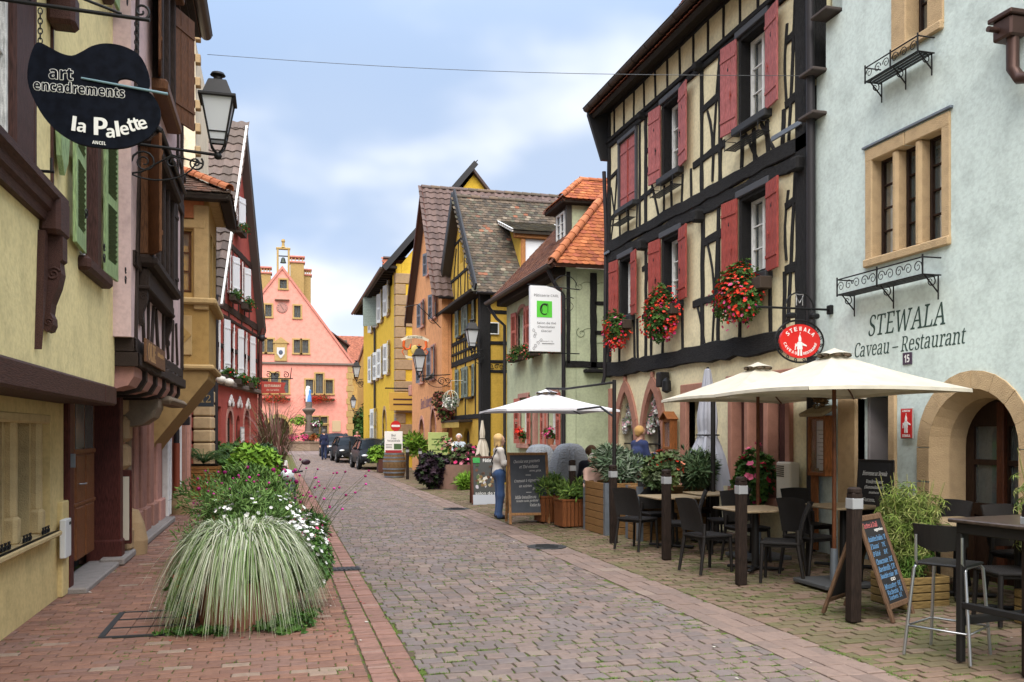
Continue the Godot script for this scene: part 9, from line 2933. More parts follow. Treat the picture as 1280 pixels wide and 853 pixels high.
func skin_mesh(mb: MB, bones: Array, cell: float, blend: float) -> void:
	var lo := V1 * 1e9
	var hi := -lo
	for q in bones:
		var r: float = maxf(q[2], q[3]) + cell * 3.0 + blend
		for p in [q[0], q[1]]:
			lo = lo.min(p - V1 * r)
			hi = hi.max(p + V1 * r)
	var nx := int((hi.x - lo.x) / cell) + 2
	var ny := int((hi.y - lo.y) / cell) + 2
	var nz := int((hi.z - lo.z) / cell) + 2
	var total := nx * ny * nz
	var sum := PackedFloat32Array()
	sum.resize(total)
	var best := PackedFloat32Array()
	best.resize(total)
	best.fill(1e9)
	var who := PackedByteArray()
	who.resize(total)
	var kk := 1.0 / blend
	for bi in bones.size():
		var q: Array = bones[bi]
		var a: Vector3 = q[0]
		var b: Vector3 = q[1]
		var ra: float = q[2]
		var rb: float = q[3]
		var m := maxf(ra, rb) + blend * 2.5 + cell * 2.0
		var l := ((a.min(b) - V1 * m - lo) / cell).floor()
		var h := ((a.max(b) + V1 * m - lo) / cell).ceil()
		var ab := b - a
		var den := maxf(ab.length_squared(), 1e-9)
		for z in range(maxi(int(l.z), 0), mini(int(h.z) + 1, nz)):
			for y in range(maxi(int(l.y), 0), mini(int(h.y) + 1, ny)):
				var at_ := (z * ny + y) * nx
				for x in range(maxi(int(l.x), 0), mini(int(h.x) + 1, nx)):
					var p := lo + V(x, y, z) * cell
					var t := clampf((p - a).dot(ab) / den, 0.0, 1.0)
					var d := p.distance_to(a + ab * t) - lerpf(ra, rb, t)
					var i := at_ + x
					sum[i] += exp(-d * kk)
					if d < best[i]:
						best[i] = d
						who[i] = bi
	var val := PackedFloat32Array()
	val.resize(total)
	for i in total:
		val[i] = -log(sum[i]) / kk if sum[i] > 1e-12 else 1.0
	var verts := PackedVector3Array()
	var cols := PackedColorArray()
	var idx := {}
	var off := [0, 1, nx, nx + 1, nx * ny, nx * ny + 1, nx * ny + nx, nx * ny + nx + 1]
	var edges := [[0, 1], [0, 2], [0, 4], [1, 3], [1, 5], [2, 3], [2, 6], [3, 7], [4, 5], [4, 6], [5, 7], [6, 7]]
	for z in nz - 1:
		for y in ny - 1:
			var base := (z * ny + y) * nx
			for x in nx - 1:
				var i := base + x
				var neg := 0
				for o in off:
					if val[i + o] < 0.0:
						neg += 1
				if neg == 0 or neg == 8:
					continue
				var s := Z3
				var n := 0
				for e in edges:
					var va := val[i + off[e[0]]]
					var vb := val[i + off[e[1]]]
					if (va < 0.0) == (vb < 0.0):
						continue
					var t := va / (va - vb)
					var pa := V(e[0] & 1, (e[0] >> 1) & 1, e[0] >> 2)
					var pb := V(e[1] & 1, (e[1] >> 1) & 1, e[1] >> 2)
					s += pa.lerp(pb, t)
					n += 1
				idx[i] = verts.size()
				verts.append(lo + (V(x, y, z) + s / n) * cell)
				var bc := i
				for o in off:
					if best[i + o] < best[bc]:
						bc = i + o
				cols.append(bones[who[bc]][4])
	var faces := []
	var nrm := PackedVector3Array()
	nrm.resize(verts.size())
	for i in idx.keys():
		for ax in 3:
			var st: int = [1, nx, nx * ny][ax]
			var u: int = [nx, nx * ny, 1][ax]
			var w: int = [nx * ny, 1, nx][ax]
			var in0 := val[i] < 0.0
			if in0 == (val[i + st] < 0.0):
				continue
			if not (idx.has(i - u) and idx.has(i - w) and idx.has(i - u - w)):
				continue
			var q := [idx[i], idx[i - u], idx[i - u - w], idx[i - w]]
			if not in0:
				q.reverse()
			var n := (verts[q[1]] - verts[q[0]]).cross(verts[q[2]] - verts[q[0]]) + (verts[q[2]] - verts[q[0]]).cross(verts[q[3]] - verts[q[0]])
			for k in q:
				nrm[k] += n
			faces.append(q)
	mb.tint = true
	var flip := false
	if faces.size():
		var c := (lo + hi) * 0.5
		var vol := 0.0
		for q in faces:
			vol += (verts[q[0]] - c).dot((verts[q[1]] - c).cross(verts[q[2]] - c)) + (verts[q[0]] - c).dot((verts[q[2]] - c).cross(verts[q[3]] - c))
		flip = vol < 0.0
	for q in faces:
		if flip:
			q.reverse()
		var n := []
		for k in q:
			n.append(nrm[k] * (-1.0 if flip else 1.0))
		for tr in [[0, 1, 2], [0, 2, 3]]:
			mb.col = cols[q[tr[0]]]
			var before := mb.v.size()
			mb.trin(verts[q[tr[0]]], verts[q[tr[1]]], verts[q[tr[2]]], n[tr[0]], n[tr[1]], n[tr[2]])
			if mb.v.size() > before:
				mb.cc[before] = cols[q[tr[0]]]
				mb.cc[before + 1] = cols[q[tr[2]]]
				mb.cc[before + 2] = cols[q[tr[1]]]

func hand_bones(w: Vector3, dir: Vector3, side: Vector3, curl: float, c: Color) -> Array:
	dir = dir.normalized()
	side = (side - dir * side.dot(dir)).normalized()
	var palmn := dir.cross(side)
	var out := []
	var k := w + dir * 0.08
	for f in 4:
		var o := side * (0.026 - f * 0.018)
		out.append([w + o * 0.7, k + o, 0.014, 0.012, c])
		var l: float = [0.07, 0.078, 0.072, 0.056][f]
		var d1 := (dir + palmn * curl * 0.6).normalized()
		var d2 := (dir + palmn * curl * 1.6).normalized()
		var m := k + o + d1 * l * 0.5
		out.append([k + o, m, 0.0095, 0.0088, c])
		out.append([m, m + d2 * l * 0.5, 0.0088, 0.0075, c])
	var tb := w + dir * 0.025 + side * 0.03
	var tm := tb + (dir * 0.6 + side * 0.7).normalized() * 0.035
	out.append([w + dir * 0.01, tb, 0.016, 0.013, c])
	out.append([tb, tm, 0.011, 0.01, c])
	out.append([tm, tm + (dir + palmn * curl * 0.8).normalized() * 0.03, 0.01, 0.008, c])
	return out

func figure(label: String, pos: Vector3, face: float, H: float, pose: String, skin: Color, top: Color, low: Color, shoe: Color, hair: Color, cell: float, long_hair := false, group := "") -> Node3D:
	var o := thing("person", label, "person", pos, -deg_to_rad(face), group)
	var s := H / 1.7
	var hip := 0.9
	var lean := Z3
	var legs := []
	if pose == "sit":
		hip = 0.53
		for sx in [-1.0, 1.0]:
			legs.append([V(sx * 0.09, hip, 0.02), V(sx * 0.12, hip + 0.01, -0.4), V(sx * 0.12, 0.09, -0.44)])
	elif pose == "walk":
		legs.append([V(-0.085, hip, 0), V(-0.09, 0.48, -0.1), V(-0.09, 0.08, -0.16)])
		legs.append([V(0.085, hip, 0), V(0.09, 0.48, 0.03), V(0.09, 0.12, 0.22)])
	else:
		legs.append([V(-0.095, hip, 0), V(-0.11, 0.48, -0.03), V(-0.12, 0.075, 0.0)])
		legs.append([V(0.095, hip, 0), V(0.1, 0.48, -0.01), V(0.11, 0.075, 0.03)])
	var b := []
	for q in legs:
		b.append([q[0] * s, q[1] * s, 0.092 * s, 0.068 * s, low])
		b.append([q[1] * s, q[2] * s, 0.068 * s, 0.058 * s, low])
		b.append([(q[2] + V(0, -0.02, 0.03)) * s, (q[2] + V(0, -0.045, -0.14)) * s, 0.036 * s, 0.03 * s, shoe])
	var ch := hip + 0.42
	var sh := hip + 0.5
	b.append([V(-0.06, hip + 0.02, 0.01) * s, V(0.06, hip + 0.02, 0.01) * s, 0.115 * s, 0.115 * s, low])
	b.append([V(0, hip + 0.1, 0.0) * s, V(0, hip + 0.24, -0.005) * s, 0.135 * s, 0.12 * s, top])
	b.append([V(-0.05, ch - 0.08, 0) * s, V(0.05, ch - 0.08, 0) * s, 0.125 * s, 0.125 * s, top])
	b.append([V(-0.145, sh, 0.01) * s, V(0.145, sh, 0.01) * s, 0.062 * s, 0.062 * s, top])
	b.append([V(0, sh + 0.02, 0.015) * s, V(0, sh + 0.14, -0.005) * s, 0.052 * s, 0.048 * s, skin])
	var hands := []
	for sx in [-1.0, 1.0]:
		var S := V(sx * 0.175, sh - 0.02, 0.01)
		var E := S + V(sx * 0.05, -0.29, 0.03)
		var W := E + V(sx * 0.01, -0.25, -0.06)
		var hd := V(0, -1, -0.15)
		if pose == "hold":
			E = S + V(sx * 0.04, -0.26, -0.05)
			W = V(sx * 0.075, sh - 0.2, -0.3)
			hd = V(-sx * 0.5, 0.1, -0.8)
		elif pose == "sit":
			E = S + V(sx * 0.06, -0.24, -0.1)
			W = V(sx * 0.12, hip + 0.26, -0.34)
			hd = V(-sx * 0.4, -0.1, -0.9)
		elif pose == "walk":
			E = S + V(sx * 0.05, -0.28, 0.05 * sx)
			W = E + V(0, -0.24, -0.05 + 0.05 * sx)
		b.append([S * s, E * s, 0.055 * s, 0.045 * s, top])
		b.append([E * s, W * s, 0.045 * s, 0.034 * s, top])
		hands.append([W * s, hd, V(-sx, 0.3, -0.2), sx])
	var mb := MB.new()
	skin_mesh(mb, b, cell, 0.022)
	if cell < 0.03:
		for q in hands:
			skin_mesh(mb, hand_bones(q[0], q[1], q[2], 0.7 * q[3] * -1.0, skin), 0.006, 0.005)
	else:
		for q in hands:
			skin_mesh(mb, hand_bones(q[0], q[1], q[2], 0.7 * q[3] * -1.0, skin), 0.01, 0.006)
	var hc := V(0, sh + 0.205, -0.01)
	var hb := [[(hc + V(0, 0.025, 0.015)) * s, (hc + V(0, 0.02, -0.01)) * s, 0.092 * s, 0.088 * s, skin],
		[(hc + V(0, -0.03, -0.035)) * s, (hc + V(0, -0.075, -0.05)) * s, 0.066 * s, 0.042 * s, skin],
		[(hc + V(0, 0.005, -0.088)) * s, (hc + V(0, -0.025, -0.108)) * s, 0.01 * s, 0.015 * s, skin],
		[(hc + V(-0.02, -0.058, -0.083)) * s, (hc + V(0.02, -0.058, -0.083)) * s, 0.008 * s, 0.008 * s, skin * Color(1.0, 0.6, 0.6)],
		[(hc + V(0, -0.15, 0.01)) * s, (hc + V(0, -0.06, 0.005)) * s, 0.05 * s, 0.052 * s, skin]]
	for sx in [-1.0, 1.0]:
		hb.append([(hc + V(sx * 0.092, 0.01, 0.005)) * s, (hc + V(sx * 0.094, -0.025, -0.002)) * s, 0.014 * s, 0.01 * s, skin])
		hb.append([(hc + V(sx * 0.033, 0.012, -0.082)) * s, (hc + V(sx * 0.033, 0.012, -0.083)) * s, 0.0105 * s, 0.0105 * s, Color(0.03, 0.02, 0.02)])
	skin_mesh(mb, hb, 0.009 if cell < 0.03 else 0.014, 0.008)
	part("body", mb, M.cloth, o)
	var hm := MB.new()
	var hs := [[(hc + V(0, 0.05, 0.02)) * s, (hc + V(0, 0.045, 0.03)) * s, 0.09 * s, 0.092 * s, hair],
		[(hc + V(-0.05, 0.03, 0.03)) * s, (hc + V(0.05, 0.03, 0.03)) * s, 0.062 * s, 0.062 * s, hair],
		[(hc + V(0, -0.02, 0.055)) * s, (hc + V(0, 0.03, 0.05)) * s, 0.06 * s, 0.07 * s, hair]]
	if long_hair:
		for k in 9:
			var a := lerpf(-1.7, 1.7, k / 8.0)
			var d := V(sin(a), 0, cos(a))
			hs.append([(hc + V(0, 0.04, 0.0) + d * 0.07) * s, (hc + V(0, -0.11 - 0.025 * (k % 3), 0.02) + d * (0.082 + 0.014 * (k % 2))) * s, 0.026 * s, 0.01 * s, hair * (0.75 + 0.13 * (k % 4))])
	skin_mesh(hm, hs, 0.012 if cell < 0.03 else 0.018, 0.01)
	part("hair", hm, M.cloth, o)
	return o

func build_people() -> void:
	var skin := Color(0.5, 0.3, 0.22)
	var w := figure("woman with blond hair in pale cardigan and jeans standing at the chalk board", at(4.33, 17.15), 88, 1.67, "hold", skin, Color(0.52, 0.49, 0.45), Color(0.05, 0.09, 0.19), Color(0.02, 0.02, 0.025), Color(0.5, 0.34, 0.15), 0.016, true)
	var f := -deg_to_rad(88.0)
	var bs := Basis(VY, f)
	var bag := thing("shoulder_bag", "black shoulder bag with strap across the woman in jeans", "bag", at(4.33, 17.15), f)
	var st := MB.new()
	st.tube(V3([0.14, 1.42, 0.03, 0.1, 1.36, -0.11, 0.0, 1.2, -0.155, -0.12, 1.0, -0.1, -0.17, 0.95, 0.02, -0.05, 1.15, 0.14, 0.1, 1.38, 0.09]), 0.014, 0.014, 5, true)
	part("strap", st, M.black_paint, bag)
	bx("pouch", V(-0.19, 0.93, -0.02), V(0.08, 0.22, 0.26), mat("bag_black", 0.015, 0.015, 0.02, 0.7), bag, 0.025)
	var hold := thing("bundle", "small blue and white bundle held in the hands of the woman in jeans", "bundle", at(4.33, 17.15, 1.22) + bs * V(0, 0, -0.4), f)
	var bm := MB.new()
	bm.ball(V(0, 0, 0), V(0.1, 0.06, 0.07), 10)
	part("cloth", bm, mat("bundle_blue", 0.09, 0.16, 0.34, 0.8), hold)
	bm = MB.new()
	bm.ball(V(0.03, 0.045, 0.01), V(0.07, 0.05, 0.06), 8)
	part("paper", bm, M.paper, hold)
	figure("man in a dark navy suit walking away towards the fountain", at(2.76, 53.5), 4, 1.78, "walk", skin, Color(0.02, 0.026, 0.055), Color(0.022, 0.03, 0.065), Color(0.02, 0.02, 0.02), Color(0.13, 0.12, 0.12), 0.03)
	figure("grey-haired man in a pale shirt standing behind the far flower tub", at(5.85, 28.6), 200, 1.66, "hold", skin, Color(0.45, 0.52, 0.58), Color(0.08, 0.09, 0.12), Color(0.02, 0.02, 0.02), Color(0.55, 0.55, 0.55), 0.03)
	figure("person in dark clothes seated behind the nearest slatted planter", at(5.75, 15.65), 30, 1.78, "sit", Color(0.36, 0.2, 0.14), Color(0.018, 0.018, 0.024), Color(0.02, 0.02, 0.03), Color(0.02, 0.02, 0.02), Color(0.1, 0.055, 0.035), 0.022)
	figure("blond person in a navy checked top standing at the second pointed window", at(6.78, 15.75), 75, 1.72, "hold", skin, Color(0.035, 0.045, 0.11), Color(0.02, 0.02, 0.025), Color(0.02, 0.02, 0.02), Color(0.45, 0.27, 0.1), 0.02, false)
	figure("grey-haired guest in a peach top seated behind the red flowers", at(5.75, 14.95), 150, 1.7, "sit", skin, Color(0.6, 0.36, 0.28), Color(0.2, 0.18, 0.17), Color(0.03, 0.02, 0.02), Color(0.42, 0.42, 0.43), 0.022)
	figure("white-haired guest seated between the two plank planters", at(5.45, 14.65), 170, 1.66, "sit", skin, Color(0.62, 0.42, 0.36), Color(0.3, 0.28, 0.27), Color(0.03, 0.02, 0.02), Color(0.62, 0.58, 0.55), 0.022)
	figure("person in a pink top standing behind the far parked cars", at(5.15, 58.5), 180, 1.62, "stand", skin, Color(0.6, 0.2, 0.22), Color(0.1, 0.1, 0.14), Color(0.02, 0.02, 0.02), Color(0.08, 0.05, 0.03), 0.035)
	var rj := thing("red_jacket", "bright red jacket hanging over a chair behind the red flowers", "jacket", at(5.95, 14.1))
	var jb := MB.new()
	for i in 10:
		for j in 8:
			var q := []
			for c in [[i, j], [i + 1, j], [i + 1, j + 1], [i, j + 1]]:
				var u: float = c[0] / 10.0
				var v: float = c[1] / 8.0
				q.append(V((u - 0.5) * 0.5, 0.98 - 0.45 * v + 0.03 * sin(u * 9), 0.05 + 0.1 * v + 0.035 * sin(u * 14 + v * 3)))
			jb.quad(q[3], q[2], q[1], q[0])
			jb.quad(q[0] - V(0, 0, 0.02), q[1] - V(0, 0, 0.02), q[2] - V(0, 0, 0.02), q[3] - V(0, 0, 0.02))
	part("garment", jb, mat("jacket_red", 0.5, 0.03, 0.02, 0.8), rj)

func loft(b: MB, secs: Array, close_ends := true) -> void:
	for k in secs.size() - 1:
		var A: PackedVector3Array = secs[k]
		var B: PackedVector3Array = secs[k + 1]
		for j in A.size() - 1:
			b.quad(A[j], A[j + 1], B[j + 1], B[j])

func car(label: String, pos: Vector3, turn: float, paint: Material, sc := 1.0) -> Node3D:
	var o := thing("parked_car", label, "car", pos, turn, "dark cars parked along the kerb")
	var body := MB.new()
	var st := [[1.97, 0.52, 0.4, 0.6], [1.93, 0.64, 0.34, 0.72], [1.8, 0.75, 0.24, 0.8], [1.45, 0.86, 0.22, 0.845], [1.0, 0.945, 0.22, 0.85], [0.3, 0.96, 0.22, 0.855], [-0.9, 0.98, 0.22, 0.855], [-1.6, 1.0, 0.24, 0.83], [-1.88, 0.96, 0.3, 0.78], [-1.95, 0.8, 0.36, 0.72]]
	var secs := []
	for q in st:
		var p := PackedVector3Array()
		var half := [[0.8, q[2]], [0.97, q[2] + 0.1], [1.0, lerpf(q[2], q[1], 0.5)], [0.985, lerpf(q[2], q[1], 0.8)], [0.93, q[1] - 0.035], [0.82, q[1]], [0.4, q[1] + 0.03]]
		for h in half:
			p.append(V(h[0] * q[3], h[1], q[0]))
		for k in range(half.size() - 1, -1, -1):
			p.append(V(-half[k][0] * q[3], half[k][1], q[0]))
		secs.append(p)
	loft(body, secs)
	for e in [0, secs.size() - 1]:
		var p: PackedVector3Array = secs[e]
		for j in range(1, p.size() - 1):
			if e == 0:
				body.tri(p[0], p[j], p[j + 1])
			else:
				body.tri(p[0], p[j + 1], p[j])
	part("body", body, paint, o)
	var gl := MB.new()
	var gs := [[1.02, 0.955, 0.72], [0.66, 1.22, 0.66], [0.34, 1.4, 0.61], [-0.4, 1.455, 0.6], [-1.15, 1.42, 0.58], [-1.55, 1.26, 0.6], [-1.85, 1.0, 0.66]]
	var g2 := []
	for q in gs:
		g2.append(P3([V(0.78, 0.955, q[0]), V(q[2] + 0.03, lerpf(0.955, q[1], 0.8), q[0]), V(q[2] * 0.9, q[1], q[0]), V(0, q[1] + 0.02, q[0]), V(-q[2] * 0.9, q[1], q[0]), V(-q[2] - 0.03, lerpf(0.955, q[1], 0.8), q[0]), V(-0.78, 0.955, q[0])]))
	loft(gl, g2)
	part("windows", gl, mat("car_glass", 0.012, 0.015, 0.018, 0.15, {"spec": 0.25}), o)
	var rf := MB.new()
	loft(rf, [P3([V(0.58, 1.39, 0.34), V(0, 1.435, 0.36), V(-0.58, 1.39, 0.34)]), P3([V(0.6, 1.44, -0.4), V(0, 1.49, -0.4), V(-0.6, 1.44, -0.4)]), P3([V(0.58, 1.41, -1.2), V(0, 1.455, -1.22), V(-0.58, 1.41, -1.2)])])
	part("roof", rf, paint, o)
	for sx in [-1.0, 1.0]:
		var pl := MB.new()
		pl.tube(P3([V(sx * 0.79, 0.96, 0.98), V(sx * 0.67, 1.2, 0.66), V(sx * 0.585, 1.4, 0.34), V(sx * 0.61, 1.445, -0.4), V(sx * 0.59, 1.41, -1.2), V(sx * 0.64, 1.24, -1.55), V(sx * 0.74, 0.98, -1.84)]), 0.03, 0.035, 6)
		pl.tube(P3([V(sx * 0.79, 0.96, -0.25), V(sx * 0.61, 1.43, -0.3)]), 0.03, 0.03, 5)
		part("pillar", pl, paint, o)
		var hl := MB.new()
		hl.ball(V(sx * 0.6, 0.665, 1.8), V(0.17, 0.075, 0.15), 10)
		part("headlight", hl, mat("headlamp", 0.55, 0.58, 0.6, 0.12, {"spec": 0.8}), o)
		var mm := MB.new()
		mm.ball(V(sx * 0.92, 1.0, 0.72), V(0.1, 0.075, 0.06), 8)
		part("mirror", mm, paint, o)
		var fl := MB.new()
		fl.ball(V(sx * 0.58, 0.36, 1.9), V(0.07, 0.05, 0.05), 8)
		part("fog_lamp", fl, M.headlamp, o)
		for z in [1.22, -1.28]:
			var wm := MB.new()
			wm.lathe(V2([0.19, -0.1, 0.28, -0.105, 0.31, -0.07, 0.315, 0.0, 0.31, 0.07, 0.28, 0.105, 0.19, 0.1]), 20)
			var X := Transform3D(Basis(V(0, 0, 1), PI / 2 * -sx), V(sx * 0.775, 0.315, z))
			var wh := part("wheel", wm, mat("tyre", 0.012, 0.012, 0.013, 0.85), o, X)
			var rm := MB.new()
			rm.lathe(V2([0.0, 0.085, 0.05, 0.09, 0.06, 0.07, 0.19, 0.085, 0.2, 0.095]), 20)
			for k in 5:
				rm.box(V(cos(TAU * k / 5) * 0.11, 0.09, sin(TAU * k / 5) * 0.11), V(0.17, 0.02, 0.04), 0.004, Basis(VY, -TAU * k / 5))
			part("rim", rm, M.steel, wh)
			var wa := MB.new()
			wa.lathe(V2([0.0, 0.0, 0.36, 0.0, 0.36, 0.03, 0.0, 0.03]), 20)
			part("wheel_arch", wa, M.iron, o, Transform3D(Basis(V(0, 0, 1), PI / 2 * -sx), V(sx * 0.842, 0.34, z)) if z > 0 else Transform3D(Basis(V(0, 0, 1), PI / 2 * -sx), V(sx * 0.835, 0.34, z)))
			wh.position.x = sx * 0.8
	bx("grille", V(0, 0.4, 1.955), V(1.0, 0.16, 0.05), M.iron, o, 0.015)
	bx("upper_grille", V(0, 0.6, 1.945), V(0.7, 0.06, 0.05), M.iron, o, 0.01)
	bx("number_plate", V(0, 0.5, 1.985), V(0.52, 0.11, 0.012), M.white_paint, o, 0.004)
	var bd := MB.new()
	bd.ball(V(0, 0.66, 1.945), V(0.06, 0.05, 0.02), 8)
	part("badge", bd, M.steel, o)
	for x in [-0.3, 0.25]:
		var wp := MB.new()
		wp.tube(P3([V(x, 0.965, 1.05), V(x + 0.4, 1.04, 0.94)]), 0.008, 0.006, 4)
		part("wiper", wp, M.iron, o)
	o.scale = V1 * sc
	return o

func build_vehicles() -> void:
	var blackp := mat("car_black", 0.013, 0.014, 0.016, 0.4, {"spec": 0.18})
	var navy := mat("car_blue_grey", 0.02, 0.026, 0.036, 0.4, {"spec": 0.2})
	car("black hatchback nearest the viewer, half hidden by the lime green pot plant", at(4.55, 43.4), 0.04, blackp)
	car("black hatchback parked in the middle of the row behind the slim post", at(4.05, 51.4), 0.05, blackp)
	car("blue-grey car farthest back in the parked row, left of the black hatchbacks", at(3.75, 57.5), 0.05, navy, 1.05)
	var o := thing("motor_scooter", "dark motor scooter with round mirrors parked among the flowers on the left", "scooter", at(0.05, 17.3), 0.35)
	var b := MB.new()
	b.lathe(V2([0.16, -0.05, 0.24, -0.06, 0.27, 0.0, 0.24, 0.06, 0.16, 0.05]), 20)
	var wt := b.mesh()
	for z in [0.66, -0.62]:
		var wh := put("wheel", wt, M.tyre, o, Transform3D(Basis(V(0, 0, 1), PI / 2), V(0, 0.27, z)))
		var rm := MB.new()
		rm.lathe(V2([0.0, 0.04, 0.16, 0.045, 0.16, -0.045, 0.0, -0.04]), 14)
		part("rim", rm, M.steel, wh)
	var gp := mat("scooter_paint", 0.03, 0.035, 0.04, 0.25, {"coat": 0.7})
	b = MB.new()
	loft(b, [P3([V(0.1, 0.35, 0.62), V(0.06, 0.62, 0.55), V(-0.06, 0.62, 0.55), V(-0.1, 0.35, 0.62)]), P3([V(0.22, 0.3, 0.38), V(0.16, 0.88, 0.42), V(-0.16, 0.88, 0.42), V(-0.22, 0.3, 0.38)]), P3([V(0.2, 0.28, 0.3), V(0.14, 0.92, 0.34), V(-0.14, 0.92, 0.34), V(-0.2, 0.28, 0.3)])])
	part("front_shield", b, gp, o)
	b = MB.new()
	b.box(V(0, 0.3, 0.05), V(0.36, 0.1, 0.6), 0.03)
	b.box(V(0, 0.5, -0.45), V(0.32, 0.36, 0.75), 0.09)
	part("body", b, gp, o)
	bx("seat", V(0, 0.74, -0.38), V(0.28, 0.12, 0.75), M.black_paint, o, 0.05)
	b = MB.new()
	b.tube(V3([-0.34, 1.0, 0.32, -0.18, 0.98, 0.4, 0.18, 0.98, 0.4, 0.34, 1.0, 0.32]), 0.018, 0.018, 6)
	part("handlebar", b, M.black_paint, o)
	b = MB.new()
	b.ball(V(0, 0.94, 0.44), V(0.14, 0.11, 0.1), 10)
	part("headlight", b, M.headlamp, o)
	for sx in [-1.0, 1.0]:
		b = MB.new()
		b.tube(P3([V(sx * 0.24, 0.99, 0.36), V(sx * 0.3, 1.12, 0.36), V(sx * 0.36, 1.16, 0.35)]), 0.008, 0.008, 5)
		b.ball(V(sx * 0.4, 1.17, 0.35), V(0.095, 0.055, 0.03), 10)
		part("mirror", b, mat("mirror_plum", 0.035, 0.015, 0.022, 0.3), o)

func blade(b: MB, o: Vector3, a: float, reach: float, A: float, B: float, w: float) -> void:
	var d := V(cos(a), 0, sin(a))
	var side := V(-sin(a), 0, cos(a))
	var n := 7
	var prev: Array = []
	for k in n + 1:
		var t := float(k) / n
		var p := o + d * reach * pow(t, 1.15) + VY * (A * t - B * t * t)
		if p.y < 0.02:
			p.y = 0.02
		p += side * 0.05 * t * t * sin(a * 9.0)
		var ww := w * (1.0 - pow(t, 2.2)) + 0.0008
		var e := [p - side * ww, p + VY * -0.003, p + side * ww]
		if prev.size():
			b.quad(prev[0], prev[1], e[1], e[0])
			b.quad(prev[1], prev[2], e[2], e[1])
		prev = e

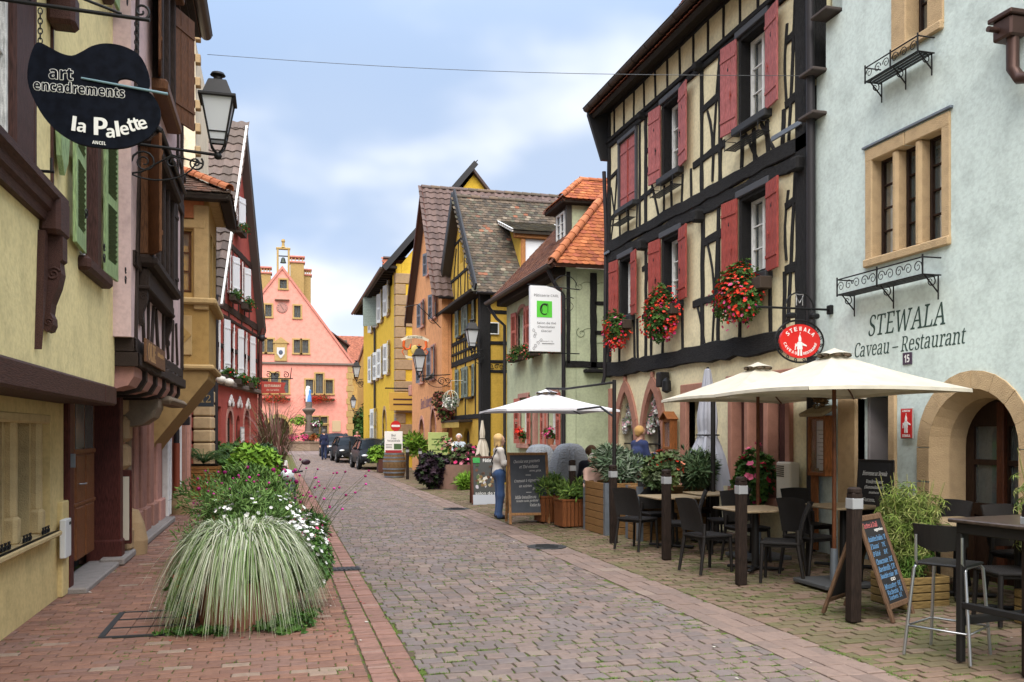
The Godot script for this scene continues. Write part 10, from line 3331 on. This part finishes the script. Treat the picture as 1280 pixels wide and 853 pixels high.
func build_left_plants() -> void:
	var box := thing("grass_planter", "low terracotta planter half hidden under the mound of striped grass", "planter", at(-0.29, 8.3))
	var pb := MB.new()
	pb.lathe(V2([0.0, 0.0, 0.36, 0.0, 0.42, 0.36, 0.44, 0.42, 0.38, 0.42, 0.36, 0.36, 0.0, 0.36]), 8, Z3, false)
	part("tub", pb, mat("tub_terracotta", 0.3, 0.13, 0.085, 0.9, {"tex": "mottle", "scale": 1.5, "tex2": "fine", "scale2": 4.0}), box)
	var gr := thing("striped_grass", "large arching mound of white-striped grass in the planter on the pavement", "grass plant", at(-0.29, 8.3))
	var b := MB.new()
	b.tint = true
	var sh := [Color(0.42, 0.46, 0.32), Color(0.3, 0.37, 0.2), Color(0.52, 0.54, 0.42), Color(0.14, 0.22, 0.07), Color(0.2, 0.29, 0.11), Color(0.48, 0.51, 0.38)]
	for k in 2300:
		b.col = sh[R.randi() % sh.size()] * R.randf_range(0.75, 1.15)
		var a := R.randf() * TAU
		var r0 := 0.2 * sqrt(R.randf())
		var o := V(cos(a) * r0, 0.42, sin(a) * r0)
		var f := R.randf()
		var peak := lerpf(0.5, 0.36, f) * R.randf_range(0.8, 1.08)
		var fall := R.randf_range(-0.43, 0.0)
		if f < 0.3:
			fall = R.randf_range(-0.1, 0.34)
		fall = minf(fall, peak * 0.9)
		var aa := 2.0 * (peak + sqrt(peak * (peak - fall)))
		blade(b, o, a + R.randf_range(-0.5, 0.5), lerpf(0.24, 0.62, pow(f, 0.5)) * R.randf_range(0.85, 1.1), aa, aa - fall, R.randf_range(0.0035, 0.0075))
	part("blades", b, mat("blade", 1, 1, 1, 0.55, {"vc": true, "back": Color(0.4, 0.4, 0.35)}), gr).set_meta("kind", "stuff")
	var wd := thing("weeds", "fringe of small weeds round the foot of the grass planter", "weeds", at(-0.24, 8.25))
	foliage(wd, "foliage", V(0.3, 0.03, 0.1), V(0.55, 0.07, 0.45), 420, 0, 0.8, GREEN, "leaf", 0.2, 6, 0.0)
	foliage(wd, "side_foliage", V(-0.4, 0.02, 0.3), V(0.4, 0.04, 0.15), 160, 0, 0.6, GREEN, "leaf", 0.2, 5, 0.0)
	wd.set_meta("kind", "stuff")
	var wh := shrub("white_daisies", "bush covered in small white flowers on the right of the grass mound", "flowers", at(0.27, 8.85), V(0.36, 0.46, 0.46), 1300, 0, 0.75, [Color(0.07, 0.15, 0.03), Color(0.1, 0.2, 0.04), Color(0.05, 0.11, 0.03)], 620, WHITES, "", 1, 1.15)
	shrub("red_geranium", "red geraniums peeping out at the left of the grass mound", "flowers", at(-0.8, 8.25, 0.1), V(0.14, 0.22, 0.22), 130, 0, 0.9, GREEN, 70, REDS, "", 1, 1.5)
	shrub("red_geranium", "red geraniums higher behind the left edge of the grass mound", "flowers", at(-0.78, 8.75, 0.25), V(0.14, 0.25, 0.22), 120, 0, 0.9, GREEN, 50, [Color(0.6, 0.1, 0.08), Color(0.55, 0.05, 0.05)], "", 1, 1.5)
	var box2 := thing("long_planter", "long terracotta planter hidden under the flowers behind the grass mound", "planter", at(-0.2, 10.9))
	bx("trough", V(0, 0.22, 0), V(1.1, 0.44, 2.2), M.tub_terracotta, box2, 0.03)
	shrub("white_flowers", "loose green bush dotted with white flowers just behind the grass mound", "flowers", at(-0.35, 10.0, 0.3), V(0.72, 0.44, 0.5), 1700, 4, 0.62, [Color(0.11, 0.2, 0.05), Color(0.15, 0.25, 0.07), Color(0.08, 0.15, 0.04)], 260, WHITES, "", 1, 1.25)
	shrub("pink_flowers", "pink flowers at the street edge of the bed behind the white daisies", "flowers", at(0.33, 10.6, 0.3), V(0.34, 0.28, 0.5), 420, 4, 0.8, GREEN, 130, [Color(0.62, 0.16, 0.28), Color(0.55, 0.08, 0.2), Color(0.6, 0.3, 0.32)], "", 1, 1.8)
	shrub("green_bush", "dense green bush in the middle of the flower bed", "shrub", at(-0.35, 12.0, 0.4), V(0.78, 0.52, 0.7), 1900, 4, 0.75, [Color(0.09, 0.17, 0.04), Color(0.13, 0.22, 0.05), Color(0.07, 0.13, 0.03)], 60, PURPLES, "", 3, 1.5)
	var gm := thing("purple_flowers", "tall thin stems with round purple flower heads above the bed", "flowers", at(-0.1, 11.4))
	var sb := MB.new()
	var xs := []
	var cs := []
	for k in 110:
		var base := V(R.randf_range(-0.8, 0.65), 0.4, R.randf_range(-1.6, 1.1))
		var tip := base + V(R.randf_range(-0.2, 0.2) + maxf(base.x, 0.0) * 0.8, R.randf_range(0.35, 0.85), R.randf_range(-0.15, 0.15))
		sb.tube(P3([base, base.lerp(tip, 0.5) + V(0, 0.08, 0), tip]), 0.0035, 0.002, 3)
		xs.append(Transform3D(Basis().scaled(V1 * R.randf_range(0.85, 1.25)), tip))
		cs.append(PURPLES[R.randi() % 3] * R.randf_range(0.9, 1.6))
	part("stem", sb, M.green_stem, gm).set_meta("kind", "stuff")
	many("flower_head", leaf_mesh(3), M.petal, gm, xs, cs)
	shrub("lime_bush", "bright lime green bush before the red house", "shrub", at(-0.42, 16.3, 0.6), V(0.62, 0.45, 0.6), 1000, 0, 1.9, LIME, 30, PURPLES, "", 3, 1.8)
	shrub("dark_bush", "grey-green bush at the back of the flower bed before the lime bush leaves off", "shrub", at(-0.35, 18.6, 0.5), V(0.5, 0.55, 0.6), 800, 0, 1.8, [Color(0.04, 0.08, 0.03), Color(0.06, 0.1, 0.05)], 0, [])
	var box3 := thing("bed_planter", "row planter under the lime green bush", "planter", at(-0.5, 16.6))
	bx("trough", V(0, 0.3, 0), V(1.1, 0.6, 2.6), M.tub_terracotta, box3, 0.03)
	shrub("orange_flowers", "pot of orange and red flowers beside the motor scooter", "flowers", at(-0.05, 20.5, 0.3), V(0.35, 0.4, 0.35), 200, 0, 1.6, GREEN, 120, [Color(0.55, 0.12, 0.03), Color(0.5, 0.05, 0.03), Color(0.5, 0.05, 0.2)], "", 1, 2.2)
	shrub("street_bush", "dark leafy pot plants along the foot of the red house", "shrub", at(-1.2, 26.5, 0.3), V(0.6, 0.6, 1.2), 500, 0, 2.4, GREEN, 30, REDS, "", 1, 2.2)
	var fg := thing("feather_grass", "tall feathery reddish grass before the red parasol", "grass plant", at(-0.05, 22.0, 0.3))
	var fb := MB.new()
	fb.tint = true
	for k in 420:
		fb.col = [Color(0.22, 0.11, 0.1), Color(0.3, 0.16, 0.14), Color(0.16, 0.12, 0.06), Color(0.12, 0.14, 0.05)][R.randi() % 4]
		blade(fb, V(R.randf_range(-0.15, 0.15), 0.3, R.randf_range(-0.15, 0.15)), R.randf() * TAU, R.randf_range(0.3, 0.95), R.randf_range(2.2, 3.6), R.randf_range(1.3, 2.2), R.randf_range(0.006, 0.016))
	part("blades", fb, M.blade, fg).set_meta("kind", "stuff")
	bx("pot", V(0, 0.05, 0), V(0.5, 0.6, 0.5), M.tub_terracotta, fg, 0.04)
	var bn := thing("white_signs", "pair of small white panels beside the flower pots before the fountain", "panel", at(-0.1, 24.0))
	for k in 2:
		bx("panel", V(k * 0.28, 0.95 - 0.12 * k, 0), V(0.22, 0.34, 0.06), M.paper, bn, 0.02)
		bx("post", V(k * 0.28, 0.4, -0.04), V(0.06, 0.8, 0.04), M.walnut_frame, bn)
	var pm := thing("potted_palm", "small palm in a square orange slatted wooden pot by the wall", "potted palm", at(-1.86, 24.6))
	for k in 9:
		bx("slat", V(0, 0.05 + k * 0.095, 0), V(0.78 + 0.012 * k, 0.085, 0.78 + 0.012 * k), wood("palm_pot", 0.34, 0.16, 0.05, 0, 0.7, 0.2), pm, 0.01)
	bx("soil", V(0, 0.89, 0), V(0.78, 0.02, 0.78), M.soil, pm)
	for k in 26:
		var a := TAU * k / 26 + R.randf_range(-0.1, 0.1)
		var f := MB.new()
		var up := R.randf_range(0.5, 1.5)
		var reach := R.randf_range(0.55, 0.95)
		var d := V(cos(a), 0, sin(a))
		var side := V(-sin(a), 0, cos(a))
		var pp := func(t: float) -> Vector3: return V(0, 0.92, 0) + d * reach * t + VY * (up * t - up * 0.85 * t * t)
		var pts := PackedVector3Array()
		for j in 9:
			pts.append(pp.call(j / 8.0))
		f.tube(pts, 0.012, 0.004, 4)
		for j in 16:
			var t := 0.12 + 0.86 * j / 16.0
			var p: Vector3 = pp.call(t)
			var l := 0.26 * sin(PI * clampf(t * 0.85 + 0.12, 0, 1))
			for sd in [-1.0, 1.0]:
				var tip: Vector3 = p + side * sd * l + d * l * 0.55 + V(0, -0.05, 0)
				f.tri(p, p + d * 0.03, tip)
		part("frond", f, mat("frond", 0.05, 0.1, 0.025, 0.6, {"back": Color(0.2, 0.3, 0.1)}), pm)

func _ready() -> void:
	R.seed = 4711
	camera_and_light()
	textures()
	weave()
	materials()
	build_ground()
	build_timber_house()
	build_mint_house()
	build_green_house()
	build_yellow_timber_house()
	build_orange_house()
	build_far_yellow_house()
	build_town_hall()
	build_palette_house()
	build_pink_timber_house()
	build_sandstone_oriel()
	build_red_house()
	build_backdrop()
	build_oval_sign()
	build_pastry_sign()
	build_palette_sign()
	build_bollards()
	build_terrace_furniture()
	build_parasols()
	build_boards()
	build_planters()
	build_small_things()
	build_vehicles()
	build_left_plants()
	build_people()
